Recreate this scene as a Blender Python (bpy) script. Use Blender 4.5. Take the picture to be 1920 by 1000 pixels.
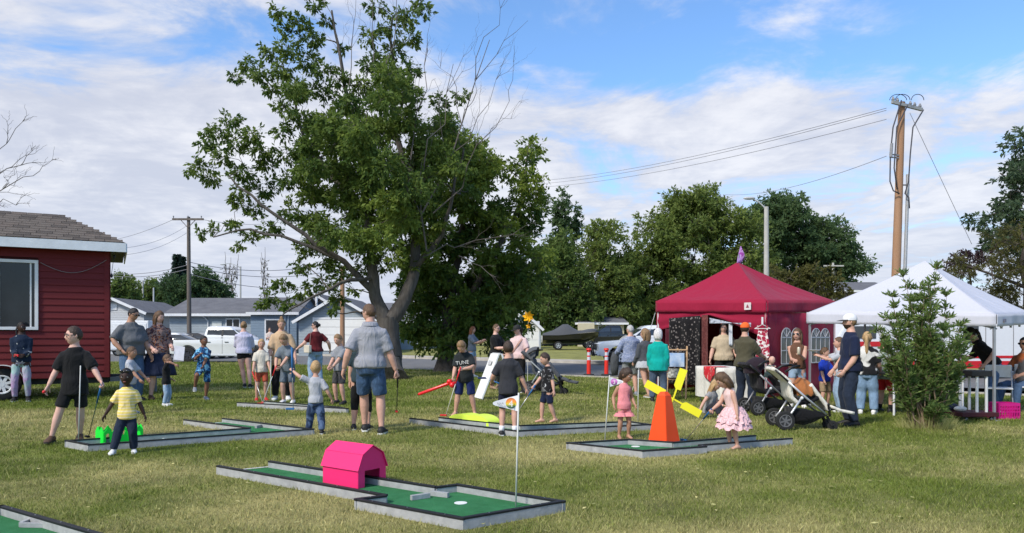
import bpy, bmesh, math, random
import numpy as np
from mathutils import Vector, Matrix, Euler, Quaternion
for o in list(bpy.data.objects): bpy.data.objects.remove(o, do_unlink=True)
scene = bpy.context.scene
COL = scene.collection
R = math.radians
# ---------------------------------------------------------------- camera
FPX, CAMH, HOR = 1387.0, 1.35, 632.0          # focal length in photo pixels, eye height, horizon row
cam_d = bpy.data.cameras.new('camera'); cam = bpy.data.objects.new('camera', cam_d); COL.objects.link(cam)
cam_d.sensor_width = 36.0; cam_d.lens = FPX/1920*36.0
cam_d.shift_y = (HOR-500.0)/1920.0
cam_d.clip_start = 0.05; cam_d.clip_end = 3000
cam.location = (0, 0, CAMH); cam.rotation_euler = (R(90), 0, 0)
scene.camera = cam
# ---------------------------------------------------------------- sky
SUN_EL, SUN_AZ = 44.0, 222.0                   # azimuth clockwise from +Y: the sun stands behind the camera, to its left
world = bpy.data.worlds.new('World'); scene.world = world; world.use_nodes = True
def build_world():
    nt = world.node_tree; N = nt.nodes; L = nt.links; N.clear()
    out = N.new('ShaderNodeOutputWorld'); bg = N.new('ShaderNodeBackground'); bg.inputs[1].default_value = 0.1
    sky = N.new('ShaderNodeTexSky'); sky.sky_type = 'NISHITA'; sky.sun_disc = False
    sky.sun_elevation = R(SUN_EL); sky.sun_rotation = R(SUN_AZ); sky.air_density = 1.0; sky.dust_density = 0.6; sky.ozone_density = 2.0
    tc = N.new('ShaderNodeTexCoord'); sep = N.new('ShaderNodeSeparateXYZ'); L.new(tc.outputs['Generated'], sep.inputs[0])
    def math_(op, a, b=None, clamp=False):
        n = N.new('ShaderNodeMath'); n.operation = op; n.use_clamp = clamp
        for i, v in enumerate((a, b)):
            if v is None: continue
            if isinstance(v, (int, float)): n.inputs[i].default_value = v
            else: L.new(v, n.inputs[i])
        return n.outputs[0]
    def sstep(v, a, b):
        n = N.new('ShaderNodeMapRange'); n.interpolation_type = 'SMOOTHSTEP'
        n.inputs[1].default_value = a; n.inputs[2].default_value = b; L.new(v, n.inputs[0]); return n.outputs[0]
    z = math_('MAXIMUM', sep.outputs[2], 0.0)
    zz = math_('ADD', z, 0.085)
    u = math_('DIVIDE', sep.outputs[0], zz); v = math_('DIVIDE', sep.outputs[1], zz)
    comb = N.new('ShaderNodeCombineXYZ'); L.new(u, comb.inputs[0]); L.new(v, comb.inputs[1])
    def noise(scale, detail, rough, off, sc=(1, 1, 1), dist=0.0, rot=0.0):
        mp = N.new('ShaderNodeMapping'); mp.inputs[1].default_value = off; mp.inputs[3].default_value = sc; mp.inputs[2].default_value = (0, 0, rot)
        L.new(comb.outputs[0], mp.inputs[0])
        n = N.new('ShaderNodeTexNoise'); n.inputs['Scale'].default_value = scale; n.inputs['Detail'].default_value = detail
        n.inputs['Roughness'].default_value = rough; n.inputs['Distortion'].default_value = dist
        L.new(mp.outputs[0], n.inputs['Vector']); return n.outputs['Fac']
    big = noise(0.62, 4, 0.55, (3.1, 7.4, 0), dist=0.3)
    mid = noise(1.75, 8, 0.62, (11.3, 2.2, 0), (1.0, 0.75, 1), 0.5, 0.5)
    fine = noise(7.0, 5, 0.6, (1.3, 9.2, 0), (0.8, 1.2, 1), 0.3)
    # the bank of cloud closes towards the horizon and to the left, it opens overhead to the right
    bank = sstep(v, 2.0, 2.55)
    left = sstep(math_('MULTIPLY', u, -1.0), -0.35, 0.7)
    cov = math_('ADD', math_('MULTIPLY', bank, 0.19), math_('MULTIPLY', left, 0.15))
    d = math_('ADD', math_('ADD', math_('MULTIPLY', big, 0.35), math_('MULTIPLY', mid, 0.75)), cov)
    d = math_('ADD', d, math_('MULTIPLY', fine, 0.10))
    mask = sstep(d, 0.60, 0.81)
    # brightness inside the cloud: bright edges and grey-lilac bellies
    shade = sstep(math_('ADD', math_('MULTIPLY', mid, 0.75), math_('MULTIPLY', fine, 0.25)), 0.38, 0.66)
    ramp = N.new('ShaderNodeMix'); ramp.data_type = 'RGBA'
    ramp.inputs['A'].default_value = (3.3, 3.45, 4.0, 1); ramp.inputs['B'].default_value = (4.8, 4.8, 5.0, 1)
    L.new(shade, ramp.inputs['Factor'])
    # sky colour: a little deeper blue than the raw model
    tint = N.new('ShaderNodeMix'); tint.data_type = 'RGBA'; tint.blend_type = 'MULTIPLY'; tint.inputs['Factor'].default_value = 1.0
    L.new(sky.outputs[0], tint.inputs['A']); tint.inputs['B'].default_value = SKY_TINT
    mx = N.new('ShaderNodeMix'); mx.data_type = 'RGBA'
    mm = math_('MULTIPLY', mask, 0.93)
    L.new(mm, mx.inputs['Factor']); L.new(tint.outputs['Result'], mx.inputs['A']); L.new(ramp.outputs['Result'], mx.inputs['B'])
    # pale haze low over the horizon
    hz = N.new('ShaderNodeMix'); hz.data_type = 'RGBA'; hf = math_('MULTIPLY', sstep(sep.outputs[2], 0.20, 0.0), 0.75)
    L.new(hf, hz.inputs['Factor']); L.new(mx.outputs['Result'], hz.inputs['A']); hz.inputs['B'].default_value = (3.25, 3.55, 4.35, 1)
    L.new(hz.outputs['Result'], bg.inputs[0]); L.new(bg.outputs[0], out.inputs[0])
SKY_TINT = (0.84, 1.07, 1.28, 1)
build_world()
sun_d = bpy.data.lights.new('sun', 'SUN'); sun_d.energy = 2.05; sun_d.angle = R(9); sun_d.color = (1.0, 0.94, 0.85)
sun = bpy.data.objects.new('sun', sun_d); COL.objects.link(sun)
_a = R(SUN_AZ); _e = R(SUN_EL)
_to = Vector((math.sin(_a)*math.cos(_e), math.cos(_a)*math.cos(_e), math.sin(_e)))
sun.rotation_euler = (-_to).to_track_quat('-Z', 'Y').to_euler(); sun.location = _to*60
scene.view_settings.view_transform = 'Standard'; scene.view_settings.look = 'None'
scene.view_settings.exposure = 0.95; scene.view_settings.gamma = 1.0; scene.view_settings.use_curve_mapping = False
# ---------------------------------------------------------------- pixels to places
def G(px, py, z=0.0):
    d = FPX*(CAMH-z)/(py-HOR); return Vector(((px-960.0)/FPX*d, d, z))
def P(px, py, d):
    return Vector(((px-960.0)/FPX*d, d, CAMH-(py-HOR)*d/FPX))
# ---------------------------------------------------------------- materials
MATS = {}
def mat(name, rgb=(.5, .5, .5), rough=.7, var=.12, scale=9.0, bump=0.0, bscale=60.0, metal=0.0, spec=.35, rgb2=None, detail=5, coat=0.0, sheen=0.0, trans=0.0, stretch=None, tcn='Object', emit=0.0, wear=0.0):
    if name in MATS: return MATS[name]
    m = bpy.data.materials.new(name); m.use_nodes = True; MATS[name] = m
    nt = m.node_tree; N = nt.nodes; L = nt.links
    b = N['Principled BSDF']; b.inputs['Roughness'].default_value = rough; b.inputs['Metallic'].default_value = metal
    b.inputs['Specular IOR Level'].default_value = spec
    if coat: b.inputs['Coat Weight'].default_value = coat; b.inputs['Coat Roughness'].default_value = .08
    if sheen: b.inputs['Sheen Weight'].default_value = sheen
    if trans: b.inputs['Transmission Weight'].default_value = trans
    tc = N.new('ShaderNodeTexCoord'); src = tc.outputs[tcn]
    if stretch:
        mp = N.new('ShaderNodeMapping'); mp.inputs[3].default_value = stretch; L.new(src, mp.inputs[0]); src = mp.outputs[0]
    n = N.new('ShaderNodeTexNoise'); n.inputs['Scale'].default_value = scale; n.inputs['Detail'].default_value = detail; n.inputs['Roughness'].default_value = .6
    L.new(src, n.inputs['Vector'])
    rp = N.new('ShaderNodeMapRange'); rp.inputs[1].default_value = .3; rp.inputs[2].default_value = .7; L.new(n.outputs['Fac'], rp.inputs[0])
    mx = N.new('ShaderNodeMix'); mx.data_type = 'RGBA'; L.new(rp.outputs[0], mx.inputs['Factor'])
    c2 = rgb2 if rgb2 else tuple(min(1, c*(1+var)) for c in rgb)
    mx.inputs['A'].default_value = tuple(c*(1-var) for c in rgb)+(1,) if not rgb2 else tuple(rgb)+(1,)
    mx.inputs['B'].default_value = tuple(c2)+(1,)
    L.new(mx.outputs['Result'], b.inputs['Base Color'])
    if bump:
        bn = N.new('ShaderNodeTexNoise'); bn.inputs['Scale'].default_value = bscale; bn.inputs['Detail'].default_value = 3
        L.new(src, bn.inputs['Vector'])
        bp = N.new('ShaderNodeBump'); bp.inputs['Strength'].default_value = bump; bp.inputs['Distance'].default_value = .02
        L.new(bn.outputs['Fac'], bp.inputs['Height']); L.new(bp.outputs[0], b.inputs['Normal'])
    return m
def fabric(name, rgb, var=.10, wr=.55, ws=9.0, rough=.9, pattern=None):
    """cloth: soft folds as relief, fine weave, optional woven / printed pattern (a function adding nodes)"""
    if name in MATS: return MATS[name]
    m = bpy.data.materials.new(name); m.use_nodes = True; MATS[name] = m
    nt = m.node_tree; N = nt.nodes; L = nt.links; b = N['Principled BSDF']
    b.inputs['Roughness'].default_value = rough; b.inputs['Specular IOR Level'].default_value = .15; b.inputs['Sheen Weight'].default_value = .08
    tc = N.new('ShaderNodeTexCoord')
    mp = N.new('ShaderNodeMapping'); mp.inputs[3].default_value = (1, 1, .55); mp.inputs[2].default_value = (.3, .5, .2); L.new(tc.outputs['Object'], mp.inputs[0])
    n = N.new('ShaderNodeTexNoise'); n.inputs['Scale'].default_value = 30; n.inputs['Detail'].default_value = 6; L.new(mp.outputs[0], n.inputs['Vector'])
    mx = N.new('ShaderNodeMix'); mx.data_type = 'RGBA'; L.new(n.outputs['Fac'], mx.inputs['Factor'])
    mx.inputs['A'].default_value = tuple(c*(1-var*1.6) for c in rgb)+(1,); mx.inputs['B'].default_value = tuple(min(1, c*(1+var*1.6)) for c in rgb)+(1,)
    col = mx.outputs['Result']
    if pattern: col = pattern(N, L, tc, col)
    L.new(col, b.inputs['Base Color'])
    w = N.new('ShaderNodeTexNoise'); w.inputs['Scale'].default_value = ws; w.inputs['Detail'].default_value = 2.5; w.inputs['Distortion'].default_value = .9
    L.new(mp.outputs[0], w.inputs['Vector'])
    bp = N.new('ShaderNodeBump'); bp.inputs['Strength'].default_value = wr; bp.inputs['Distance'].default_value = .05
    L.new(w.outputs['Fac'], bp.inputs['Height']); L.new(bp.outputs[0], b.inputs['Normal'])
    return m
def pat_stripes(rgb, scale, axis=2, thick=.5):
    def f(N, L, tc, col):
        s = N.new('ShaderNodeSeparateXYZ'); L.new(tc.outputs['Object'], s.inputs[0])
        a = N.new('ShaderNodeMath'); a.operation = 'MULTIPLY'; a.inputs[1].default_value = scale; L.new(s.outputs[axis], a.inputs[0])
        fr = N.new('ShaderNodeMath'); fr.operation = 'FRACT'; L.new(a.outputs[0], fr.inputs[0])
        g = N.new('ShaderNodeMath'); g.operation = 'GREATER_THAN'; g.inputs[1].default_value = thick; L.new(fr.outputs[0], g.inputs[0])
        m = N.new('ShaderNodeMix'); m.data_type = 'RGBA'; L.new(g.outputs[0], m.inputs['Factor']); L.new(col, m.inputs['A']); m.inputs['B'].default_value = tuple(rgb)+(1,)
        return m.outputs['Result']
    return f
def pat_blobs(rgb, scale, th=.55, soft=.03, rgb2=None, stretch=(1, 1, 1), kind='noise'):
    def f(N, L, tc, col):
        mp = N.new('ShaderNodeMapping'); mp.inputs[3].default_value = stretch; L.new(tc.outputs['Object'], mp.inputs[0])
        if kind == 'noise':
            n = N.new('ShaderNodeTexNoise'); n.inputs['Scale'].default_value = scale; n.inputs['Detail'].default_value = 2; n.inputs['Distortion'].default_value = .8; o = n.outputs['Fac']
        else:
            n = N.new('ShaderNodeTexVoronoi'); n.inputs['Scale'].default_value = scale; o = n.outputs['Distance']
        L.new(mp.outputs[0], n.inputs['Vector'])
        r = N.new('ShaderNodeMapRange'); r.inputs[1].default_value = th-soft; r.inputs[2].default_value = th+soft; L.new(o, r.inputs[0])
        m = N.new('ShaderNodeMix'); m.data_type = 'RGBA'; L.new(r.outputs[0], m.inputs['Factor']); L.new(col, m.inputs['A']); m.inputs['B'].default_value = tuple(rgb)+(1,)
        res = m.outputs['Result']
        if rgb2:
            n2 = N.new('ShaderNodeTexNoise'); n2.inputs['Scale'].default_value = scale*1.7; n2.inputs['Detail'].default_value = 1; n2.inputs['Distortion'].default_value = 1; L.new(mp.outputs[0], n2.inputs['Vector'])
            r2 = N.new('ShaderNodeMapRange'); r2.inputs[1].default_value = .56; r2.inputs[2].default_value = .6; L.new(n2.outputs['Fac'], r2.inputs[0])
            m2 = N.new('ShaderNodeMix'); m2.data_type = 'RGBA'; L.new(r2.outputs[0], m2.inputs['Factor']); L.new(res, m2.inputs['A']); m2.inputs['B'].default_value = tuple(rgb2)+(1,)
            res = m2.outputs['Result']
        return res
    return f
def glass(name='window_glass', rgb=(.014, .017, .02)):
    if name in MATS: return MATS[name]
    m = mat(name, rgb, rough=.08, var=.5, scale=1.2, spec=.45); return m
# ---------------------------------------------------------------- mesh builder
class MB:
    def __init__(s): s.v = []; s.f = []; s.m = []; s.mi = 0
    def add(s, vs, fs):
        b = len(s.v); s.v.extend([tuple(x) for x in vs]); s.f.extend([tuple(i+b for i in f) for f in fs]); s.m.extend([s.mi]*len(fs)); return s
    def box(s, c, size, rot=None):
        c = Vector(c); hx, hy, hz = [q/2 for q in size]
        vs = [Vector((x, y, z)) for z in (-hz, hz) for y in (-hy, hy) for x in (-hx, hx)]
        if rot is not None:
            if not isinstance(rot, (Matrix, Quaternion)): rot = Euler(rot).to_matrix()
            vs = [rot @ q if isinstance(rot, Quaternion) else rot.to_3x3() @ q for q in vs]
        return s.add([q+c for q in vs], [(0, 2, 3, 1), (4, 5, 7, 6), (0, 1, 5, 4), (2, 6, 7, 3), (0, 4, 6, 2), (1, 3, 7, 5)])
    def bar(s, a, b, w, h, up=(0, 0, 1)):
        """box from a to b with width w and height h"""
        a = Vector(a); b = Vector(b); d = (b-a); l = d.length; d.normalize()
        u = Vector(up); x = d.cross(u)
        if x.length < 1e-5: x = d.cross(Vector((1, 0, 0)))
        x.normalize(); y = x.cross(d)
        vs = []
        for q in (a, b):
            for sx, sy in ((-1, -1), (1, -1), (1, 1), (-1, 1)): vs.append(q+x*sx*w/2+y*sy*h/2)
        return s.add(vs, [(0, 1, 2, 3), (7, 6, 5, 4), (0, 4, 5, 1), (1, 5, 6, 2), (2, 6, 7, 3), (3, 7, 4, 0)])
    def tube(s, pts, rad, n=8, caps=True, flat=None):
        pts = [Vector(p) for p in pts]
        if isinstance(rad, (int, float)): rad = [rad]*len(pts)
        b = len(s.v); ref = None
        for i, p in enumerate(pts):
            t = (pts[min(i+1, len(pts)-1)]-pts[max(i-1, 0)])
            if t.length < 1e-9: t = Vector((0, 0, 1))
            t.normalize()
            if ref is None:
                ref = Vector((0, 1, 0)) if abs(t.y) < .9 else Vector((1, 0, 0))
            x = t.cross(ref)
            if x.length < 1e-5: x = t.cross(Vector((1, .3, 0)))
            x.normalize(); y = x.cross(t); ref = y.copy() if False else ref
            rr = rad[i]; rx, ry = rr if isinstance(rr, (tuple, list)) else (rr, rr)
            for k in range(n):
                a = 2*math.pi*k/n; s.v.append(tuple(p+x*math.cos(a)*rx+y*math.sin(a)*ry))
        fs = []
        for i in range(len(pts)-1):
            for k in range(n):
                k2 = (k+1) % n; fs.append((b+i*n+k, b+i*n+k2, b+(i+1)*n+k2, b+(i+1)*n+k))
        if caps:
            fs.append(tuple(b+k for k in range(n))[::-1]); fs.append(tuple(b+(len(pts)-1)*n+k for k in range(n)))
        s.f.extend(fs); s.m.extend([s.mi]*len(fs)); return s
    def loft(s, rings, caps=True):
        b = len(s.v); n = len(rings[0])
        for r in rings: s.v.extend([tuple(q) for q in r])
        fs = []
        for i in range(len(rings)-1):
            for k in range(n):
                k2 = (k+1) % n; fs.append((b+i*n+k, b+i*n+k2, b+(i+1)*n+k2, b+(i+1)*n+k))
        if caps:
            fs.append(tuple(b+k for k in range(n))[::-1]); fs.append(tuple(b+(len(rings)-1)*n+k for k in range(n)))
        s.f.extend(fs); s.m.extend([s.mi]*len(fs)); return s
    def ell(s, c, r, nu=12, nv=8, rot=None):
        c = Vector(c); vs = []; fs = []
        rx, ry, rz = r if isinstance(r, (tuple, list)) else (r, r, r)
        for j in range(1, nv):
            t = math.pi*j/nv
            for i in range(nu):
                a = 2*math.pi*i/nu; q = Vector((rx*math.sin(t)*math.cos(a), ry*math.sin(t)*math.sin(a), rz*math.cos(t)))
                if rot is not None: q = rot @ q
                vs.append(q+c)
        top = Vector((0, 0, rz)); bot = Vector((0, 0, -rz))
        if rot is not None: top = rot @ top; bot = rot @ bot
        vs += [top+c, bot+c]; T = len(vs)-2; B = T+1
        for j in range(nv-2):
            for i in range(nu):
                i2 = (i+1) % nu; fs.append((j*nu+i, (j+1)*nu+i, (j+1)*nu+i2, j*nu+i2))
        for i in range(nu):
            i2 = (i+1) % nu; fs.append((T, i, i2)); fs.append((B, (nv-2)*nu+i2, (nv-2)*nu+i))
        return s.add(vs, fs)
    def prism(s, poly, z0, z1):
        n = len(poly)
        vs = [(p[0], p[1], z0) for p in poly]+[(p[0], p[1], z1) for p in poly]
        fs = [tuple(range(n))[::-1], tuple(range(n, 2*n))]+[(i, (i+1) % n, n+(i+1) % n, n+i) for i in range(n)]
        return s.add(vs, fs)
    def extrude(s, poly, mtx, depth):
        """polygon in local xy, thickness along local z centred, placed by 4x4 mtx"""
        n = len(poly)
        vs = [mtx @ Vector((p[0], p[1], -depth/2)) for p in poly]+[mtx @ Vector((p[0], p[1], depth/2)) for p in poly]
        fs = [tuple(range(n))[::-1], tuple(range(n, 2*n))]+[(i, (i+1) % n, n+(i+1) % n, n+i) for i in range(n)]
        return s.add(vs, fs)
    def torus(s, c, axis, R0, r0, n=24, k=8):
        c = Vector(c); ax = Vector(axis).normalized(); x = ax.orthogonal().normalized(); y = ax.cross(x); vs = []; fs = []
        for i in range(n):
            a = 2*math.pi*i/n; d = x*math.cos(a)+y*math.sin(a)
            for j in range(k):
                b = 2*math.pi*j/k; vs.append(c+d*(R0+r0*math.cos(b))+ax*r0*math.sin(b))
        for i in range(n):
            for j in range(k):
                fs.append((i*k+j, ((i+1) % n)*k+j, ((i+1) % n)*k+(j+1) % k, i*k+(j+1) % k))
        return s.add(vs, fs)
    def quad(s, a, b, c, d): return s.add([a, b, c, d], [(0, 1, 2, 3)])
    def mesh(s, name='m'):
        me = bpy.data.meshes.new(name); me.from_pydata(s.v, [], s.f); me.update(); return me
def link(name, me, mats, parent=None, smooth=False, inv=None):
    o = bpy.data.objects.new(name, me); COL.objects.link(o)
    if mats is not None:
        for m in (mats if isinstance(mats, (list, tuple)) else [mats]): me.materials.append(m)
    if smooth: me.shade_smooth()
    if parent is not None:
        o.parent = parent
        if inv is not None: o.matrix_parent_inverse = inv
    return o
def obj(name, mb, mats, parent=None, smooth=False, bevel=0.0, auto=None, inv=None):
    me = mb.mesh(name)
    if bevel or True:
        bm = bmesh.new(); bm.from_mesh(me)
        bmesh.ops.recalc_face_normals(bm, faces=bm.faces)
        if bevel: 
            es = [e for e in bm.edges if e.is_manifold and e.calc_face_angle(0) > .6]
            bmesh.ops.bevel(bm, geom=es, offset=bevel, segments=2, profile=.6, affect='EDGES', clamp_overlap=True)
        bm.to_mesh(me); bm.free()
    if any(mb.m) and not bevel: me.polygons.foreach_set('material_index', mb.m)
    o = link(name, me, mats, parent, smooth, inv)
    if auto is not None:
        me.shade_smooth(); me.set_sharp_from_angle(angle=R(auto))
    return o
def tag(o, label=None, cat=None, group=None, kind=None):
    if label: o['label'] = label
    if cat: o['category'] = cat
    if group: o['group'] = group
    if kind: o['kind'] = kind
    return o
def thing(name, label, cat, loc=(0, 0, 0), rz=0.0, group=None):
    o = bpy.data.objects.new(name, None); COL.objects.link(o); o.location = loc; o.rotation_euler = (0, 0, rz); o.empty_display_size = .1
    return tag(o, label, cat, group)
def W(root):      # parent inverse so that world coordinates can be used for the children of an unrotated root
    return Matrix.Translation(-Vector(root.location)) if not any(root.rotation_euler) else (Matrix.Translation(Vector(root.location)) @ root.rotation_euler.to_matrix().to_4x4()).inverted()
rng = np.random.default_rng(7); random.seed(7)
# ================================================================ value noise shared by lawn colour and grass blades
_perm = rng.random((64, 64))
def vnoise(x, y, s):
    x = np.asarray(x)*s; y = np.asarray(y)*s
    xi = np.floor(x).astype(int); yi = np.floor(y).astype(int); fx = x-xi; fy = y-yi
    fx = fx*fx*(3-2*fx); fy = fy*fy*(3-2*fy)
    g = lambda a, b: _perm[a % 64, b % 64]
    return (g(xi, yi)*(1-fx)+g(xi+1, yi)*fx)*(1-fy)+(g(xi, yi+1)*(1-fx)+g(xi+1, yi+1)*fx)*fy
def dryness(x, y):
    n = .5*vnoise(x+3.3, y*1.5, .45)+.3*vnoise(x, y*1.4+9, 1.3)+.2*vnoise(x+31, y*1.3, 4.1)
    n = n+.20*np.exp(-((x+2.0)**2/1.6+(y-5.4)**2/1.2))+.22*np.exp(-((x-.6)**2/1.2+(y-8.0)**2/.25))
    n = n+.15*np.exp(-((x-2.6)**2/3+(y-5.2)**2/.8))-.30*np.exp(-((x-3.6)**2/1.5+(y-8.3)**2/1.2))-.15*np.exp(-((x+6)**2/3+(y-7)**2/1))
    n = n-.01-.20*np.clip((y-11.5)/6, 0, 1)
    return np.clip((n-.28)/.44, 0, 1)
def grass_mat(name, blades):
    m = bpy.data.materials.new(name); m.use_nodes = True; nt = m.node_tree; N = nt.nodes; L = nt.links; b = N['Principled BSDF']
    b.inputs['Roughness'].default_value = .75; b.inputs['Specular IOR Level'].default_value = .2
    at = N.new('ShaderNodeAttribute'); at.attribute_name = 'tone'
    sp = N.new('ShaderNodeSeparateColor'); L.new(at.outputs['Color'], sp.inputs[0])
    mx = N.new('ShaderNodeMix'); mx.data_type = 'RGBA'; L.new(sp.outputs[0], mx.inputs['Factor'])
    mx.inputs['A'].default_value = (.175, .235, .032, 1) if blades else (.122, .155, .024, 1)
    mx.inputs['B'].default_value = (.58, .52, .235, 1) if blades else (.37, .325, .14, 1)
    mu = N.new('ShaderNodeMix'); mu.data_type = 'RGBA'; mu.blend_type = 'MULTIPLY'; mu.inputs['Factor'].default_value = 1
    L.new(mx.outputs['Result'], mu.inputs['A'])
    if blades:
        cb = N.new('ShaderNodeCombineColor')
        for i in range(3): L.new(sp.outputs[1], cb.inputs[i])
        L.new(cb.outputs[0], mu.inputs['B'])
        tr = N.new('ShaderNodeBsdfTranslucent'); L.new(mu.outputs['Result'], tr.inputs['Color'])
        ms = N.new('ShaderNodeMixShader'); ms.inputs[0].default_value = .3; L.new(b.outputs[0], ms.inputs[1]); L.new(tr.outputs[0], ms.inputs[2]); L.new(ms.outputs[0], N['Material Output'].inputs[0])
    else:
        tc = N.new('ShaderNodeTexCoord'); n = N.new('ShaderNodeTexNoise'); n.inputs['Scale'].default_value = 34; n.inputs['Detail'].default_value = 8; n.inputs['Roughness'].default_value = .7
        L.new(tc.outputs['Object'], n.inputs['Vector'])
        n2 = N.new('ShaderNodeTexNoise'); n2.inputs['Scale'].default_value = 1.1; n2.inputs['Detail'].default_value = 6; L.new(tc.outputs['Object'], n2.inputs['Vector'])
        ad = N.new('ShaderNodeMath'); ad.operation = 'ADD'; L.new(n.outputs['Fac'], ad.inputs[0]); L.new(n2.outputs['Fac'], ad.inputs[1])
        rp = N.new('ShaderNodeValToRGB'); rp.color_ramp.elements[0].position = .36; rp.color_ramp.elements[0].color = (.55, .55, .5, 1); rp.color_ramp.elements[1].position = .64; rp.color_ramp.elements[1].color = (1.5, 1.45, 1.3, 1)
        hv = N.new('ShaderNodeMath'); hv.operation = 'MULTIPLY'; hv.inputs[1].default_value = .5; L.new(ad.outputs[0], hv.inputs[0]); L.new(hv.outputs[0], rp.inputs[0])
        L.new(rp.outputs[0], mu.inputs['B'])
        bp = N.new('ShaderNodeBump'); bp.inputs['Strength'].default_value = .9; bp.inputs['Distance'].default_value = .03; L.new(n.outputs['Fac'], bp.inputs['Height']); L.new(bp.outputs[0], b.inputs['Normal'])
    L.new(mu.outputs['Result'], b.inputs['Base Color'])
    return m
GR = grass_mat('lawn_turf', False)
def sheet(name, poly, z, m):
    mb = MB(); mb.add([(p[0], p[1], z if len(p) < 3 else p[2]) for p in poly], [tuple(range(len(poly)))])
    o = obj(name, mb, m); tag(o, kind='structure'); return o
# lawn: one sheet, finely divided near the camera so that it can carry the dry and green patches
def lawn():
    xs = np.concatenate([[-1500, -300, -80, -40], np.arange(-26, 26.01, .3), [40, 80, 300, 1500]])
    ys = np.concatenate([[-600, -60, -10], np.arange(2.4, 42, .3), [60, 120, 400, 2500]])
    X, Y = np.meshgrid(xs, ys); nx, ny = len(xs), len(ys)
    v = np.stack([X.ravel(), Y.ravel(), np.zeros(X.size)], 1)
    i = np.arange(nx*ny).reshape(ny, nx)
    f = np.stack([i[:-1, :-1], i[:-1, 1:], i[1:, 1:], i[1:, :-1]], -1).reshape(-1, 4)
    me = bpy.data.meshes.new('lawn'); me.from_pydata(v.tolist(), [], f.tolist())
    a = me.color_attributes.new('tone', 'FLOAT_COLOR', 'POINT')
    c = np.ones((len(v), 4), np.float32); c[:, 0] = dryness(v[:, 0], v[:, 1])*.9; a.data.foreach_set('color', c.ravel())
    o = link('lawn', me, GR); tag(o, kind='structure')
lawn()
# the street crosses behind the lawn on a diagonal
T = Vector((.75, -.66)); T.normalize(); NN = Vector((-T.y, T.x))
def RD(s, n, z=0.0): q = T*s+NN*n; return (q.x, q.y, z)
asphalt = mat('asphalt', (.115, .115, .118), .9, .18, 1.3, .35, 90, rgb2=(.165, .163, .16))
concrete = mat('concrete', (.42, .39, .34), .9, .15, 3.0, .3, 50)
NEAR, FAR = 20.5, 30.4
near_line = [RD(60, NEAR), RD(-16.5, NEAR)]
left_arm = [(-15.5, 39.6), (-26, 41.0), (-140, 52)]
sheet('road', [RD(60, NEAR), RD(-22.5, NEAR), (-15.5, 39.9), (-26, 41.2), (-140, 53), (-140, 120), RD(-75, FAR), RD(60, FAR)], .004, asphalt)
def strip(name, s0, s1, n0, n1, z0, z1, m):
    mb = MB(); mb.prism([RD(s0, n0), RD(s1, n0), RD(s1, n1), RD(s0, n1)], z0, z1); o = obj(name, mb, m); tag(o, kind='structure'); return o
strip('kerb_near', -22.5, 60, NEAR-.16, NEAR, 0, .045, concrete)
strip('kerb_far', -75, 60, FAR, FAR+.3, 0, .13, concrete)
strip('sidewalk', -75, 60, FAR+.3, FAR+1.9, 0, .126, mat('sidewalk_concrete', (.40, .36, .31), .9, .18, 1.2, .3, 40))
def far_lot():
    mb = MB()
    prof = [(FAR+1.9, .06), (FAR+2.4, .13), (FAR+9, .32), (FAR+16, .40), (FAR+300, .42)]
    for (n0, z0), (n1, z1) in zip(prof, prof[1:]):
        mb.add([RD(-200, n0, z0), RD(160, n0, z0), RD(160, n1, z1), RD(-200, n1, z1)], [(0, 1, 2, 3)])
    me = mb.mesh('far_lawn'); a = me.color_attributes.new('tone', 'FLOAT_COLOR', 'POINT')
    a.data.foreach_set('color', np.tile([.42, 1, 1, 1], len(me.vertices)).astype(np.float32))
    tag(link('far_lawn', me, GR), kind='structure')
far_lot()
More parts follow.
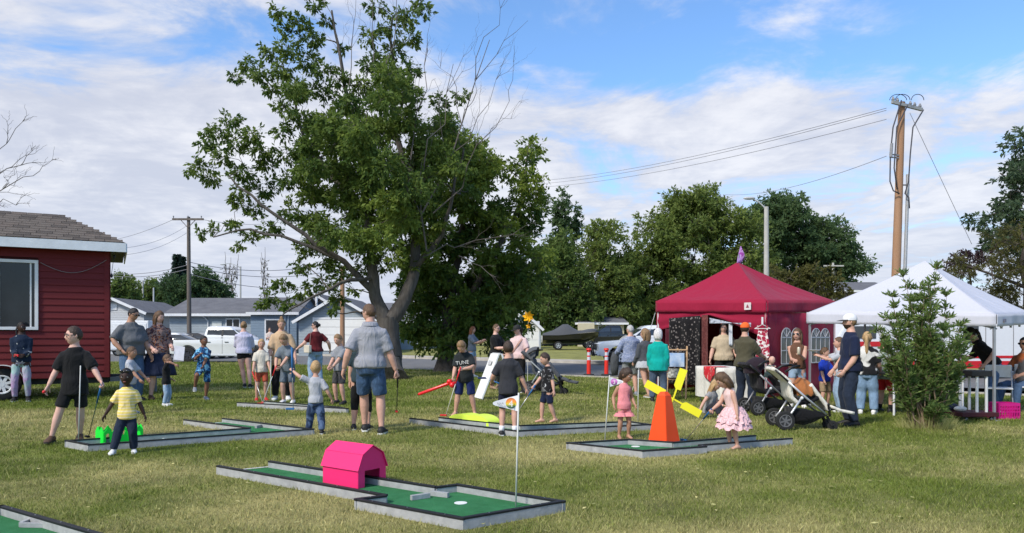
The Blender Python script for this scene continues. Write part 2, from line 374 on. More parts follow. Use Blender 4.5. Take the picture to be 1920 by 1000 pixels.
# ================================================================ mini golf courses
galv = mat('galvanised_rail', (.27, .275, .275), .55, .22, 11, .15, 40, metal=.0, rgb2=(.42, .42, .415), detail=9)
capm = mat('black_rubber_cap', (.012, .012, .013), .55, .3)
turf = mat('putting_turf', (.026, .19, .058), .95, .12, 6, .8, 420, rgb2=(.050, .265, .098), detail=9)
white_paint = mat('white_plastic', (.78, .78, .76), .45, .05)
screwm = mat('screw_steel', (.6, .6, .58), .3, .05, metal=1)
COURSES = []
RH = .088
def course(label, top_px, open_edges=(), turf_rgb=None, cup=None, extras=None):
    pts = [G(x, y, RH) for x, y in top_px]
    c = sum((p for p in pts), Vector())/len(pts); c.z = 0
    root = thing('minigolf_course', label, 'mini golf course', c, 0, 'mini golf courses on the lawn'); inv = W(root)
    poly = [(p.x, p.y) for p in pts]; COURSES.append(poly)
    area = sum(poly[i][0]*poly[(i+1) % len(poly)][1]-poly[(i+1) % len(poly)][0]*poly[i][1] for i in range(len(poly)))
    mb = MB(); mb.prism(poly if area > 0 else poly[::-1], .004, .02); obj('turf', mb, turf, root, inv=inv)
    n = len(pts)
    for i in range(n):
        a, b = pts[i].copy(), pts[(i+1) % n].copy()
        if i in open_edges: continue
        d = (b-a).normalized(); inw = Vector((-d.y, d.x, 0))*(1 if area > 0 else -1)
        hh = RH-.011-(i % 3)*.0015
        a2 = a+inw*.010+d*(.001*(i % 3))-d*.006; b2 = b+inw*.010+d*.006
        for q in (a2, b2): q.z = hh/2
        mb = MB(); mb.bar(a2, b2, .034, hh); obj('rail', mb, galv, root, inv=inv)
        mb = MB(); a3 = a2.copy(); b3 = b2.copy(); a3.z = b3.z = hh+.0035
        mb.bar(a3-d*.005, b3+d*.005, .040+.001*(i % 3), .0165); cp = obj('rail_cap', mb, capm, root, bevel=.003, inv=inv)
        L = (b-a).length; k = max(1, int(L/.33)); mb = MB()
        for j in range(k):
            q = a3+(b3-a3)*((j+.5)/k); mb.tube([q+Vector((0, 0, .008)), q+Vector((0, 0, .011))], .0055, 6)
        obj('screw_heads', mb, screwm, root, inv=inv)
    if cup:
        q = G(cup[0], cup[1], .02); mb = MB(); mb.tube([(q.x, q.y, .0205), (q.x, q.y, .0235)], .052, 20); obj('cup_ring', mb, white_paint, root, inv=inv)
    if extras: extras(root, inv)
    return root
def S(off, sc, pts): return [(off[0]+x/sc, off[1]+y/sc) for x, y in pts]
def barpx(root, inv, p0, p1, w=.035, h=.04, m=None, name='bumper', z=.02):
    a = G(*p0, z); b = G(*p1, z); a.z = b.z = z+h/2+.001
    mb = MB(); mb.bar(a, b, w, h); return obj(name, mb, m or galv, root, bevel=.002, inv=inv)
oB = (380, 800)
def exB(root, inv):
    barpx(root, inv, *S(oB, 2.743, [(1072, 380), (1166, 366)])); barpx(root, inv, *S(oB, 2.743, [(1174, 355), (1264, 366)]))
    barpx(root, inv, *S(oB, 2.743, [(200, 222), (340, 208)]), w=.02, h=.004, m=white_paint, name='tee_line')
course('mini golf course in front with pink barn and white cup, nearest whole one', S(oB, 2.743, [(75, 200), (935, 350), (785, 368), (1340, 468), (1860, 380), (1310, 292), (1200, 305), (350, 175)]), (7,), cup=S(oB, 2.743, [(1327, 394)])[0], extras=exB)
oC = (110, 740)
def exC(root, inv):
    barpx(root, inv, *S(oC, 3.491, [(1290, 222), (1335, 212)]))
    q = S(oC, 3.491, [(612, 288), (720, 276), (805, 270), (690, 290)])
    pl = [G(x, y, .02) for x, y in q]; mb = MB(); mb.prism([(p.x, p.y) for p in pl], .0205, .026); obj('ramp_plate', mb, mat('pale_plate', (.50, .58, .54), .6), root, inv=inv)
    barpx(root, inv, *S(oC, 3.491, [(985, 190), (1075, 183)]), w=.02, h=.004, m=white_paint, name='tee_line')
course('mini golf course at left with green castle obstacle and bent lane', S(oC, 3.491, [(45, 297), (195, 325), (1670, 222), (1080, 152), (820, 162), (1245, 215)]), (3,), extras=exC)
course('far mini golf course under the group of boys with putters', S(oC, 3.491, [(1170, 50), (1890, 90), (1840, 78), (1350, 40)]), (3,))
oE = (760, 760)
def exE(root, inv):
    barpx(root, inv, *S(oE, 4, [(1310, 155), (1370, 153)])); barpx(root, inv, *S(oE, 4, [(1410, 154), (1450, 152)]))
course('bent mini golf course in the middle with lime green humps', S(oE, 4, [(35, 95), (835, 190), (1840, 140), (1690, 118), (870, 148), (260, 88)]), (5,), extras=exE)
oF = (1050, 600)
def exF(root, inv): pass
course('mini golf course at right with orange windmill', S(oF, 3.704, [(48, 850), (572, 905), (1015, 875), (975, 866), (1610, 820), (1350, 797), (780, 845), (470, 825)]), (4,), cup=S(oF, 3.704, [(525, 880)])[0], extras=exF)
def exA(root, inv):
    oA = (0, 780); q = S(oA, 3.2, [(372, 672), (125, 668), (218, 625)])
    for i in range(2): barpx(root, inv, q[i], q[i+1], .03, .032+.003*i)
qa, qb = G(4.7, 947, RH), G(187.5, 999, RH)
dA = (qb-qa).normalized(); nA = Vector((dA.y, -dA.x, 0))
def topx(p): return (960+p.x/p.y*FPX, HOR+(CAMH-p.z)/p.y*FPX)
course('mini golf course cut off by the bottom left corner', [topx(qa), topx(qa+dA*2.2), topx(qa+dA*2.2+nA*.62), topx(qa+nA*.62)], (), extras=exA)
# ================================================================ obstacles on the courses
def frame(c, xdir):   # 4x4 with local x along xdir on the ground, z up
    x = Vector((xdir[0], xdir[1], 0)).normalized(); y = Vector((-x.y, x.x, 0)); m = Matrix.Identity(4)
    for i in range(3): m[i][0] = x[i]; m[i][1] = y[i]; m[i][2] = (0, 0, 1)[i]; m[i][3] = c[i]
    return m
def barn():
    a = G(671, 917, .02); ux = Vector((.80, -.60, 0)).normalized(); vy = Vector((.60, .80, 0))
    pink = mat('hot_pink_plastic', (.85, .022, .16), .5, .04, 3, .04, 30, spec=.4)
    w, L, he, hk, hr = .33, .47, .165, .285, .355
    c = a-ux*L/2+vy*w/2; c.z = .0215
    root = thing('barn_obstacle', 'hot pink barn obstacle with arched-over roof on front course', 'golf obstacle', c, math.atan2(ux.y, ux.x))
    # local x runs along the ridge, gables at +-L/2
    t = .008
    def gable(x, door):
        prof = [(-w/2, 0), (-w/2, he), (-w*.36, hk), (0, hr), (w*.36, hk), (w/2, he), (w/2, 0)]
        if door: prof += [(w*.27, 0), (w*.27, .145), (-w*.27, .145), (-w*.27, 0)]
        m = Matrix(((0, 0, 1, x), (1, 0, 0, 0), (0, 1, 0, 0), (0, 0, 0, 1)))
        mb = MB(); mb.extrude(prof, m, t); return obj('gable_wall', mb, pink, root, bevel=.0015)
    gable(L/2, True); gable(-L/2, True)
    for s in (-1, 1):
        mb = MB(); mb.box((0, s*(w/2-t/2), he/2), (L-t*1.2, t, he)); obj('side_wall', mb, pink, root)
    for s in (-1, 1):
        for (y0, z0), (y1, z1) in (((w/2+.012, he-.012), (w*.36+.003, hk+.004)), ((w*.36+.003, hk+.005), (0, hr+.008))):
            mb = MB(); d = Vector((0, s*(y1-y0), z1-z0)); mid = Vector((0, s*(y0+y1)/2, (z0+z1)/2))
            mb.bar(mid-Vector((L/2+.018, 0, 0)), mid+Vector((L/2+.018, 0, 0)), d.length, t, up=Vector((0, -d.z, d.y)) if s > 0 else Vector((0, d.z, -d.y)))
            obj('roof_panel', mb, pink, root, bevel=.0015)
barn()
def windmill():
    Fp, Lp, Rp = G(1249.8, 836.2, .02), G(1213.3, 832, .02), G(1281, 835, .02)
    orange = mat('orange_plastic', (.85, .072, .006), .5, .04, 3, .03, 30, spec=.4); yel = mat('yellow_plastic', (.93, .86, .03), .5, .03, 3, spec=.4)
    ux = (Rp-Fp).normalized(); ux = Vector((.74, .67, 0)); vy = Vector((-.67, .74, 0)); w = .28
    c = Fp+ux*w/2+vy*w/2; c.z = .0215
    root = thing('windmill_obstacle', 'tall orange windmill obstacle with yellow blades on right course', 'golf obstacle', c, math.atan2(ux.y, ux.x))
    h, tw = .60, .115; t = .008
    # four leaning walls, each with an arched gap at the foot on the lane sides
    for k in range(4):
        rot = Matrix.Rotation(k*math.pi/2, 4, 'Z')
        lean = math.atan2((w-tw)/2, h); H = h/math.cos(lean)
        m = rot @ Matrix.Translation((0, -w/2, 0)) @ Matrix.Rotation(math.pi/2-lean, 4, 'X')
        prof = [(-w/2, 0), (-tw/2, H), (tw/2, H), (w/2, 0)]
        if k in (0, 2, 3): prof += [(w*.40, 0), (w*.36, .03), (-w*.36, .03), (-w*.40, 0)]
        mb = MB(); mb.extrude(prof, m, t); obj('leaning_wall', mb, orange, root)
    mb = MB(); a = tw/2+.006; mb.add([(-a, -a, h-.004), (a, -a, h-.004), (a, a, h-.004), (-a, a, h-.004), (-a*.5, -a*.5, h+.045), (a*.5, -a*.5, h+.045), (a*.5, a*.5, h+.045), (-a*.5, a*.5, h+.045)], [(0, 3, 2, 1), (4, 5, 6, 7), (0, 1, 5, 4), (1, 2, 6, 5), (2, 3, 7, 6), (3, 0, 4, 7)])
    obj('cap', mb, orange, root)
    hub = P(1262, 748, c.y+.16); hl = Matrix.Translation(-c); fw = Matrix.Rotation(-math.atan2(ux.y, ux.x), 4, 'Z')
    hubL = fw @ (hub-c); 
    mb = MB(); mb.tube([(hubL.x, .04, hubL.z), (hubL.x, hubL.y+.03, hubL.z)], .012, 10); obj('axle', mb, yel, root)
    base = math.radians(-29); px = FPX/hub.y
    for k in range(4):
        a = base+k*math.pi/2+R(10)*(k == 1); d = Vector((math.cos(a), 0, math.sin(a))); s = Vector((-d.z, 0, d.x))
        if k == 3: a2 = 0
        d = fw.to_3x3() @ d; s = fw.to_3x3() @ s; nrm = d.cross(s)
        m = Matrix.Identity(4)
        for i in range(3): m[i][0] = d[i]; m[i][1] = s[i]; m[i][2] = nrm[i]; m[i][3] = hubL[i]+nrm[i]*.004*k
        prof = [(0, -.010), (.13, -.010), (.13, -.055), (.40, -.055), (.40, .045), (.17, .045), (.13, .010), (0, .010)]
        mb = MB(); mb.extrude(prof, m, .006); obj('blade', mb, yel, root)
windmill()
def castle():
    grn = mat('neon_green_plastic', (.01, .78, .05), .5, .04, 3, .03, 30)
    a = G(196, 833, .02); b = G(270, 825.5, .02); ux = (b-a).normalized(); c = (a+b)/2+Vector((-ux.y, ux.x, 0))*.16; c.z = .0215
    root = thing('castle_obstacle', 'neon green castle obstacle behind the boy in yellow', 'golf obstacle', c, math.atan2(ux.y, ux.x)); Lh = (b-a).length/2
    def panel(x0, x1, y, h, pts, doors=()):
        prof = [(x0, 0), (x0, h)]; n = pts; w = (x1-x0)/n
        for i in range(n): prof += [(x0+w*i+w*.06, h), (x0+w*(i+.5), h+.055), (x0+w*(i+1)-w*.06, h)]
        prof += [(x1, h), (x1, 0)]
        for d0, d1 in doors[::-1]: prof += [(d1, 0), (d1, .105), ((d0+d1)/2, .125), (d0, .105), (d0, 0)]
        m = Matrix(((1, 0, 0, 0), (0, 0, -1, y), (0, 1, 0, 0), (0, 0, 0, 1)))
        mb = MB(); mb.extrude(prof, m, .01); obj('castle_wall', mb, grn, root)
    for y in (-.13, .13):
        panel(-Lh, -Lh+.19, y, .14, 2, ((-Lh+.025, -Lh+.075), (-Lh+.11, -Lh+.16)))
        panel(Lh-.19, Lh, y, .14, 2, ((Lh-.165, Lh-.115), (Lh-.08, Lh-.03)))
        panel(-Lh+.19, Lh-.19, y*.96, .085, 2)
    for x in (-Lh, Lh):
        m = Matrix(((0, 0, 1, x), (1, 0, 0, 0), (0, 1, 0, 0), (0, 0, 0, 1)))
        mb = MB(); mb.extrude([(-.124, 0), (-.124, .14), (-.06, .2), (0, .145), (.06, .2), (.124, .14), (.124, 0)], m, .01); obj('castle_wall', mb, grn, root)
castle()
def humps():
    lime = mat('lime_plastic', (.72, .90, .09), .45, .05, 3)
    a = G(836, 791, .02); b = G(917, 800, .02); ux = (b-a).normalized(); vy = Vector((-ux.y, ux.x, 0)); c = (a+b)/2+vy*.12; c.z = .0215
    root = thing('hump_obstacle', 'pair of lime green humps on middle course at boy\'s putter', 'golf obstacle', c, math.atan2(ux.y, ux.x)); Ls = (b-a).length
    for (x0, x1, h, y, lb) in ((-Ls/2, Ls*.14, .135, .06, 0), (-Ls*.12, Ls/2, .15, .0, 1)):
        prof = [(x0+(x1-x0)*(.5-.5*math.cos(math.pi*i/18)), h*math.sin(math.pi*i/18)**.75) for i in range(19)]
        m = Matrix(((1, 0, 0, 0), (0, 0, -1, y), (0, 1, 0, 0), (0, 0, 0, 1)))
        mb = MB(); mb.extrude(prof, m, .26-.12*lb*0); obj('hump', mb, lime, root, auto=40)
        for v in root.children[-1].data.vertices: v.co.y += .0
humps()
def flagstick(label, base, top, pennant=None, z=.02):
    b = G(*base, z); d = b.y; hgt = (base[1]-top[1])*d/FPX; tx = (top[0]-base[0])*d/FPX
    root = thing('flagstick', label, 'flagstick', (b.x, b.y, z+.001), 0, 'flagsticks on the mini golf courses')
    mb = MB(); mb.tube([(0, 0, 0), (tx, 0, hgt)], .0065, 8); obj('pole', mb, mat('fibreglass_pole', (.62, .62, .58), .5, .08), root, smooth=True)
    if pennant:
        sgn, num, cols, word, ln, hh = pennant
        m = mat('white_pennant', (.80, .79, .82), .6, .04)
        ztop = hgt-.02; cx = tx*.97
        def bend(x, zz): return Vector((cx+sgn*(x+.006), .012*math.sin(x*22), zz))
        mb = MB(); K = 10; rr = []
        for i in range(K+1):
            x = ln*i/K; hw = hh/2*(1-.80*(i/K))
            if i == K: hw *= .55
            rr.append((x, hw))
        zc = ztop-hh/2
        for side in (0, 1):
            off = Vector((0, -.0012 if side == 0 else .0012, 0))
            vs = [bend(x, zc+s*hw)+off for x, hw in rr for s in (-1, 1)]
            mb.add(vs, [(2*i, 2*i+2, 2*i+3, 2*i+1) for i in range(K)])
        fl = obj('pennant', mb, m, root)
        mb = MB(); ccx, cr = hh*.42, hh*.34
        mb.add([bend(ccx+cr*math.cos(t*math.pi/16), zc+cr*math.sin(t*math.pi/16))+Vector((0, -.003, 0)) for t in range(32)], [tuple(range(32))])
        md = bpy.data.materials.new('roundel_'+num); md.use_nodes = True; N = md.node_tree.nodes; L = md.node_tree.links
        tc = N.new('ShaderNodeTexCoord'); sp = N.new('ShaderNodeSeparateXYZ'); L.new(tc.outputs['Generated'], sp.inputs[0])
        rp = N.new('ShaderNodeValToRGB'); L.new(sp.outputs[2], rp.inputs[0]); el = rp.color_ramp.elements
        el[0].position = 0; el[0].color = tuple(cols[0])+(1,); el[1].position = 1; el[1].color = tuple(cols[-1])+(1,)
        for i, cc in enumerate(cols[1:-1]): e = el.new((i+1)/(len(cols)-1)); e.color = tuple(cc)+(1,)
        L.new(rp.outputs[0], N['Principled BSDF'].inputs['Base Color']); N['Principled BSDF'].inputs['Roughness'].default_value = .6
        obj('roundel', mb, md, fl)
        o = text('number', num, cr*1.75, white_paint); o.parent = fl; o.location = (cx+sgn*(ccx+.006)-.002, -.02, zc-cr*.62); o.rotation_euler = (R(90), 0, 0)
        if word:
            o = text('wording', word, hh*.16, mat('grey_print', (.25, .25, .28), .7)); o.parent = fl; o.location = (cx+sgn*(ln*.73), -.014, zc-hh*.05); o.rotation_euler = (R(90), 0, 0)
    return root
def text(name, body, size, m, align='CENTER', extrude=.0008):
    cu = bpy.data.curves.new(name, 'FONT'); cu.body = body; cu.size = size; cu.align_x = align; cu.extrude = extrude; cu.resolution_u = 3
    t = bpy.data.objects.new(name, cu); COL.objects.link(t); bpy.context.view_layer.update()
    me = bpy.data.meshes.new_from_object(t.evaluated_get(bpy.context.evaluated_depsgraph_get())); bpy.data.objects.remove(t, do_unlink=True); bpy.data.curves.remove(cu)
    me.materials.clear(); return link(name, me, m)
flagstick('flagstick with white number 4 pennant on front course', (967, 950), (972.5, 737), (-1, '4', [(.02, .05, .06), (.1, .22, .12), (.75, .62, .05), (.85, .3, .03), (.75, .22, .05), (.4, .12, .03)], 'FOUR', .195, .125))
flagstick('flagstick with pink number 3 pennant beside girl in romper', (1133.5, 832), (1143, 704), (1, '3', [(.08, .02, .1), (.5, .12, .45), (.75, .25, .6), (.5, .2, .5)], 'THREE', .165, .125))
flagstick('plain white flagstick at right end of middle course', (1196, 790), (1197, 694))
flagstick('plain white flagstick in front of boy in black', (147, 828), (151, 686))
flagstick('plain white flagstick among the boys on far course', (507, 757), (508, 668))
# ================================================================ grass blades
def pts_in_poly(x, y, poly):
    ins = np.zeros(len(x), bool); n = len(poly); j = n-1
    for i in range(n):
        xi, yi = poly[i]; xj, yj = poly[j]
        c = ((yi > y) != (yj > y)) & (x < (xj-xi)*(y-yi)/(yj-yi+1e-12)+xi); ins ^= c; j = i
    return ins
def grass():
    n = 600000; u = rng.random(n); y = 4.35*(40.0/4.35)**(u**1.0); hw = (y*.76+1.3); x = (rng.random(n)*2-1)*hw
    keep = (x*NN.x+y*NN.y < NEAR-.25) & ((x > -14.5) | (y < 39))
    for p in COURSES:
        P_ = np.array(p); c = P_.mean(0); keep &= ~pts_in_poly(x, y, [tuple(c+(q-c)*1.02) for q in P_])
    x, y = x[keep], y[keep]; n = len(x)
    dr = dryness(x, y); r1 = rng.random(n); r2 = rng.random(n)
    tone = np.clip(dr*.86+(r1-.5)*.85, 0, 1); val = .5+.9*r2
    far = np.clip((y-6)/10, 0, 3.0)
    h = (.019+.019*rng.random(n))*(1+.55*far); w = (.0042+.003*rng.random(n))*(1+1.5*far)
    clump = vnoise(x, y, 7.0); h *= .45+1.1*clump; h[r2 > .993] *= 1.9
    a = rng.random(n)*2*np.pi; lean = .25+1.0*rng.random(n)
    dx, dy = np.cos(a), np.sin(a); b2 = rng.random(n)*np.pi; wx, wy = np.cos(b2)*w/2, np.sin(b2)*w/2
    v = np.empty((n, 3, 3), np.float32)
    v[:, 0] = np.stack([x-wx, y-wy, np.full(n, -.002)], 1); v[:, 1] = np.stack([x+wx, y+wy, np.full(n, -.002)], 1)
    v[:, 2] = np.stack([x+dx*h*lean*.8, y+dy*h*lean*.8, h/np.sqrt(1+.5*lean**2)], 1)
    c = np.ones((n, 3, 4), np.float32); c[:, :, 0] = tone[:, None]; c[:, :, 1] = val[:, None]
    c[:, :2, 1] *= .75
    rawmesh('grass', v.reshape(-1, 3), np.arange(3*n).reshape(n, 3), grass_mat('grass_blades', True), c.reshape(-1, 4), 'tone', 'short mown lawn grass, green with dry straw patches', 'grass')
def rawmesh(name, v, f, m, colr=None, cname=None, label=None, cat=None, parent=None, kind='stuff', inv=None, smooth=False):
    me = bpy.data.meshes.new(name); nv, nf, k = len(v), len(f), f.shape[1]
    me.vertices.add(nv); me.vertices.foreach_set('co', np.ascontiguousarray(v, np.float32).ravel())
    me.loops.add(nf*k); me.loops.foreach_set('vertex_index', f.astype(np.int32).ravel())
    me.polygons.add(nf); me.polygons.foreach_set('loop_start', np.arange(nf, dtype=np.int32)*k)
    me.update(calc_edges=True)
    if colr is not None:
        at = me.color_attributes.new(cname, 'FLOAT_COLOR', 'POINT'); at.data.foreach_set('color', colr.astype(np.float32).ravel())
    o = link(name, me, m, parent, smooth, inv)
    return tag(o, label, cat, None, kind)
grass()
def litter():
    n = 420; y = 4.6*(22/4.6)**rng.random(n); x = (rng.random(n)*2-1)*(y*.68); k = np.ones(n, bool)
    for p in COURSES: k &= ~pts_in_poly(x, y, p)
    x, y = x[k], y[k]; n = len(x); a = rng.random(n)*6.28; s = .012+.02*rng.random(n); z = .012+.02*rng.random(n); v = np.empty((n, 4, 3))
    for i, (q, r) in enumerate(((1, 0), (0, .5), (-1, 0), (0, -.5))):
        v[:, i] = np.stack([x+(q*np.cos(a)-r*np.sin(a))*s, y+(q*np.sin(a)+r*np.cos(a))*s, z+.012*(rng.random(n)-.3)], 1)
    c = np.ones((n, 4, 4)); c[:, :, 0] = .55+.45*rng.random(n)[:, None]; c[:, :, 1] = (.5+.9*rng.random(n))[:, None]
    rawmesh('fallen_leaves', v.reshape(-1, 3), np.arange(4*n).reshape(n, 4), bpy.data.materials['grass_blades'], c.reshape(-1, 4), 'tone', 'small dry fallen leaves scattered over the lawn', 'leaves')
litter()
# ================================================================ trees
def leaf_mat(name, dark, light, trl=.5):
    m = bpy.data.materials.new(name); m.use_nodes = True; N = m.node_tree.nodes; L = m.node_tree.links; b = N['Principled BSDF']
    b.inputs['Roughness'].default_value = .6; b.inputs['Specular IOR Level'].default_value = .25
    at = N.new('ShaderNodeAttribute'); at.attribute_name = 'tone'; sp = N.new('ShaderNodeSeparateColor'); L.new(at.outputs['Color'], sp.inputs[0])
    mx = N.new('ShaderNodeMix'); mx.data_type = 'RGBA'; L.new(sp.outputs[0], mx.inputs['Factor'])
    mx.inputs['A'].default_value = tuple(dark)+(1,); mx.inputs['B'].default_value = tuple(light)+(1,)
    L.new(mx.outputs['Result'], b.inputs['Base Color'])
    tr = N.new('ShaderNodeBsdfTranslucent'); L.new(mx.outputs['Result'], tr.inputs['Color'])
    ms = N.new('ShaderNodeMixShader'); ms.inputs[0].default_value = trl; L.new(b.outputs[0], ms.inputs[1]); L.new(tr.outputs[0], ms.inputs[2]); L.new(ms.outputs[0], N['Material Output'].inputs[0])
    return m
bark = mat('grey_bark', (.055, .047, .04), .95, .35, 9, 1.0, 14, rgb2=(.13, .115, .10), stretch=(1, 1, .25))
bark_dark = mat('dark_bark', (.055, .045, .036), .95, .35, 9, 1.0, 14, rgb2=(.12, .10, .085), stretch=(1, 1, .25))
deadwood = mat('dead_wood', (.13, .112, .10), .95, .25, 9)
def unit(n):
    v = rng.normal(size=(n, 3)); return v/np.linalg.norm(v, axis=1)[:, None]
def leaves_arrays(puffs, per, size, droop=.35, aspect=.45, flat=.75):
    """puffs: list of (centre, radius, tone). Twigs radiate from each puff, leaves sit along them."""
    V = []; C = []
    for c, r, tone in puffs:
        n = int(per*(r[0]*r[2] if isinstance(r, tuple) else r*r)); n = max(n, 20)
        rr = np.array(r if isinstance(r, tuple) else (r, r, r*flat))
        nt = max(7, n//14); td = unit(nt); td[:, 2] += .12; tl = .55+.6*rng.random(nt)
        k = rng.integers(0, nt, n); t = .25+.75*np.sqrt(rng.random(n))
        p = td[k]*(t*tl[k])[:, None]*rr
        p[:, 2] -= droop*.35*(t**2)*np.abs(rr[0])*(.3+np.hypot(td[k, 0], td[k, 1]))
        p += rng.normal(size=(n, 3))*.07*rr.mean()+np.array(c)
        a = td[k]*.7+unit(n)*.8; a[:, 2] -= droop; a /= np.linalg.norm(a, axis=1)[:, None]
        up = unit(n)*.9+np.array([0, 0, .6]); b = np.cross(a, up); b /= np.linalg.norm(b, axis=1)[:, None]+1e-9
        s = size*(.5+1.0*rng.random(n)**1.4)[:, None]
        v = np.stack([p, p+a*s*.5+b*s*aspect*.5, p+a*s, p+a*s*.5-b*s*aspect*.5], 1)
        V.append(v); tv = np.clip(tone+(rng.random(nt)[k]-.5)*.45+(rng.random(n)-.5)*.35, 0, 1)
        cc = np.ones((n, 4, 4)); cc[:, :, 0] = tv[:, None]; C.append(cc)
    return np.concatenate(V), np.concatenate(C)
def limb_points(a, b, n, wob, sag=0.0):
    a = np.array(a, float); b = np.array(b, float); t = np.linspace(0, 1, n)[:, None]
    p = a+(b-a)*t; L = np.linalg.norm(b-a); w = rng.normal(size=(n, 3))*wob*L; w[0] = 0; w[-1] = 0
    p += w; p[:, 2] += np.sin(np.pi*t[:, 0])*sag*L
    return p
def tree(name, label, mains, puffs, leafm, barkm, per=1400, size=.12, droop=.35, twig_r=.012, group=None, cat='tree', nseg=8, maxlink=99, aspect=.45, root=None, flat=.75):
    base = Vector(mains[0][0][0]) if root is None else Vector(root)
    rt = thing(name, label, cat, base, 0, group); inv = W(rt)
    mb = MB(); nodes = []; nr = []
    for pts, r0, r1 in mains:
        k = len(pts)
        # subdivide for a natural line
        q = [np.array(pts[0], float)]
        for a, b in zip(pts, pts[1:]):
            seg = limb_points(a, b, 4, .03); q.extend(list(seg[1:]))
        rad = [r0+(r1-r0)*(i/(len(q)-1))**.8 for i in range(len(q))]
        if pts is mains[0][0] and barkm is not None:
            rad[0] *= 1.45; rad[1] *= 1.12
        mb.tube(q, rad, 12 if r0 > .1 else 6)
        for p, r in zip(q[2:], rad[2:]): nodes.append(p); nr.append(r)
    nodes = np.array(nodes); nr = np.array(nr)
    order = sorted(range(len(puffs)), key=lambda i: np.min(np.linalg.norm(nodes-np.array(puffs[i][0]), axis=1)))
    NA = [tuple(x) for x in nodes]; NRr = list(nr)
    arr = nodes.copy(); ar = nr.copy()
    for i in order:
        c = np.array(puffs[i][0]); pr = puffs[i][1]; pr = pr[0] if isinstance(pr, tuple) else pr
        d = np.linalg.norm(arr-c, axis=1); pen = np.maximum(0, arr[:, 2]-c[2]+.25*np.hypot(arr[:, 0]-c[0], arr[:, 1]-c[1]))*1.2
        j = int(np.argmin(d+pen)); 
        if d[j] > maxlink: continue
        seg = limb_points(arr[j], c, 5, .05, .06); r0 = max(min(ar[j]*.62, .02+.016*d[j]), twig_r); rad = np.linspace(r0, twig_r*.8, 5)
        mb.tube(seg, list(rad), 5 if r0 < .05 else 7)
        arr = np.vstack([arr, seg[1:]]); ar = np.concatenate([ar, rad[1:]])
        for _ in range(3):    # side twigs into the puff
            e = c+unit(1)[0]*pr*.8; mb.tube(limb_points(c, e, 3, .08), [twig_r*.7, twig_r*.5, twig_r*.3], 4)
    obj('trunk', mb, barkm, rt, auto=60, inv=inv)
    if leafm is not None:
        V, C = leaves_arrays(puffs, per, size, droop, aspect, flat); n = len(V)
        rawmesh('crown', V.reshape(-1, 3), np.arange(4*n).reshape(n, 4), leafm, C.reshape(-1, 4), 'tone', parent=rt, inv=inv)
    return rt
def pxpuffs(lst, d, sc=1.0, off=(0, 0), jit=1.0, tone=.45, dup_r=1e9, rs=1.0):
    out = []
    for x, y, r in lst:
        px, py, pr = off[0]+x/sc, off[1]+y/sc, r/sc*rs
        reps = 1+int(r > dup_r)*2
        for k in range(reps):
            dd = d+(rng.random()-.5)*2*jit*(.5+.5*(reps > 1))+(0, -1.6, 1.8)[k % 3]*(reps > 1)
            c = P(px+(rng.random()-.5)*r*.3*(k > 0), py+(rng.random()-.5)*r*.3*(k > 0), dd)
            out.append((tuple(c), pr*d/FPX, tone+(rng.random()-.5)*.25))
    return out
def fill(ells, d, n, rp, tone=.4, depth=None):
    """scatter puffs over the surface of pixel ellipses (cx, cy, rx, ry) standing at depth d"""
    out = []; A = sum(e[2]*e[3] for e in ells); s = d/FPX
    for cx, cy, rx, ry in ells:
        k = max(3, int(n*rx*ry/A)); u = unit(k); rad = (.35+.65*rng.random(k)**.4)
        c = np.array(P(cx, cy, d)); D = (depth or min(rx, ry)*s)
        for i in range(k):
            p = c+u[i]*rad[i]*np.array([rx*s*.92, D, ry*s*.92])
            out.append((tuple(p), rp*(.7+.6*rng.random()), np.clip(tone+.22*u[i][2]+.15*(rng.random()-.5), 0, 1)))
    return out
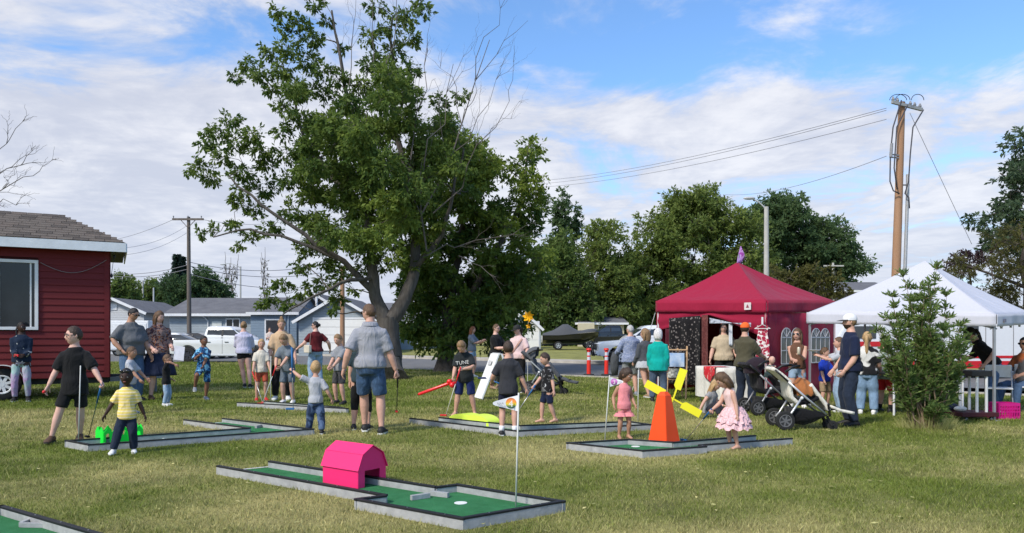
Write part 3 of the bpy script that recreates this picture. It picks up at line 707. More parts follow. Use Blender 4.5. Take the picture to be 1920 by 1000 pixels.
def main_tree():
    D = 24.6
    lst = [(310,30,30),(370,60,38),(420,15,32),(420,110,42),(350,140,40),(290,150,34),(230,190,33),(190,225,25),(260,210,38),(320,200,42),(400,180,42),(450,200,36),(300,260,35),(370,260,46),(440,270,42),(330,310,34),(455,60,26),(330,85,30),
    (180,350,35),(130,390,38),(100,420,35),(190,410,42),(240,390,38),(260,440,42),(150,460,38),(90,490,35),(58,505,22),(120,520,35),(210,500,42),(280,480,38),(330,390,36),(340,450,40),(380,340,44),(430,370,48),(400,430,48),(350,520,44),(280,550,42),(210,560,35),(250,610,38),(185,590,28),
    (130,670,22),(85,685,22),(180,660,28),(230,690,30),(200,725,20),(290,670,35),(350,620,44),(420,560,48),(480,500,50),(600,20,34),(640,80,38),(690,50,40),(740,30,30),(735,5,26),(700,110,40),(650,150,42),(580,110,36),(590,180,44),(640,220,46),(700,200,36),(680,270,48),(620,290,50),(560,250,42),(520,300,46),(490,230,38),(505,150,24),
    (550,370,56),(620,380,58),(690,350,52),(740,400,52),(560,450,58),(640,470,62),(720,470,58),(780,440,52),(800,360,46),(840,410,44),(790,300,34),(850,280,28),(480,420,52),(500,580,52),(560,620,56),(640,580,58),(720,560,56),(420,650,46),(470,690,50),(540,700,56),(620,680,56),(690,640,52),(760,610,50),(400,720,42),(450,760,42),(380,780,36),(330,830,34),(300,870,34),(270,885,24),(340,890,28),(390,850,34),(450,830,38),(500,800,40),(560,790,34),(490,870,34),(470,910,24),(540,850,22),(610,770,40),(690,720,36),(740,690,40),(800,650,44),(700,780,30),(660,760,34),(770,740,30),(580,740,44),(650,640,52),(830,480,48),(870,560,44),(760,520,54),(690,560,56),(400,500,46),(470,360,46),(520,520,54),(590,530,56)]
    puffs = pxpuffs(lst, D, 1.562, (320, 0), 1.6, .34, 44, 1.02)
    # light on the crown's lower right is painted in as paler, yellower leaves
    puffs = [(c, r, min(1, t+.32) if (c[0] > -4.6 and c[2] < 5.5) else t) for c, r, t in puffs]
    def L(pts, dd): return [tuple(P(x, y, D+z)) for (x, y), z in zip(pts, dd)]
    g = G(731, 712); D0 = g.y
    mains = [([tuple(g+Vector((0, 0, -.1))), tuple(P(731, 680, D)), tuple(P(728, 640, D)), tuple(P(726, 596, D))], .43, .36),
        (L([(722, 600), (703, 555), (697, 500), (690, 420), (682, 330), (662, 230), (642, 130), (622, 20)], [0, 0, -.2, -.3, -.3, 0, .2, .3]), .25, .03),
        (L([(732, 600), (758, 562), (777, 510), (782, 440), (772, 350), (742, 250), (735, 150), (737, 30)], [0, .1, .3, .4, .4, .3, 0, -.2]), .28, .03),
        (L([(701, 548), (645, 490), (572, 440), (490, 385), (430, 330)], [0, -.5, -1, -1.3, -1.2]), .12, .025),
        (L([(690, 420), (620, 330), (560, 230), (530, 120)], [-.3, .4, .9, .8]), .11, .025),
        (L([(640, 488), (560, 455), (470, 430), (400, 445)], [-.5, -1.1, -1.6, -1.4]), .07, .02),
        (L([(777, 505), (830, 440), (850, 360), (870, 280)], [.3, -.2, -.5, -.5]), .10, .03),
        (L([(700, 520), (640, 530), (580, 560), (530, 590)], [-.2, -1.0, -1.6, -1.8]), .08, .02)]
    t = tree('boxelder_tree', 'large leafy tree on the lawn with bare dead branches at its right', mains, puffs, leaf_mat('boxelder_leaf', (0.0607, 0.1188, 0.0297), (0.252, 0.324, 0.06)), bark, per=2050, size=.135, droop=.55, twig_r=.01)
    mb = MB()      # the dead, leafless branches at top and right
    def dead(a, b, depth, r, lvl):
        d0 = D-1.6+depth*.3; A = np.array(P(*a, d0)); B = np.array(P(*b, d0+depth)); grow(A, B, r, lvl)
    def grow(A, B, r, lvl):
        seg = limb_points(A, B, 6, .035, .03); mb.tube(seg, list(np.linspace(r, r*.3, 6)), 5 if lvl > 1 else 4)
        if lvl <= 0: return
        Ln = np.linalg.norm(B-A)
        for _ in range(6 if lvl == 2 else 4):
            i = rng.integers(1, 6); dirn = (B-A)/Ln+unit(1)[0]*.65; dirn /= np.linalg.norm(dirn)
            grow(seg[i], seg[i]+dirn*Ln*(.25+.2*rng.random()), r*.36, lvl-1)
    for a, b, r in (((800, 470), (918, 75), .042), ((790, 420), (850, 120), .03), ((812, 400), (955, 190), .028), ((830, 330), (930, 150), .022), ((770, 300), (800, 90), .03), ((735, 160), (748, -40), .025), ((700, 120), (690, -20), .02), ((655, 160), (668, -20), .02), ((800, 480), (960, 440), .025), ((860, 480), (930, 520), .02), ((640, 130), (610, -30), .02)):
        dead(a, b, (rng.random()-.5)*1.2, r*.8, 2)
    obj('dead_branches', mb, deadwood, t, inv=W(t))
main_tree()
def second_tree():
    D = 29.0; g = G(832, 697)
    ells = [(870, 300, 62, 62), (915, 370, 85, 75), (845, 410, 75, 80), (955, 460, 68, 85), (890, 520, 105, 75), (845, 590, 85, 55), (940, 590, 72, 50), (795, 610, 40, 45), (993, 290, 16, 50), (985, 370, 32, 60), (1005, 470, 24, 60), (800, 500, 60, 60), (830, 640, 55, 25), (970, 560, 50, 60), (930, 640, 60, 22), (790, 540, 45, 50)]
    puffs = fill(ells, D, 240, .62, .36, 1.9)
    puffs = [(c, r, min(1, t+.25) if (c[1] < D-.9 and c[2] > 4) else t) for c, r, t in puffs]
    mains = [([tuple(g+Vector((0, 0, -.1))), tuple(P(834, 660, D)), tuple(P(838, 610, D)), tuple(P(850, 520, D)), tuple(P(868, 420, D)), tuple(P(880, 300, D))], .36, .05),
        ([tuple(P(836, 640, D)), tuple(P(880, 560, D-.5)), tuple(P(930, 470, D-.6)), tuple(P(975, 380, D-.3)), tuple(P(992, 270, D))], .2, .03),
        ([tuple(P(846, 690, D-.3)), tuple(P(848, 650, D-.3)), tuple(P(858, 600, D-.4)), tuple(P(862, 540, D-.6))], .12, .06)]
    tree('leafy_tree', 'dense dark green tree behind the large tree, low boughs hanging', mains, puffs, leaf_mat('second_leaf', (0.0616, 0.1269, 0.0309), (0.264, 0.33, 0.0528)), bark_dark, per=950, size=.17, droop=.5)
second_tree()
LEAF = {'mid': leaf_mat('mid_leaf', (0.0607, 0.1148, 0.0338), (0.2, 0.2625, 0.0625)), 'dark': leaf_mat('dark_leaf', (0.0432, 0.09, 0.0396), (0.132, 0.2018, 0.0776)),
        'pale': leaf_mat('pale_leaf', (0.0754, 0.1274, 0.0338), (0.24, 0.3, 0.072)), 'olive': leaf_mat('olive_leaf', (0.065, 0.0715, 0.0208), (0.162, 0.15, 0.042)), 'plum': leaf_mat('plum_leaf', (.03, .016, .022), (.08, .045, .05)), 'blue': leaf_mat('spruce_needle', (0.0182, 0.039, 0.0286), (0.052, 0.0845, 0.065))}
def bgtree(name, label, base_px, d, ells, n, rp, kind, per, size, z0=.4, tone=.42, trunk_r=.25, group='trees beyond the street', nlimb=4):
    b = P(base_px, 640, d); b.z = z0-.1
    puffs = fill(ells, d, int(n*1.25), rp, tone+.08)
    topc = P(ells[0][0], ells[0][1], d)
    mains = [([tuple(b), tuple((b*.6+topc*.4)), tuple(topc)], trunk_r, trunk_r*.3)]
    for e in ells[1:1+nlimb]:
        c = P(e[0], e[1], d); mains.append(([tuple(b*.6+topc*.4), tuple((b*.3+topc*.3+c*.4)), tuple(c)], trunk_r*.5, trunk_r*.15))
    return tree(name, label, mains, puffs, LEAF[kind], bark_dark, per=per*1.35, size=size, droop=.25, twig_r=.03, group=group)
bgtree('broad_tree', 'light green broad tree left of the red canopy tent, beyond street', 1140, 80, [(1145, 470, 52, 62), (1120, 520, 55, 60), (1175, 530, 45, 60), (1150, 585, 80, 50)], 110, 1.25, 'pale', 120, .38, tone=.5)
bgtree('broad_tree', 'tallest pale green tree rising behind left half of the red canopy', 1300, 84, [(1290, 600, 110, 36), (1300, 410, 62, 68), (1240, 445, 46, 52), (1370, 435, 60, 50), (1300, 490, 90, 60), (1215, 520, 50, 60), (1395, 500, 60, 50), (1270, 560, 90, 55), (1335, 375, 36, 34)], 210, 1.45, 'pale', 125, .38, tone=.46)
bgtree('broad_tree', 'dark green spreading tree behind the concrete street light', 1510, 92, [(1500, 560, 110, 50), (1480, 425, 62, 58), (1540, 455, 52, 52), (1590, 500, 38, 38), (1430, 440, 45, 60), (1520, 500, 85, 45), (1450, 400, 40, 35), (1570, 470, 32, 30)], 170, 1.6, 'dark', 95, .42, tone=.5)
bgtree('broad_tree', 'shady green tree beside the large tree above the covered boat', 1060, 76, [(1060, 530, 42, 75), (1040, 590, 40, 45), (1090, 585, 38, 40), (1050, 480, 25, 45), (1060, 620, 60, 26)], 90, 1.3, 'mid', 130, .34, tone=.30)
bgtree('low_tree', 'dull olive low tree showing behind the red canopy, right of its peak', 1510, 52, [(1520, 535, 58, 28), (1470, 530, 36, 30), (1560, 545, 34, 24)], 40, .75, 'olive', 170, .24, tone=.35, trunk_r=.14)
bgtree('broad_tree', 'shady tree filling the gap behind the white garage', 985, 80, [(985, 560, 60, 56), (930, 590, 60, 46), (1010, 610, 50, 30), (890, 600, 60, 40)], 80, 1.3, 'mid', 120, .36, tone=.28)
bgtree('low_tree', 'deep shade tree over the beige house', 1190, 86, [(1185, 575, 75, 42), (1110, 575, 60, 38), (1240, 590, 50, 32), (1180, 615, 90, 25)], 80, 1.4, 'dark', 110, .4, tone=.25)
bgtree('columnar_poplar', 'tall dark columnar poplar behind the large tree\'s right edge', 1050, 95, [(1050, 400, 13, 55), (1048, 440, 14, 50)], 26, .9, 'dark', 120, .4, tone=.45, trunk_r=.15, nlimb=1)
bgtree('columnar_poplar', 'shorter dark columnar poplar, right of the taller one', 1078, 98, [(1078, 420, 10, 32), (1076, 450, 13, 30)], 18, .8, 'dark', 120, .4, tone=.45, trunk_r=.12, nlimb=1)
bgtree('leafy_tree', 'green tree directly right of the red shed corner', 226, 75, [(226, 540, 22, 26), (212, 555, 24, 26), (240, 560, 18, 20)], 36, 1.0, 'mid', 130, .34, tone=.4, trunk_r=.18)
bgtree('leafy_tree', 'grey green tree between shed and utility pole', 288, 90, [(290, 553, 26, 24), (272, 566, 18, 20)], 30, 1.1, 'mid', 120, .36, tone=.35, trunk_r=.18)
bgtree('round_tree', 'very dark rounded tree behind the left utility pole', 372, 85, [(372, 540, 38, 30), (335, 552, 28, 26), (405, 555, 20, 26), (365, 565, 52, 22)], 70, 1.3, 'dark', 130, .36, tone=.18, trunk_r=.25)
for px, top, w, lb in ((497, 484, 7, 'thin half-bare poplar, right of three behind the blue house'), (424, 496, 5, 'thin half-bare poplar, left of three behind the blue house'), (438, 500, 5, 'thin half-bare poplar, middle of three behind the blue house')):
    d = 100; b = P(px, 640, d); b.z = .3; tp = P(px, top, d)
    mains = [([tuple(b), tuple((b+tp)/2), tuple(tp)], .16, .03)]
    pf = [(tuple(b*(1-t)+tp*t+Vector(((random.random()-.5)*w*.1, (random.random()-.5)*.8, 0))), .45, .5) for t in np.linspace(.35, .97, 16)]
    for k in range(10):
        t = .3+.065*k; q = b*(1-t)+tp*t; a = random.random()*6.28; mains.append(([tuple(q), tuple(q+Vector((math.cos(a)*.5, math.sin(a)*.5, 1.6))), tuple(q+Vector((math.cos(a)*.6, math.sin(a)*.6, 2.9)))], .05, .02))
    tree('thin_poplar', lb, mains, pf, leaf_mat('poplar_leaf', (.09, .085, .06), (.17, .16, .11)), deadwood, per=70, size=.25, twig_r=.02, group='thin poplars behind the houses')
def spruce(px, top, d, base_w, lb):
    b = P(px, 640, d); b.z = .3; tp = P(px, top, d); H = tp.z-b.z
    rt = thing('spruce_tree', lb, 'tree', b, 0, 'spruce trees at left'); mb = MB(); mb.tube([(0, 0, 0), (0, 0, H*.97)], [.22, .02], 8); obj('trunk', mb, bark_dark, rt)
    n = 5200; t = rng.random(n)**.8; z = H*(.1+.9*t); rad = base_w*(1-t)**.9+.1; lay = .75+.25*np.sin(z*6.0)
    a = np.floor(rng.random(n)*9)/9*2*np.pi+np.floor(z*1.1)*1.3+rng.normal(size=n)*.16; q = np.sqrt(rng.random(n)); rr = rad*lay*q
    p = np.stack([np.cos(a)*rr, np.sin(a)*rr, z-rr*.38], 1); dv = np.stack([np.cos(a), np.sin(a), -.35+0*a], 1)+unit(n)*.5; dv /= np.linalg.norm(dv, axis=1)[:, None]
    s = np.cross(dv, unit(n)); s /= np.linalg.norm(s, axis=1)[:, None]; L = (.28+.25*rng.random(n))[:, None]
    v = np.stack([p, p+dv*L*.5+s*L*.22, p+dv*L, p+dv*L*.5-s*L*.22], 1); c = np.ones((n, 4, 4)); c[:, :, 0] = rng.random(n)[:, None]
    rawmesh('crown', v.reshape(-1, 3), np.arange(4*n).reshape(n, 4), LEAF['blue'], c.reshape(-1, 4), 'tone', parent=rt)
spruce(332, 477, 88, 1.9, 'tall pointed spruce tree, left of the pair behind the utility pole'); spruce(341, 481, 90, 1.7, 'tall pointed spruce tree, right of the pair beside the utility pole')
def right_trees():
    d = 34
    b = P(1990, 640, d); b.z = 0
    ells = [(1905, 285, 26, 48), (1872, 325, 32, 22), (1910, 370, 40, 50), (1868, 405, 38, 32), (1905, 450, 55, 45), (1960, 350, 60, 100), (1980, 470, 60, 80), (1850, 445, 26, 22)]
    puffs = fill(ells, d, 130, .55, .4, 1.6)
    mains = [([tuple(b), tuple(P(1985, 520, d)), tuple(P(1965, 420, d)), tuple(P(1930, 280, d))], .3, .05), ([tuple(P(1983, 500, d)), tuple(P(1930, 440, d)), tuple(P(1870, 400, d))], .12, .03), ([tuple(P(1965, 420, d)), tuple(P(1920, 360, d)), tuple(P(1875, 325, d))], .1, .03)]
    tree('cottonwood_tree', 'tall grey green tree cut off by the right edge', mains, puffs, leaf_mat('cottonwood_leaf', (0.0467, 0.0867, 0.0467), (0.143, 0.2002, 0.1001)), bark_dark, per=520, size=.19)
    d = 28; b = P(1930, 640, d); b.z = 0
    ells = [(1900, 480, 60, 34), (1860, 505, 60, 22), (1800, 512, 36, 14), (1775, 492, 16, 10), (1900, 530, 70, 34), (1890, 440, 40, 22), (1930, 560, 60, 50)]
    puffs = fill(ells, d, 120, .34, .4, 1.2)
    mains = [([tuple(b), tuple(P(1925, 540, d)), tuple(P(1910, 420, d))], .2, .04), ([tuple(P(1925, 540, d)), tuple(P(1860, 515, d)), tuple(P(1770, 492, d))], .08, .02)]
    tree('juniper_tree', 'olive green evergreen with spreading boughs behind white canopy', mains, puffs, LEAF['olive'], bark_dark, per=1000, size=.12, aspect=.3)
    d = 31; b = P(1815, 640, d); b.z = 0
    puffs = fill([(1815, 490, 34, 22), (1850, 478, 20, 14), (1790, 505, 22, 12)], d, 40, .26, .4, .7)
    tree('plum_tree', 'purple leaved small tree peeking over the white canopy', [([tuple(b), tuple(P(1817, 560, d)), tuple(P(1820, 480, d))], .09, .03)], puffs, LEAF['plum'], bark_dark, per=700, size=.12)
right_trees()
def bare_tree():
    d = 30; b = P(-75, 640, d); b.z = 0; rt = thing('bare_tree', 'leafless grey twigs of a dead tree above the red shed roof', 'tree', b); mb = MB()
    def grow(A, B, r, lvl):
        seg = limb_points(A, B, 6, .05, .05); mb.tube(seg, list(np.linspace(r, max(r*.35, .004), 6)), 5)
        if lvl <= 0: return
        Ln = np.linalg.norm(B-A)
        for _ in range(5):
            i = rng.integers(2, 6); dirn = (B-A)/Ln+unit(1)[0]*.75; dirn /= np.linalg.norm(dirn); grow(seg[i], seg[i]+dirn*Ln*(.25+.15*rng.random()), r*.42, lvl-1)
    f = np.array(P(-70, 420, d)); mb.tube(limb_points(np.array(b), f, 6, .02), list(np.linspace(.22, .15, 6)), 8)
    for q, r in (((40, 310), .035), ((62, 330), .03), ((12, 270), .035), ((30, 385), .03), ((-80, 250), .06)): grow(f, np.array(P(*q, d-.5+rng.random())), r, 2)
    obj('trunk', mb, deadwood, rt, inv=W(rt))
bare_tree()
def bush():
    b = G(1737, 803); rt = thing('leafy_sapling', 'leafy multi-stemmed green sapling on the lawn before the white canopy', 'shrub', b); s = b.y/FPX; d = b.y
    mb = MB(); V = []; C = []
    tips = [(1757, 505), (1690, 520), (1720, 545), (1780, 560), (1740, 590), (1665, 560), (1660, 600), (1700, 600), (1810, 610), (1800, 650), (1655, 650), (1690, 660), (1750, 640), (1775, 690), (1700, 700), (1670, 705), (1815, 690), (1730, 560), (1770, 620), (1660, 690), (1790, 745), (1690, 760), (1760, 770), (1720, 650), (1745, 540), (1705, 565), (1640, 625), (1820, 640), (1735, 700), (1680, 630), (1750, 735), (1715, 735)]
    for i, (x, y) in enumerate(tips):
        e = np.array(P(1737+(x-1737)*.92, y, d+(rng.random()-.5)*.9))-np.array(b); a = np.array([(rng.random()-.5)*.35, (rng.random()-.5)*.3, 0])
        mid = a*.6+e*np.array([.55, .55, .5])+np.array([0, 0, .05]); k = 13; t = np.linspace(0, 1, k)[:, None]
        pts = (1-t)**2*a+2*t*(1-t)*mid+t**2*e+rng.normal(size=(k, 3))*.012; r = .024 if i == 0 else .011
        mb.tube(pts, list(np.linspace(r, .003, k)), 6)
        for j in range(3 if i % 3 else 5, k):      # side shoots with narrow upright leaves
            for _ in range(7):
                u = unit(1)[0]; u[2] = abs(u[2])*.8+.35; u /= np.linalg.norm(u); L = .08+.17*rng.random()*(1.25-j/k); q = pts[j]; mb.tube([q, q+u*L], [.003, .0015], 4)
                n = 9; tt = rng.random(n)[:, None]; p = q+u*L*tt; dv = u*.8+unit(n)*.75; dv[:, 2] += .15; dv /= np.linalg.norm(dv, axis=1)[:, None]
                sd = np.cross(dv, unit(n)); sd /= np.linalg.norm(sd, axis=1)[:, None]; ll = (.055+.045*rng.random(n))[:, None]
                V.append(np.stack([p, p+dv*ll*.45+sd*ll*.15, p+dv*ll, p+dv*ll*.45-sd*ll*.15], 1)); cc = np.ones((n, 4, 4)); cc[:, :, 0] = np.clip(rng.random(n)*.8+.1*(e[2]-1), 0, 1)[:, None]; C.append(cc)
    mb.tube([(0, 0, 0), (.0, 0, .25), (.03, 0, .6), (.0, .02, 1.1)], [.035, .03, .026, .012], 8)
    obj('stems', mb, mat('sapling_bark', (.20, .145, .095), .9, .25, 12), rt)
    V = np.concatenate(V); C = np.concatenate(C); n = len(V)
    rawmesh('crown', V.reshape(-1, 3), np.arange(4*n).reshape(n, 4), leaf_mat('sapling_leaf', (0.0726, 0.1386, 0.0343), (0.2662, 0.3509, 0.1029)), C.reshape(-1, 4), 'tone', parent=rt)
    n = 900; a = rng.random(n)*6.28; q = rng.random(n)**.6*.42; p = np.stack([np.cos(a)*q, np.sin(a)*q*.7, 0*a], 1); hh = (.10+.2*rng.random(n))*(1.25-q*1.6)
    tip = p+np.stack([np.cos(a)*.08+rng.normal(size=n)*.05, np.sin(a)*.08, hh], 1); w = np.stack([rng.normal(size=n)*.004, 0*a, 0*a], 1)
    v = np.stack([p-w, p+w, tip], 1); c = np.ones((n, 3, 4)); c[:, :, 0] = .35+.5*rng.random(n)[:, None]
    rawmesh('tall_grass', v.reshape(-1, 3), np.arange(3*n).reshape(n, 3), GRB(), c.reshape(-1, 4), 'tone', parent=rt)
def GRB(): return [m for m in bpy.data.materials if m.name == 'grass_blades'][0]
bush()
# ================================================================ red shed on a trailer
def siding_mat(name, rgb, pitch=.14, var=.06):
    m = mat(name, rgb, .6, var, 4)
    N = m.node_tree.nodes; L = m.node_tree.links; tc = N.new('ShaderNodeTexCoord'); sp = N.new('ShaderNodeSeparateXYZ'); L.new(tc.outputs['Object'], sp.inputs[0])
    a = N.new('ShaderNodeMath'); a.operation = 'DIVIDE'; a.inputs[1].default_value = pitch; L.new(sp.outputs[2], a.inputs[0]); f = N.new('ShaderNodeMath'); f.operation = 'FRACT'; L.new(a.outputs[0], f.inputs[0])
    bp = N.new('ShaderNodeBump'); bp.inputs['Strength'].default_value = 1.0; bp.inputs['Distance'].default_value = .03; bp.invert = True; L.new(f.outputs[0], bp.inputs['Height']); L.new(bp.outputs[0], N['Principled BSDF'].inputs['Normal']); return m
red_side = mat('red_vinyl_siding', (.115, .009, .011), .72, .12, 2.2, .12, 12, rgb2=(.150, .013, .015), stretch=(.3, 1, 2))
white_trim = mat('white_trim', (.70, .70, .70), .5, .06, 4, .08, 20)
black_steel = mat('black_steel', (.016, .016, .017), .5, .2)
rubber = mat('tyre_rubber', (.02, .02, .02), .85, .2, 20, .3, 80)
def wheel(parent, c, r, w, rimm, axis='y', spokes=5, rr=.62, name='wheel'):
    """tyre and rim; axle along local y"""
    c = Vector(c); mb = MB()
    prof = [(r*rr, -w/2*.9), (r*.86, -w/2), (r*.965, -w/2*.82), (r, -w/2*.5), (r, w/2*.5), (r*.965, w/2*.82), (r*.86, w/2), (r*rr, w/2*.9)]
    n = 28; rings = [[c+Vector((q*math.cos(2*math.pi*i/n), y, q*math.sin(2*math.pi*i/n))) for q, y in prof] for i in range(n)]
    mb.loft(rings+[rings[0]], caps=False); t = obj(name, mb, rubber, parent, auto=40)
    mb = MB(); nb = 24
    mb.tube([c+Vector((0, -w*.30, 0)), c+Vector((0, w*.30, 0))], r*rr*1.01, nb); d = obj('rim', mb, mat('rim_dark', (.03, .03, .032), .5), t)
    mb = MB(); mb.torus(c+Vector((0, -w*.40, 0)), (0, 1, 0), r*rr*.93, r*.06, 24, 6); mb.torus(c+Vector((0, w*.40, 0)), (0, 1, 0), r*rr*.93, r*.06, 24, 6)
    for s in (-1, 1):
        mb.tube([c+Vector((0, s*w*.28, 0)), c+Vector((0, s*w*.42, 0))], r*.14, 12)
        for k in range(spokes):
            a = 2*math.pi*k/spokes+.3; e = Vector((math.cos(a), 0, math.sin(a))); mb.bar(c+Vector((0, s*w*.37, 0))+e*r*.1, c+Vector((0, s*w*.37, 0))+e*r*rr*.95, r*.17, w*.08, up=(0, 1, 0))
    obj('spokes', mb, rimm, t, auto=40)
    return t
alloy = mat('alloy', (.55, .56, .58), .35, .08, metal=.6)
def shed():
    th = R(28.5); rt = thing('shed_trailer', 'red clapboard concession shed on trailer wheels at left edge', 'shed', (-9.04, 16.6, 0), th)
    LEN, DEP, Z0, Z1 = 6.2, 2.4, .45, 3.28; pitch = .145
    mb = MB(); mb.box((-LEN/2, DEP/2+.02, (Z0+Z1)/2), (LEN-.04, DEP-.04, Z1-Z0)); obj('wall_core', mb, mat('dark_red_core', (.06, .006, .007), .8), rt)
    n = int((Z1-Z0)/pitch)+1; wx0, wx1, wz0, wz1 = -3.0, -1.34, 1.50, 3.0
    shared = {}
    for k in range(n):      # lap siding: every board leans out at its foot
        z = Z0+k*pitch; top = min(z+pitch+.01, Z1)
        spans = [(-LEN, -.09)]
        if top > wz0 and z < wz1: spans = [(-LEN, wx0), (wx1, -.09)]
        for a, b in spans:
            key = (round(a, 3), round(b, 3), round(top-z, 3))
            if key not in shared:
                m = MB(); h = top-z
                vs = [(a, .004, h), (b, .004, h), (b, -.004, h), (a, -.004, h), (a, .004, 0), (b, .004, 0), (b, -.022, 0), (a, -.022, 0), (a, -.022, .018), (b, -.022, .018)]
                m.add(vs, [(0, 1, 2, 3), (4, 7, 6, 5), (7, 8, 9, 6), (8, 3, 2, 9), (0, 4, 5, 1), (0, 3, 8, 7, 4), (1, 5, 6, 9, 2)])
                shared[key] = obj('siding_board', m, red_side, rt); o = shared[key]
            else:
                o = shared[key].copy(); COL.objects.link(o); o.parent = rt
            o.location = (0, 0, z)
    for k in range(n):
        z = Z0+k*pitch; top = min(z+pitch+.01, Z1); key = ('e', round(top-z, 3))
        if key not in shared:
            m = MB(); h = top-z; m.add([(-.004, .1, h), (-.004, DEP, h), (.022, .1, 0), (.022, DEP, 0), (-.02, .1, h), (-.02, DEP, h), (-.02, .1, 0), (-.02, DEP, 0)], [(0, 2, 3, 1), (4, 5, 7, 6), (0, 1, 5, 4), (2, 6, 7, 3), (0, 4, 6, 2), (1, 3, 7, 5)]); shared[key] = obj('siding_board', m, red_side, rt); o = shared[key]
        else: o = shared[key].copy(); COL.objects.link(o); o.parent = rt
        o.location = (0, 0, z)
    mb = MB(); mb.box((-.045, -.012, (Z0+Z1)/2), (.10, .034, Z1-Z0)); mb.box((.012, .055, (Z0+Z1)/2), (.034, .10, Z1-Z0-.004)); obj('corner_trim', mb, red_side, rt)
    # window
    wf = MB(); t = .065; cx = (wx0+wx1)/2
    for z in (wz0+t/2, wz1-t/2): wf.box((cx, -.02, z), (wx1-wx0, .07, t))
    for x in (wx0+t/2, wx1-t/2, -2.06): wf.box((x, -.02, (wz0+wz1)/2), (t, .066, wz1-wz0-2*t))
    win = obj('window', wf, white_trim, rt, bevel=.004)
    for a, b in ((-2.027, wx1-t), (wx0+t, -2.093)):
        m = MB(); m.box(((a+b)/2, .0, (wz0+wz1)/2), (b-a, .006, wz1-wz0-2*t)); obj('pane', m, glass(), win)
    m = MB(); m.box((wx1-.14, -.008, (wz0+wz1)/2), (.03, .02, wz1-wz0-2*t)); obj('sash_bar', m, white_trim, win)
    # roof: hipped, with courses of shingles
    ov = .32; ex0, ex1, ey0, ey1 = -LEN-.3, .33, -ov, DEP+ov; rz = 4.17; ez = 3.44; ry = DEP/2; rx1 = -.95
    m = MB(); m.add([(ex0, ey0, ez), (ex1, ey0, ez), (ex1, ey1, ez), (ex0, ey1, ez), (ex0, ry, rz), (rx1, ry, rz)], [(0, 1, 5, 4), (1, 2, 5), (2, 3, 4, 5), (0, 4, 3), (0, 3, 2, 1)])
    roof = obj('roof', m, mat('roof_deck', (.05, .045, .04), .9), rt)
    sh = mat('asphalt_shingle', (.10, .082, .068), .95, .3, 3.2, .6, 120, rgb2=(.16, .135, .115)); sh2 = mat('asphalt_shingle_dark', (.06, .05, .043), .95, .3, 3.2, .6, 120, rgb2=(.11, .093, .08)); sh3 = mat('asphalt_shingle_warm', (.13, .105, .088), .95, .3, 3.2, .6, 120)
    rows = 11; slope = Vector((0, ry-ey0, rz-ez)); sl = slope.length; sd = slope/sl; nrm = Vector((0, -sd.z, sd.y)); base_me = {}
    for r in range(rows):
        f0 = r/rows; p0 = Vector((0, ey0, ez))+slope*f0; xr = ex1+(rx1-ex1)*(f0+.5/rows); wd = .30; off = (r % 3)*.1+random.random()*.05; x = xr
        first = True
        while x > -4.2:
            w = wd if not first else max(.06, off); first = False; x0 = max(x-w, ex0); key = round(x-x0, 2)
            mm = random.choice((sh, sh, sh2, sh3)); kk = (key, mm.name)
            if kk not in base_me:
                q = MB(); q.bar((-key/2+.004, 0, 0), (key/2-.004, 0, 0), sl/rows*1.18, .012, up=nrm); me = q.mesh('shingle'); me.materials.append(mm); base_me[kk] = me
            o = bpy.data.objects.new('shingle', base_me[kk]); COL.objects.link(o); o.parent = roof
            o.location = Vector(((x+x0)/2, 0, 0))+p0+sd*(sl/rows*.5)+nrm*(.012+.003*random.random()); o.rotation_euler = (-.035, 0, 0); x = x0
    fascia = mat('white_fascia', (.66, .69, .72), .55, .1, 3, .1, 15)
    m = MB(); m.box(((ex0+ex1)/2, ey0-.012, ez-.105), (ex1-ex0, .024, .2)); obj('fascia_board', m, fascia, rt); m = MB(); m.box((ex1+.012, (ey0+ey1)/2, ez-.107), (.024, ey1-ey0, .2)); obj('fascia_board', m, fascia, rt)
    m = MB(); m.box(((ex0+ex1)/2, DEP/2, ez-.17), (ex1-ex0-.05, ey1-ey0-.03, .02)); obj('soffit', m, mat('soffit', (.12, .11, .11), .8), rt)
    # chassis, wheels, fender, tongue
    m = MB(); m.box((-LEN/2, .25, .38), (LEN, .1, .13)); m.box((-LEN/2, DEP-.25, .38), (LEN, .1, .13)); 
    for x in (-.1, -1.5, -3, -4.5): m.box((x, DEP/2, .375), (.08, DEP-.6, .1))
    obj('chassis', m, black_steel, rt)
    for x in (-1.98, -2.78): wheel(rt, (x, -.02, .345), .345, .2, mat('white_rim', (.72, .72, .72), .4), rr=.58, spokes=8)
    m = MB(); rr = .41
    for cx in (-1.98,):
        pts = [Vector((cx+rr*math.cos(a), -.06, .345+rr*math.sin(a))) for a in np.linspace(.05, math.pi*.6, 12)]
        for a, b in zip(pts, pts[1:]): m.bar(a, b, .26, .012, up=(a+b)/2-Vector((cx, -.06, .345)))
    obj('fender', m, white_trim, rt)
    m = MB(); m.bar((0, .35, .38), (1.25, DEP/2-.06, .40), .07, .1); m.bar((0, DEP-.35, .38), (1.25, DEP/2+.06, .40), .07, .099); m.tube([(1.0, DEP/2, 0), (1.0, DEP/2, .75)], .03, 8); obj('hitch_tongue', m, mat('grey_steel', (.18, .19, .2), .5), rt)
    m = MB(); m.tube([(.1, -.03, 3.2), (.05, -.06, 2.8), (.04, -.05, 2.75)], .006, 5); m.ell((.05, -.06, 2.72), (.025, .025, .05)); m.ell((.1, -.03, 3.15), (.03, .03, .045)); obj('hanging_lamp', m, black_steel, rt)
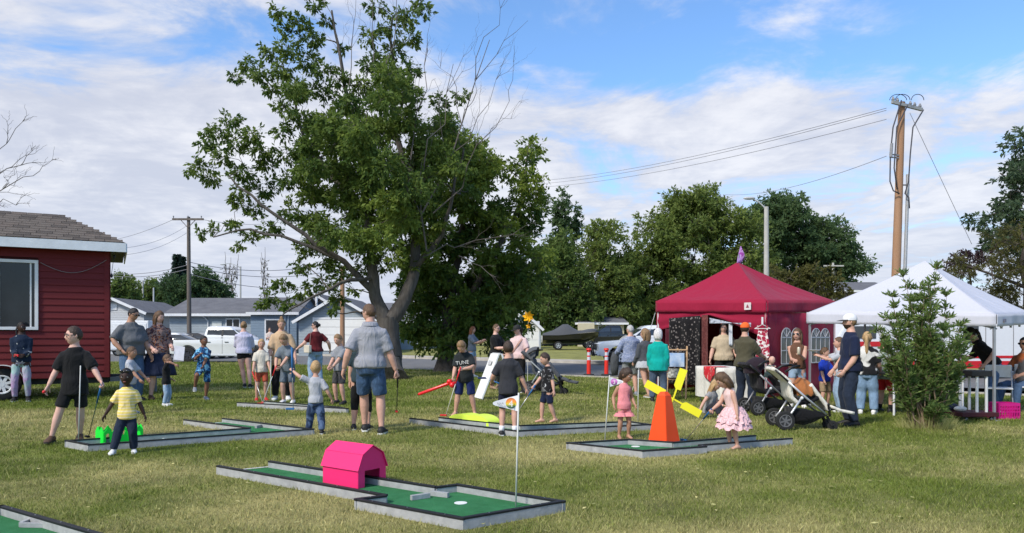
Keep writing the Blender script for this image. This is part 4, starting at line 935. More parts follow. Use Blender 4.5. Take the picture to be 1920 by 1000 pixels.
    pts = [Vector((-1.3+1.25*t, -.05, 2.95+.12*t-.28*math.sin(math.pi*t)*.9)) for t in np.linspace(0, 1, 14)]; m = MB(); m.tube(pts, .007, 5); obj('cable', m, mat('cable_grey', (.2, .17, .17), .6), rt)
shed()
# ================================================================ houses beyond the street
rfg = mat('grey_roof_shingle', (.105, .105, .115), .95, .22, 1.2, .5, 30, rgb2=(.15, .15, .16))
def windowpart(rt, x, y, z, w, h, frame=.07, mull=True):
    m = MB()
    for q in (z-h/2, z+h/2): m.box((x, y, q), (w+frame, .08, frame))
    for q in ((x-w/2, x+w/2, x) if mull else (x-w/2, x+w/2)): m.box((q, y-.002, z), (frame, .08, h-frame))
    o = obj('window', m, white_trim, rt); m = MB(); m.box((x, y+.01, z), (w-.02, .02, h-.02)); obj('pane', m, glass(), o)
def gable_house(name, label, px0, px1, eave_y, peak_y, d, depth, wallm, z0=.36, ov=.4, ridge='y', base=None, peakpx=None):
    """front faces the camera; ridge 'y' shows a gable, 'x' shows an eave"""
    a, b = P(px0, eave_y, d), P(px1, eave_y, d); he = a.z; hr = P(px0, peak_y, d if ridge == 'y' else d+depth/2).z
    rt = thing(name, label, 'house' if 'garage' not in name else 'garage', ((a.x+b.x)/2, d, z0)); w = b.x-a.x; he -= z0; hr -= z0; m = MB(); m.box((0, depth/2, he/2-.3), (w, depth, he+.6)); obj('wall', m, wallm, rt)
    if ridge == 'y':
        m = MB(); m.extrude([(-w/2, 0), (w/2, 0), (0, hr-he)], Matrix(((1, 0, 0, 0), (0, 0, 1, depth/2), (0, 1, 0, he), (0, 0, 0, 1))), depth-.01); obj('gable', m, wallm, rt)
        for s in (-1, 1):
            u = Vector((s*w/2, 0, he))-Vector((0, 0, hr)); un = u.normalized(); e = Vector((0, 0, hr+.06))+un*(u.length+ov)
            m = MB(); mid = (Vector((0, 0, hr+.06))+e)/2; m.bar(mid+Vector((0, -ov, 0)), mid+Vector((0, depth+ov, 0)), (e-Vector((0, 0, hr+.06))).length, .08, up=Vector((-un.z*s, 0, un.x*s))); obj('roof', m, rfg, rt)
            m = MB(); m.bar(Vector((0, -ov-.03, hr+.02)), e+Vector((0, -ov-.03, -.06)), .05, .2, up=(0, 0, 1)); obj('barge_board', m, white_trim, rt)
    else:
        for s in (0, 1):
            y0, y1 = (-ov, depth/2) if s == 0 else (depth+ov, depth/2); k = (hr-he)/(depth/2); A = Vector((0, y0, he-ov*k+.05)); B = Vector((0, y1, hr+.05)); mid = (A+B)/2
            m = MB(); m.bar(mid-Vector((w/2+ov, 0, 0)), mid+Vector((w/2+ov, 0, 0)), (A-B).length, .08, up=Vector((0, -(B-A).z, (B-A).y)) if s == 0 else Vector((0, (B-A).z, -(B-A).y))); obj('roof', m, rfg, rt)
        m = MB(); m.box((0, -ov-.05, he-ov*(hr-he)/(depth/2)), (w+2*ov, .06, .2)); obj('gutter', m, white_trim, rt)
        for s in (-1, 1):
            m = MB(); m.extrude([(0, 0), (depth, 0), (depth/2, hr-he)], Matrix(((0, 0, 1, s*(w/2-.05)), (1, 0, 0, 0), (0, 1, 0, he), (0, 0, 0, 1))), .08); obj('gable', m, wallm, rt)
    return rt, w, he, hr
bluew = siding_mat('blue_siding', (.15, .205, .265), .2); bluegrey = siding_mat('blue_grey_siding', (.27, .31, .335), .2); greyw = siding_mat('grey_siding', (.42, .43, .44), .18)
def garage_door(rt, x, w, h, y=-.04, rows=4, z=0):
    m = MB(); f = .12
    for s in (-1, 1): m.box((x+s*(w/2+f/2), y, z+h/2), (f, .08, h))
    m.box((x, y, z+h+f/2), (w+2*f, .082, f)); g = obj('garage_door', m, white_trim, rt); pm = mat('garage_door_white', (.74, .73, .69), .55, .04)
    hh = h/rows
    for k in range(rows): q = MB(); q.box((x, y+.01, z+hh*(k+.5)), (w, .05, hh-.02)); obj('door_panel', q, pm, g, bevel=.008)
# long blue house behind the pickup
rt, w, he, hr = gable_house('blue_house', 'long blue-grey house with hipped grey roof behind white pickup', 318, 560, 588, 561, 57, 9, bluegrey, ridge='x')
windowpart(rt, -.2+P(442, 0, 57).x-rt.location.x, -.03, 1.95, 1.05, .85)
m = MB(); m.box((P(407, 0, 57).x-rt.location.x, -.03, 1.75), (.75, .06, .9)); obj('door', m, mat('pale_door', (.6, .62, .58), .6), rt)
for px in (393, 545): m = MB(); x = P(px, 0, 57).x-rt.location.x; m.tube([(x-.6, -.35, he-.1), (x-.3, -.1, he-.35), (x-.1, -.05, he-.6), (x-.1, -.05, .1)], .05, 6); obj('downspout', m, white_trim, rt)
rt2, w2, he2, hr2 = gable_house('blue_house', 'darker blue house wing with dark doorway, right of hooded woman', 470, 556, 586, 560, 55, 7, bluew, ridge='x', ov=.25)
x = P(512, 0, 55).x-rt2.location.x; m = MB(); m.box((x, -.03, 1.15), (1.0, .05, 2.1)); dd = obj('doorway', m, mat('dark_doorway', (.03, .03, .035), .5), rt2); m = MB(); m.box((x-.56, -.035, 1.15), (.1, .07, 2.2)); m.box((x+.56, -.035, 1.15), (.1, .07, 2.2)); m.box((x, -.035, 2.28), (1.2, .07, .1)); obj('door_frame', m, white_trim, rt2)
for px in (535, 541): m = MB(); xx = P(px, 0, 55).x-rt2.location.x; m.tube([(xx, -.06, 0), (xx, -.06, 2.6)], .04, 6); obj('downpipe', m, mat('pale_blue_pipe', (.35, .42, .48), .6), rt2)
m = MB(); m.tube([(2.4, 3.0, hr2-.6), (2.4, 3.0, hr2+.6)], .09, 8); m.tube([(2.4, 3.0, hr2+.6), (2.4, 3.0, hr2+.72)], .14, 8); obj('vent_pipe', m, white_trim, rt2)
rt3, w3, he3, hr3 = gable_house('blue_garage', 'blue gabled garage with wide white door behind brown post', 560, 708, 600, 557, 52.5, 8, bluegrey, ridge='y')
garage_door(rt3, P(652, 0, 52.5).x-rt3.location.x, 4.7, 2.25)
gable_house('blue_house', 'small blue upper gable above the garage roof', 556, 622, 572, 551, 62, 5, bluew, ridge='y', ov=.3)
rt4, w4, he4, hr4 = gable_house('grey_house', 'pale house seen behind the large tree trunk', 712, 800, 602, 570, 60, 8, bluegrey, ridge='x')
rt5, w5, he5, hr5 = gable_house('grey_house', 'light grey gabled house just right of the red shed', 158, 270, 585, 561, 58, 8, greyw, ridge='y')
m = MB(); m.box((0, -.02, he5+.4), (.45, .05, .5)); obj('gable_vent', m, white_trim, rt5)
gable_house('grey_house', 'low roofed pale house between grey gable and blue house', 268, 330, 590, 577, 66, 8, greyw, ridge='x')
rt6, w6, he6, hr6 = gable_house('white_garage', 'small white gabled garage behind the yellow pinwheel', 948, 1014, 615, 584, 60, 6, mat('white_clapboard', (.55, .58, .60), .6, .05), ridge='y', z0=.4, ov=.3)
garage_door(rt6, .35, 1.7, 2.1, rows=3)
rt7, w7, he7, hr7 = gable_house('beige_house', 'beige stucco house under shady trees behind black pickup', 1085, 1170, 606, 596, 74, 8, mat('beige_stucco', (.52, .46, .32), .9, .06, 3, .3, 40), ridge='x', z0=.4)
windowpart(rt7, .3, -.03, 1.6, 1.2, .9); m = MB(); m.box((-1.6, -.5, 1.15), (1.6, .9, 2.3)); obj('chimney_wall', m, MATS['beige_stucco'], rt7)
gable_house('brown_building', 'flat brown roofed building right of the trees', 1560, 1680, 545, 531, 72, 10, mat('brown_metal', (.10, .085, .075), .7), ridge='x', z0=.4)
# enclosed white trailer in front of the grey house
def cargo_trailer():
    b = G(238, 668); rt = thing('cargo_trailer', 'white enclosed cargo trailer between red shed and man in grey', 'trailer', (b.x, b.y, 0)); m = MB(); m.box((0, 1.2, 1.45), (2.9, 2.2, 2.1)); obj('box_body', m, mat('trailer_white', (.68, .69, .70), .4), rt, bevel=.06)
    for s in (-1, 1):
        m = MB(); m.box((s*.7, .085, 1.4), (1.25, .03, 1.8)); d = obj('door', m, MATS['trailer_white'], rt, bevel=.01); m = MB(); m.box((s*1.2, .05, 1.2), (.08, .06, .35)); obj('hinge', m, black_steel, d)
    for s in (-1, 1): wheel(rt, (s*1.0, .6, .33), .33, .2, alloy)
    m = MB(); m.box((0, 1.2, .36), (2.7, 2.0, .08)); obj('chassis', m, black_steel, rt)
cargo_trailer()
# ================================================================ poles and wires
wood = mat('fresh_pole_wood', (.30, .165, .09), .85, .25, 3, .4, 25, rgb2=(.38, .225, .135), stretch=(2, 2, .12)); oldwood = mat('old_pole_wood', (.13, .11, .095), .9, .3, 3, .4, 25, stretch=(2, 2, .12))
def wire(label, pts, r=.011, sag=.3):
    a, b = Vector(pts[0]), Vector(pts[1]); n = 22; m = MB(); q = [a.lerp(b, i/n)-Vector((0, 0, sag*4*(i/n)*(1-i/n))) for i in range(n+1)]; m.tube([p-a for p in q], r*.75, 5)
    o = obj('overhead_wire', m, mat('wire_dark', (.20, .20, .22), .6), None, smooth=True); o.location = a; tag(o, label, 'wire', 'overhead wires'); return o
def left_pole():
    d = 50; b = P(355, 640, d); b.z = 0; top = P(353, 407, d); rt = thing('utility_pole', 'grey wooden utility pole with crossarm behind white pickup', 'utility pole', b); m = MB(); h = top.z; m.tube([(0, 0, 0), (-.05, 0, h)], [.16, .11], 10); obj('pole', m, oldwood, rt, auto=50)
    m = MB(); m.box((-.03, -.14, h-.18), (2.1, .1, .13)); m.bar((-.5, -.13, h-.25), (-.04, -.13, h-.75), .03, .04); m.bar((.45, -.13, h-.25), (-.04, -.13, h-.75), .03, .04); ca = obj('crossarm', m, oldwood, rt)
    for x in (-.98, 0, .9): m = MB(); m.tube([(x-.03, -.14, h-.12), (x-.03, -.14, h+.02), (x-.03, -.14, h+.06)], [.02, .05, .02], 8); obj('insulator', m, mat('insulator_grey', (.25, .25, .26), .4), ca)
    return d
left_pole(); d = 50
for px, y0, x1, y1, lb in ((327, 411, 150, 455, 'wire from left end of the crossarm down past the shed'), (380, 412, 560, 408, 'wire from right end of the crossarm into the tree')): wire(lb, (P(px, y0, d-.1), P(x1, y1, d+25)), .02, .5)
for y0, lb in ((424, 'wire dropping left from just below crossarm'), (437, 'lower service wire falling left towards the shed')): wire(lb, (P(350, y0, d), P(205, y0+42, d-8)), .014, .4)
for y0, y1, lb in ((492, 497, 'upper telephone cable running right from the pole'), (499, 512, 'middle telephone cable running right from the pole'), (514, 536, 'lowest sagging telephone cable running right from pole')): wire(lb, (P(356, y0, d), P(600, y1, d+5)), .03, .5)
for y0, y1, lb in ((497, 520, 'upper telephone cable running left behind shed'), (505, 524, 'lower telephone cable running left behind shed')): wire(lb, (P(352, y0, d), P(195, y1-8, d+6)), .028, .3)
def street_light(label, px, base_d, top_y, arm, r=(.13, .09), m_=None, head=True):
    d = base_d; b = P(px, 640, d); b.z = 0; h = P(px, top_y, d).z; rt = thing('street_light', label, 'street light', b, 0, 'street lights'); mm = m_ or mat('pole_concrete', (.42, .41, .38), .8, .12, 3)
    m = MB(); m.tube([(0, 0, 0), (0, 0, h)], list(r), 10); obj('pole', m, mm, rt, auto=50)
    ax, ay = (arm[0]-px)*d/FPX, P(arm[0], arm[1], d).z; m = MB(); t = np.linspace(0, 1, 9); m.tube([Vector((0, 0, h-.15)).lerp(Vector((ax, 0, ay)), x)+Vector((0, 0, .28*abs(ax)*math.sin(math.pi*x)**.8*.5)) for x in t], .035, 7); obj('arm', m, mat('arm_grey', (.45, .46, .46), .5), rt, smooth=True)
    m = MB(); m.ell((ax, 0, ay), (.30, .12, .08)); obj('lamp_head', m, mat('arm_grey'), rt, smooth=True)
street_light('concrete street light with curved arm behind red canopy', 1437, 36, 388, (1405, 372), (.15, .11))
street_light('far grey street light arching right, left of utility pole', 268, 78, 526, (294, 520), (.1, .08)); street_light('far grey street light arching left, above blue house roof', 451, 76, 500, (418, 496), (.1, .08))
def plain_pole(label, px, d, top_y, r, m_):
    b = P(px, 640, d); b.z = 0; h = P(px, top_y, d).z; rt = thing('wooden_post', label, 'pole', b); m = MB(); m.tube([(0, 0, 0), (0, 0, h)], [r, r*.8], 12); obj('pole', m, m_, rt, auto=50); m = MB(); m.tube([(0, 0, h), (0, 0, h+.02)], r*.82, 12); obj('pole_cap', m, mat('arm_grey'), rt)
plain_pole('tan wooden pole standing before the white garage door', 642, 44, 500, .155, wood); plain_pole('thin grey pole behind woman in patterned blouse', 288, 70, 540, .08, mat('arm_grey'))
def right_pole():
    d = 30; b = P(1674, 640, d); b.z = 0; top = P(1691, 192, d); rt = thing('utility_pole', 'tall fresh orange-brown utility pole with conduit rising behind white canopy', 'utility pole', b); h = top.z; tx = top.x-b.x
    def at(f, dx=0, dy=0): return Vector((tx*f+dx, dy, h*f))
    m = MB(); m.tube([(0, 0, 0), at(.5), at(1)], [.185, .16, .125], 14); obj('pole', m, wood, rt, auto=50)
    gs = mat('galvanised_grey', (.38, .39, .40), .5, .1, metal=.3)
    m = MB(); m.tube([(.33, -.05, 0), at(.88*.75, .33, -.05), at(.73, .31, -.05)], .065, 10); obj('conduit', m, gs, rt, auto=50)
    for f in (.36, .69): m = MB(); m.box(at(f, .18, -.05), (.42, .05, .04)); obj('bracket', m, black_steel, rt)
    m = MB(); q = at(.985, 0, -.2); m.bar(q+Vector((-.55, -.1, .08)), q+Vector((.85, .25, -.12)), .1, .12); ca = obj('crossarm', m, mat('crossarm_grey', (.28, .29, .29), .6), rt)
    for x in (-.5, -.3, .3, .5, .75):
        m = MB(); z = .08-.2*(x+.55)/1.4; p = q+Vector((x, -.1+.25*(x+.55), z+.06)); m.tube([p, p+Vector((0, 0, .05)), p+Vector((0, 0, .1)), p+Vector((0, 0, .16))], [.05, .07, .05, .03], 8); obj('insulator', m, mat('insulator_grey'), ca)
    m = MB()
    for s, c, rr in ((-1, -.3, .38), (-1, -.12, .33), (1, .48, .28)): 
        pts = [q+Vector((c+rr*.9*math.cos(a), -.1, .15+.24*math.sin(a))) for a in np.linspace(0, math.pi, 10)]; m.tube(pts, .014, 5)
    obj('jumper_wires', m, black_steel, rt)
    for pts in (((-.15, 1.0), (-.45, .9), (-.52, .80), (-.50, .70), (-.35, .665), (-.1, .655)), ((.1, .98), (-.3, .9), (-.35, .75), (-.2, .67)), ((.75, .965), (.35, .90), (.28, .8), (.25, .70), (.12, .655), (.28, .64), (.32, .60))):
        m = MB(); m.tube([at(f, dx, -.25) for dx, f in pts], .028, 6); obj('riser_cable', m, mat('cable_dark', (.05, .05, .06), .6), rt, smooth=True)
    for z in (.80, .79): m = MB(); m.tube([at(z, -.5, -.25), at(z+.04, -.48, -.25)], .06, 8); m.bar(at(z, -.55, -.25), at(z, -.1, -.1), .04, .05); obj('arrester', m, mat('insulator_grey'), rt)
    for i, (y0, x1, y1, lb) in enumerate(((203, 1000, 340, 'upper of the long power lines left from the tall pole'), (207, 1000, 346, 'second of the long power lines left from the tall pole'), (224, 1000, 352, 'third long power line left from the tall pole'), (293, 1360, 365, 'single lower cable left from the tall pole'))): wire(lb, (P(1662, y0, d-.3), P(x1, y1, d+32)), .016, .5)
    g = P(1822, 458, d+2); wire('guy wire slanting down right from the tall pole', (P(1706, 212, d), g), .014, .0); m = MB(); a = P(1706, 212, d).lerp(g, .62)
right_pole()
def far_pole():
    d = 70; b = P(1562, 640, d); b.z = .3; h = P(1562, 493, d).z-.3; rt = thing('utility_pole', 'small far utility pole with crossarm in front of dark tree', 'utility pole', b); m = MB(); m.tube([(0, 0, 0), (0, 0, h)], [.14, .1], 8); obj('pole', m, mat('pole_concrete'), rt)
    m = MB(); m.box((0, -.12, h-.3), (1.9, .1, .12)); obj('crossarm', m, mat('pole_concrete'), rt)
far_pole()
# ================================================================ people
SKIN = {'light': (.56, .32, .235), 'fair': (.62, .37, .29), 'tan': (.42, .225, .145), 'brown': (.20, .095, .058), 'dark': (.045, .022, .015)}
def skin_mat(k): return mat('skin_'+k, SKIN[k], .55, .08, 14, .05, 60, spec=.35)
lipm = mat('lips', (.36, .12, .11), .5); eyew = mat('eye_white', (.75, .73, .70), .3); eyed = mat('eye_dark', (.02, .014, .01), .25)
def hair_mat(name, rgb): return mat('hair_'+name, rgb, .55, .35, 70, .5, 120, stretch=(1, 1, .18), spec=.4)
HAIR = {'black': (.012, .010, .010), 'darkbrown': (.045, .026, .016), 'brown': (.105, .058, .03), 'auburn': (.22, .075, .028), 'blond': (.42, .27, .125), 'darkblond': (.24, .145, .07), 'white': (.62, .60, .58), 'grey': (.42, .41, .40), 'bald': (.5, .3, .2)}
def ik(a, c, l1, l2, hint):
    d = c-a; L = d.length; mx = (l1+l2)*.998
    if L > mx: c = a+d*(mx/L); d = c-a; L = mx
    if L < abs(l1-l2)+.01: L = abs(l1-l2)+.01
    x = (l1*l1-l2*l2+L*L)/(2*L); h = math.sqrt(max(0, l1*l1-x*x)); u = d.normalized(); p = Vector(hint)-u*u.dot(Vector(hint))
    if p.length < 1e-4: p = u.orthogonal()
    return a+u*x+p.normalized()*h, c
def head_vert(ux, uy, uz, hh, s=1.0):
    x, y, z = .335*hh*ux*s, .40*hh*uy*s, .5*hh*uz*s
    if uz < 0:
        k = -uz; x *= 1-.26*k**1.4
        if uy > 0: y *= 1-.42*k
        else: y -= .03*hh*k*(1-abs(ux))
    if uy < 0:
        y -= .085*hh*math.exp(-((x/(.055*hh))**2+((z+.075*hh)/(.085*hh))**2))
        for sx in (-1, 1): y += .028*hh*math.exp(-(((x-sx*.14*hh)/(.07*hh))**2+((z-.035*hh)/(.05*hh))**2))
        y -= .012*hh*math.exp(-((x/(.2*hh))**2+((z-.12*hh)/(.05*hh))**2)); y -= .02*hh*math.exp(-((x/(.09*hh))**2+((z+.40*hh)/(.07*hh))**2))
    return Vector((x, y, z))
def head_into(mb, M, hh):
    nu, nv = 24, 18; vs = []; fs = []
    for j in range(1, nv):
        t = math.pi*j/nv
        for i in range(nu):
            a = 2*math.pi*i/nu; vs.append(M @ head_vert(math.sin(t)*math.cos(a), math.sin(t)*math.sin(a), math.cos(t), hh))
    vs += [M @ head_vert(0, 0, 1, hh), M @ head_vert(0, 0, -1, hh)]; Tp = len(vs)-2; B = Tp+1
    for j in range(nv-2):
        for i in range(nu): i2 = (i+1) % nu; fs.append((j*nu+i, (j+1)*nu+i, (j+1)*nu+i2, j*nu+i2))
    for i in range(nu): i2 = (i+1) % nu; fs.append((Tp, i, i2)); fs.append((B, (nv-2)*nu+i2, (nv-2)*nu+i))
    mb.mi = 0; mb.add(vs, fs); R3 = M.to_3x3()
    for s in (-1, 1):
        mb.mi = 0; mb.ell(M @ Vector((s*.335*hh, .03*hh, -.02*hh)), (.03*hh, .06*hh, .10*hh), 8, 6, R3 @ Euler((0, s*.15, s*.3)).to_matrix())
        mb.mi = 1; mb.ell(M @ Vector((s*.135*hh, -.345*hh, .03*hh)), (.055*hh, .03*hh, .03*hh), 8, 5, R3)
        mb.mi = 2; mb.ell(M @ Vector((s*.135*hh, -.362*hh, .03*hh)), (.026*hh, .02*hh, .027*hh), 8, 5, R3)
        mb.mi = 4; mb.ell(M @ Vector((s*.14*hh, -.375*hh, .105*hh)), (.075*hh, .02*hh, .014*hh), 8, 5, R3 @ Euler((0, s*.12, s*.25)).to_matrix())
    mb.mi = 3; mb.ell(M @ Vector((0, -.392*hh, -.225*hh)), (.085*hh, .025*hh, .022*hh), 10, 5, R3); mb.mi = 0
def hand_into(mb, w, fdir, side, L, curl=.5, grip=False):
    """palm and five fingers; side = direction the palm faces; L = hand length"""
    f = fdir.normalized(); n = (side-f*side.dot(f)); n = n.normalized() if n.length > 1e-3 else f.orthogonal().normalized(); t = f.cross(n)
    c = 1.25 if grip else curl
    rings = []
    for q, wd, th in ((-.08, .16, .13), (.0, .17, .12), (.25, .21, .13), (.48, .22, .11), (.54, .19, .08)):
        o = w+f*q*L; rings.append([o+t*math.cos(a)*wd*L+n*math.sin(a)*th*L for a in np.linspace(0, 2*math.pi, 10, endpoint=False)])
    mb.loft(rings)
    for k, (off, ln) in enumerate(((-.165, .42), (-.055, .48), (.055, .45), (.16, .36))):
        p = w+f*.46*L+t*off*L; d = f.copy(); pts = [p]; 
        for s in range(3):
            d = (Matrix.Rotation(c*(.55+.12*s)*(1 if True else -1), 3, t) @ d) if False else (d*math.cos(c*.6)+n*math.sin(c*.6)).normalized() if s == 0 else (d*math.cos(c*.75)+(n*d.dot(f)-f*d.dot(n))*math.sin(c*.75)).normalized()
            p = p+d*ln*L/3; pts.append(p)
        mb.tube(pts, [.056*L, .052*L, .046*L, .034*L], 6)
    p = w+f*.10*L+t*(-.17)*L; d1 = (f*.75-t*.75+n*.35).normalized(); p1 = p+d1*.2*L; d2 = (f*.9-t*.15+n*.5).normalized(); p2 = p1+d2*.17*L; mb.tube([p, p1, p2, p2+d2*.12*L], [.075*L, .066*L, .055*L, .036*L], 6)
PENDING = []; PEOPLE = {}; PEOPLE_H = {}
def person(key, label, px, py, top, yaw, skin='light', hair=('short', 'brown'), topm=None, sleeve=.4, hem=None, bottom=None, blen=.5, shoes=None, rh=None, lh=None, rf=None, lf=None, lean=0, side=0, hy=0, hp=0, build=1.0, belly=0.0, H=None, hipz=None, at=None, loose=1.0, grip=(0, 0), extras=None, rel=None, lel=None, loosep=1.0, neck=.026, kneeh=None, hfk=None, footyaw=(0, 0), socks=None, group=None):
    g = G(px, py) if at is None else Vector(at); d = g.y
    H = H or CAMH+(HOR-top)*d/FPX; b = build*(.93 if H > 1.5 else .86); KF = .95 if H > 1.5 else .88
    hf = hfk or (.137 if H > 1.55 else .158 if H > 1.28 else .178 if H > 1.05 else .205)
    hh = hf*H; adult = H > 1.5
    legf = .50 if H > 1.55 else .475 if H > 1.28 else .455 if H > 1.05 else .425
    stand = legf*H; hz = stand if hipz is None else hipz*H
    yaw = yaw-math.degrees(math.atan2(g.x, g.y)); rt = thing('person', label, 'person', g, R(yaw), group)
    nb = H-hh-neck*H; sh = nb-.030*H if hipz is None else hz+(nb-.030*H-stand); tors = sh-hz
    TL = Matrix.Translation((0, 0, hz)) @ Matrix.Rotation(R(lean), 4, 'X') @ Matrix.Rotation(R(side), 4, 'Y') @ Matrix.Translation((0, 0, -hz))
    def tp(x, y, z): return TL @ Vector((x, y, z))
    sw = .096*KF*H*(.75+.25*b)*(1 if adult else .97)
    def ring(w, dp, z, yo=0, n=18, sq=1.0): return [tp(w*math.cos(a), yo+dp*math.sin(a), z) for a in np.linspace(0, 2*math.pi, n, endpoint=False)]
    # (fraction of torso, half width, half depth, y offset)
    prof = [(-.12, .078*b, .062*b, .004), (.04, .092*b, .068*b, .002), (.25, .084*b, .062*b, 0), (.48, .079*b+belly*.02, .058*b+belly*.04, -belly*.02), (.75, .092*(.45+.55*b), .062*(.5+.5*b), 0), (.92, .094*(.55+.45*b), .055, .004), (1.02, .072*KF, .046, .005), (1.11, .050, .040, .006), (1.20, .034, .034, .006)]
    body = MB(); body.loft([ring(w*H, dp*H, hz+f*tors, yo*H) for f, w, dp, yo in prof])
    nbp = tp(0, .006*H, hz+1.05*tors); 
    hM = TL @ Matrix.Translation((0, 0, hz+1.0*tors+.030*H+neck*H)) @ Matrix.Rotation(R(hy), 4, 'Z') @ Matrix.Rotation(R(hp), 4, 'X') @ Matrix.Translation((0, -.03*hh, .5*hh))
    body.tube([nbp, hM @ Vector((0, .06*hh, -.32*hh)), hM @ Vector((0, .04*hh, -.1*hh))], [.036*H*(.8+.2*b), .033*H*(.8+.2*b), .034*H], 12)
    # legs
    hips = {}; kn = {}; an = {}
    l1 = l2 = (stand-.04*H)/2*1.012
    for s, t, fy in ((-1, rf, footyaw[0]), (1, lf, footyaw[1])):
        hp_ = Vector((s*.052*H*(.7+.3*b), 0, hz)); tgt = Vector((s*.074*H*(.6+.4*b), .012*H, .042*H)) if t is None else Vector((t[0]*H, t[1]*H, max(.042*H, t[2]*H)))
        hint = Vector((s*.12, -1, .05)) if kneeh is None else Vector(kneeh[0 if s < 0 else 1])
        k, a = ik(hp_, tgt, l1, l2, hint); hips[s], kn[s], an[s] = hp_, k, a
        th = .8+.2*b
        body.tube([hp_+Vector((0, 0, .03*H)), hp_.lerp(k, .35), k.lerp(hp_, .12), k, k.lerp(a, .3), k.lerp(a, .7), a], [.052*H*th*b**.5, .050*H*th*b**.3, .037*H*th, .035*H*th, .037*H*th, .026*H*th, .021*H*th], 10)
    # arms
    sj = {}; el = {}; wr = {}
    ua, fa = (.168*H, .145*H) if adult else (.158*H, .135*H)
    for s, t, eh in ((-1, rh, rel), (1, lh, lel)):
        j = tp(s*sw, .004*H, sh-.026*H); tgt = Vector((s*.150*H*(.6+.4*b), -.015*H, .1)) if t is None else Vector((t[0]*H, t[1]*H, t[2]*H))
        if t is None: tgt = j+Vector((s*.035*H, -.03*H, -.30*H))
        e, w = ik(j, tgt, ua, fa, Vector((s*.25, 1, -.15)) if eh is None else Vector(eh)); sj[s], el[s], wr[s] = j, e, w
        ath = .72+.28*b
        body.tube([j.lerp(tp(0, 0, sh-.03*H), .3), j, j.lerp(e, .4), e.lerp(j, .08), e.lerp(w, .25), w], [.030*H, .037*H*ath, .034*H*ath, .027*H*ath, .028*H*ath, .0185*H*ath], 10)
    feet = {}
    for s, fy in ((-1, footyaw[0]), (1, footyaw[1])):
        shin = (an[s]-kn[s]).normalized(); yawf = R(s*9+fy); fd = Vector((math.sin(yawf), -math.cos(yawf), 0))
        if an[s].z > .06*H and hipz is None: fd = (fd+shin*Vector((0, 0, 1)).dot(Vector((0, 0, 1)))*0+Vector((0, 0, -.45 if an[s].y > -.03 else -.1))).normalized()
        feet[s] = fd
    def foot_into(mb, s, grow, sole=None):
        a = an[s]; fd = feet[s]; sd = Vector((-fd.y, fd.x, 0)).normalized(); up = sd.cross(fd)*-1; up = up if up.z > 0 else -up; L = .148*H; z0 = -.042*H+(.0 if sole is None else 0)
        rings = []
        for q, w, lo, hi in ((-.30, .10, .02, .20), (-.26, .20, .0, .30), (-.10, .235, .0, .40), (.10, .235, .0, .36), (.30, .26, .0, .27), (.48, .29, .0, .20), (.62, .25, .0, .155), (.69, .12, .02, .10)):
            w = w*L*.62+grow; hi = hi*L+grow; c = a+fd*q*L+up*z0
            rings.append([c+sd*math.cos(t)*w*(.85 if math.sin(t) < 0 else 1)+up*max(lo*L*.2, (lo*L+hi)/2+math.sin(t)*(hi-lo*L)/2) for t in np.linspace(0, 2*math.pi, 12, endpoint=False)])
        mb.loft(rings)
        return a, fd, sd, up, L, z0
    if shoes is None:
        for s in (-1, 1): foot_into(body, s, .004*H)
    vox = max(.006, .0088*H)
    PENDING.append((rt, 'body', body, vox, key))
    # clothing
    if topm is not None:
        hm = (hem if hem is not None else .06); mb = MB(); lo = .011*H*loose; rg = []
        for f in np.linspace(hm, .90, 9):
            w = np.interp(f, [p[0] for p in prof], [p[1] for p in prof]); dp = np.interp(f, [p[0] for p in prof], [p[2] for p in prof]); yo = np.interp(f, [p[0] for p in prof], [p[3] for p in prof])
            bx = .093*KF*(.5+.5*b)*min(1, loose); w = max(w, bx*(.97 if f > .3 else .99)); ex = lo*(1.0+.5*max(0, .5-f)); lowb = max(0, min(1, (.45-f)/.2)); w = max(w, (.100*b+.002)*lowb); dp = max(dp, (.076*b+.002)*lowb); rg.append(ring(w*H+ex, max(dp, .060*(.55+.45*b)*min(1, loose))*H+ex*1.0, hz+f*tors, yo*H))
        for f, w, dp in ((.95, .103*KF*(.6+.4*b), .062), (1.02, .085*KF, .056), (1.08, .062, .050), (1.13, .047, .044)):
            if sleeve <= 0 and f > 1.0: w *= .8
            rg.append(ring(w*H+.003*H, dp*H, hz+f*tors, .005*H))
        mb.loft(rg)
        if sleeve > 0:
            for s in (-1, 1):
                j, e, w = sj[s], el[s], wr[s]; inn = j.lerp(tp(0, 0, sh-.03*H), .4); k = sleeve/.5
                if sleeve <= .5:
                    c = j.lerp(e, k); mb.tube([inn, j, j.lerp(c, .5), c], [.039*H, .0435*H*(.8+.2*b), .043*H*(.8+.2*b)*(.7+.3*loose), .043*H*(.75+.25*b)*(.7+.3*loose)], 12)
                else:
                    k = (sleeve-.5)/.5; c = e.lerp(w, k); mb.tube([inn, j, j.lerp(e, .5), e, e.lerp(c, .6), c], [.039*H, .0435*H*(.8+.2*b), .040*H*(.8+.2*b), .036*H, .032*H, .027*H], 12)
        PENDING.append((rt, 'top', mb, vox*1.15, topm))
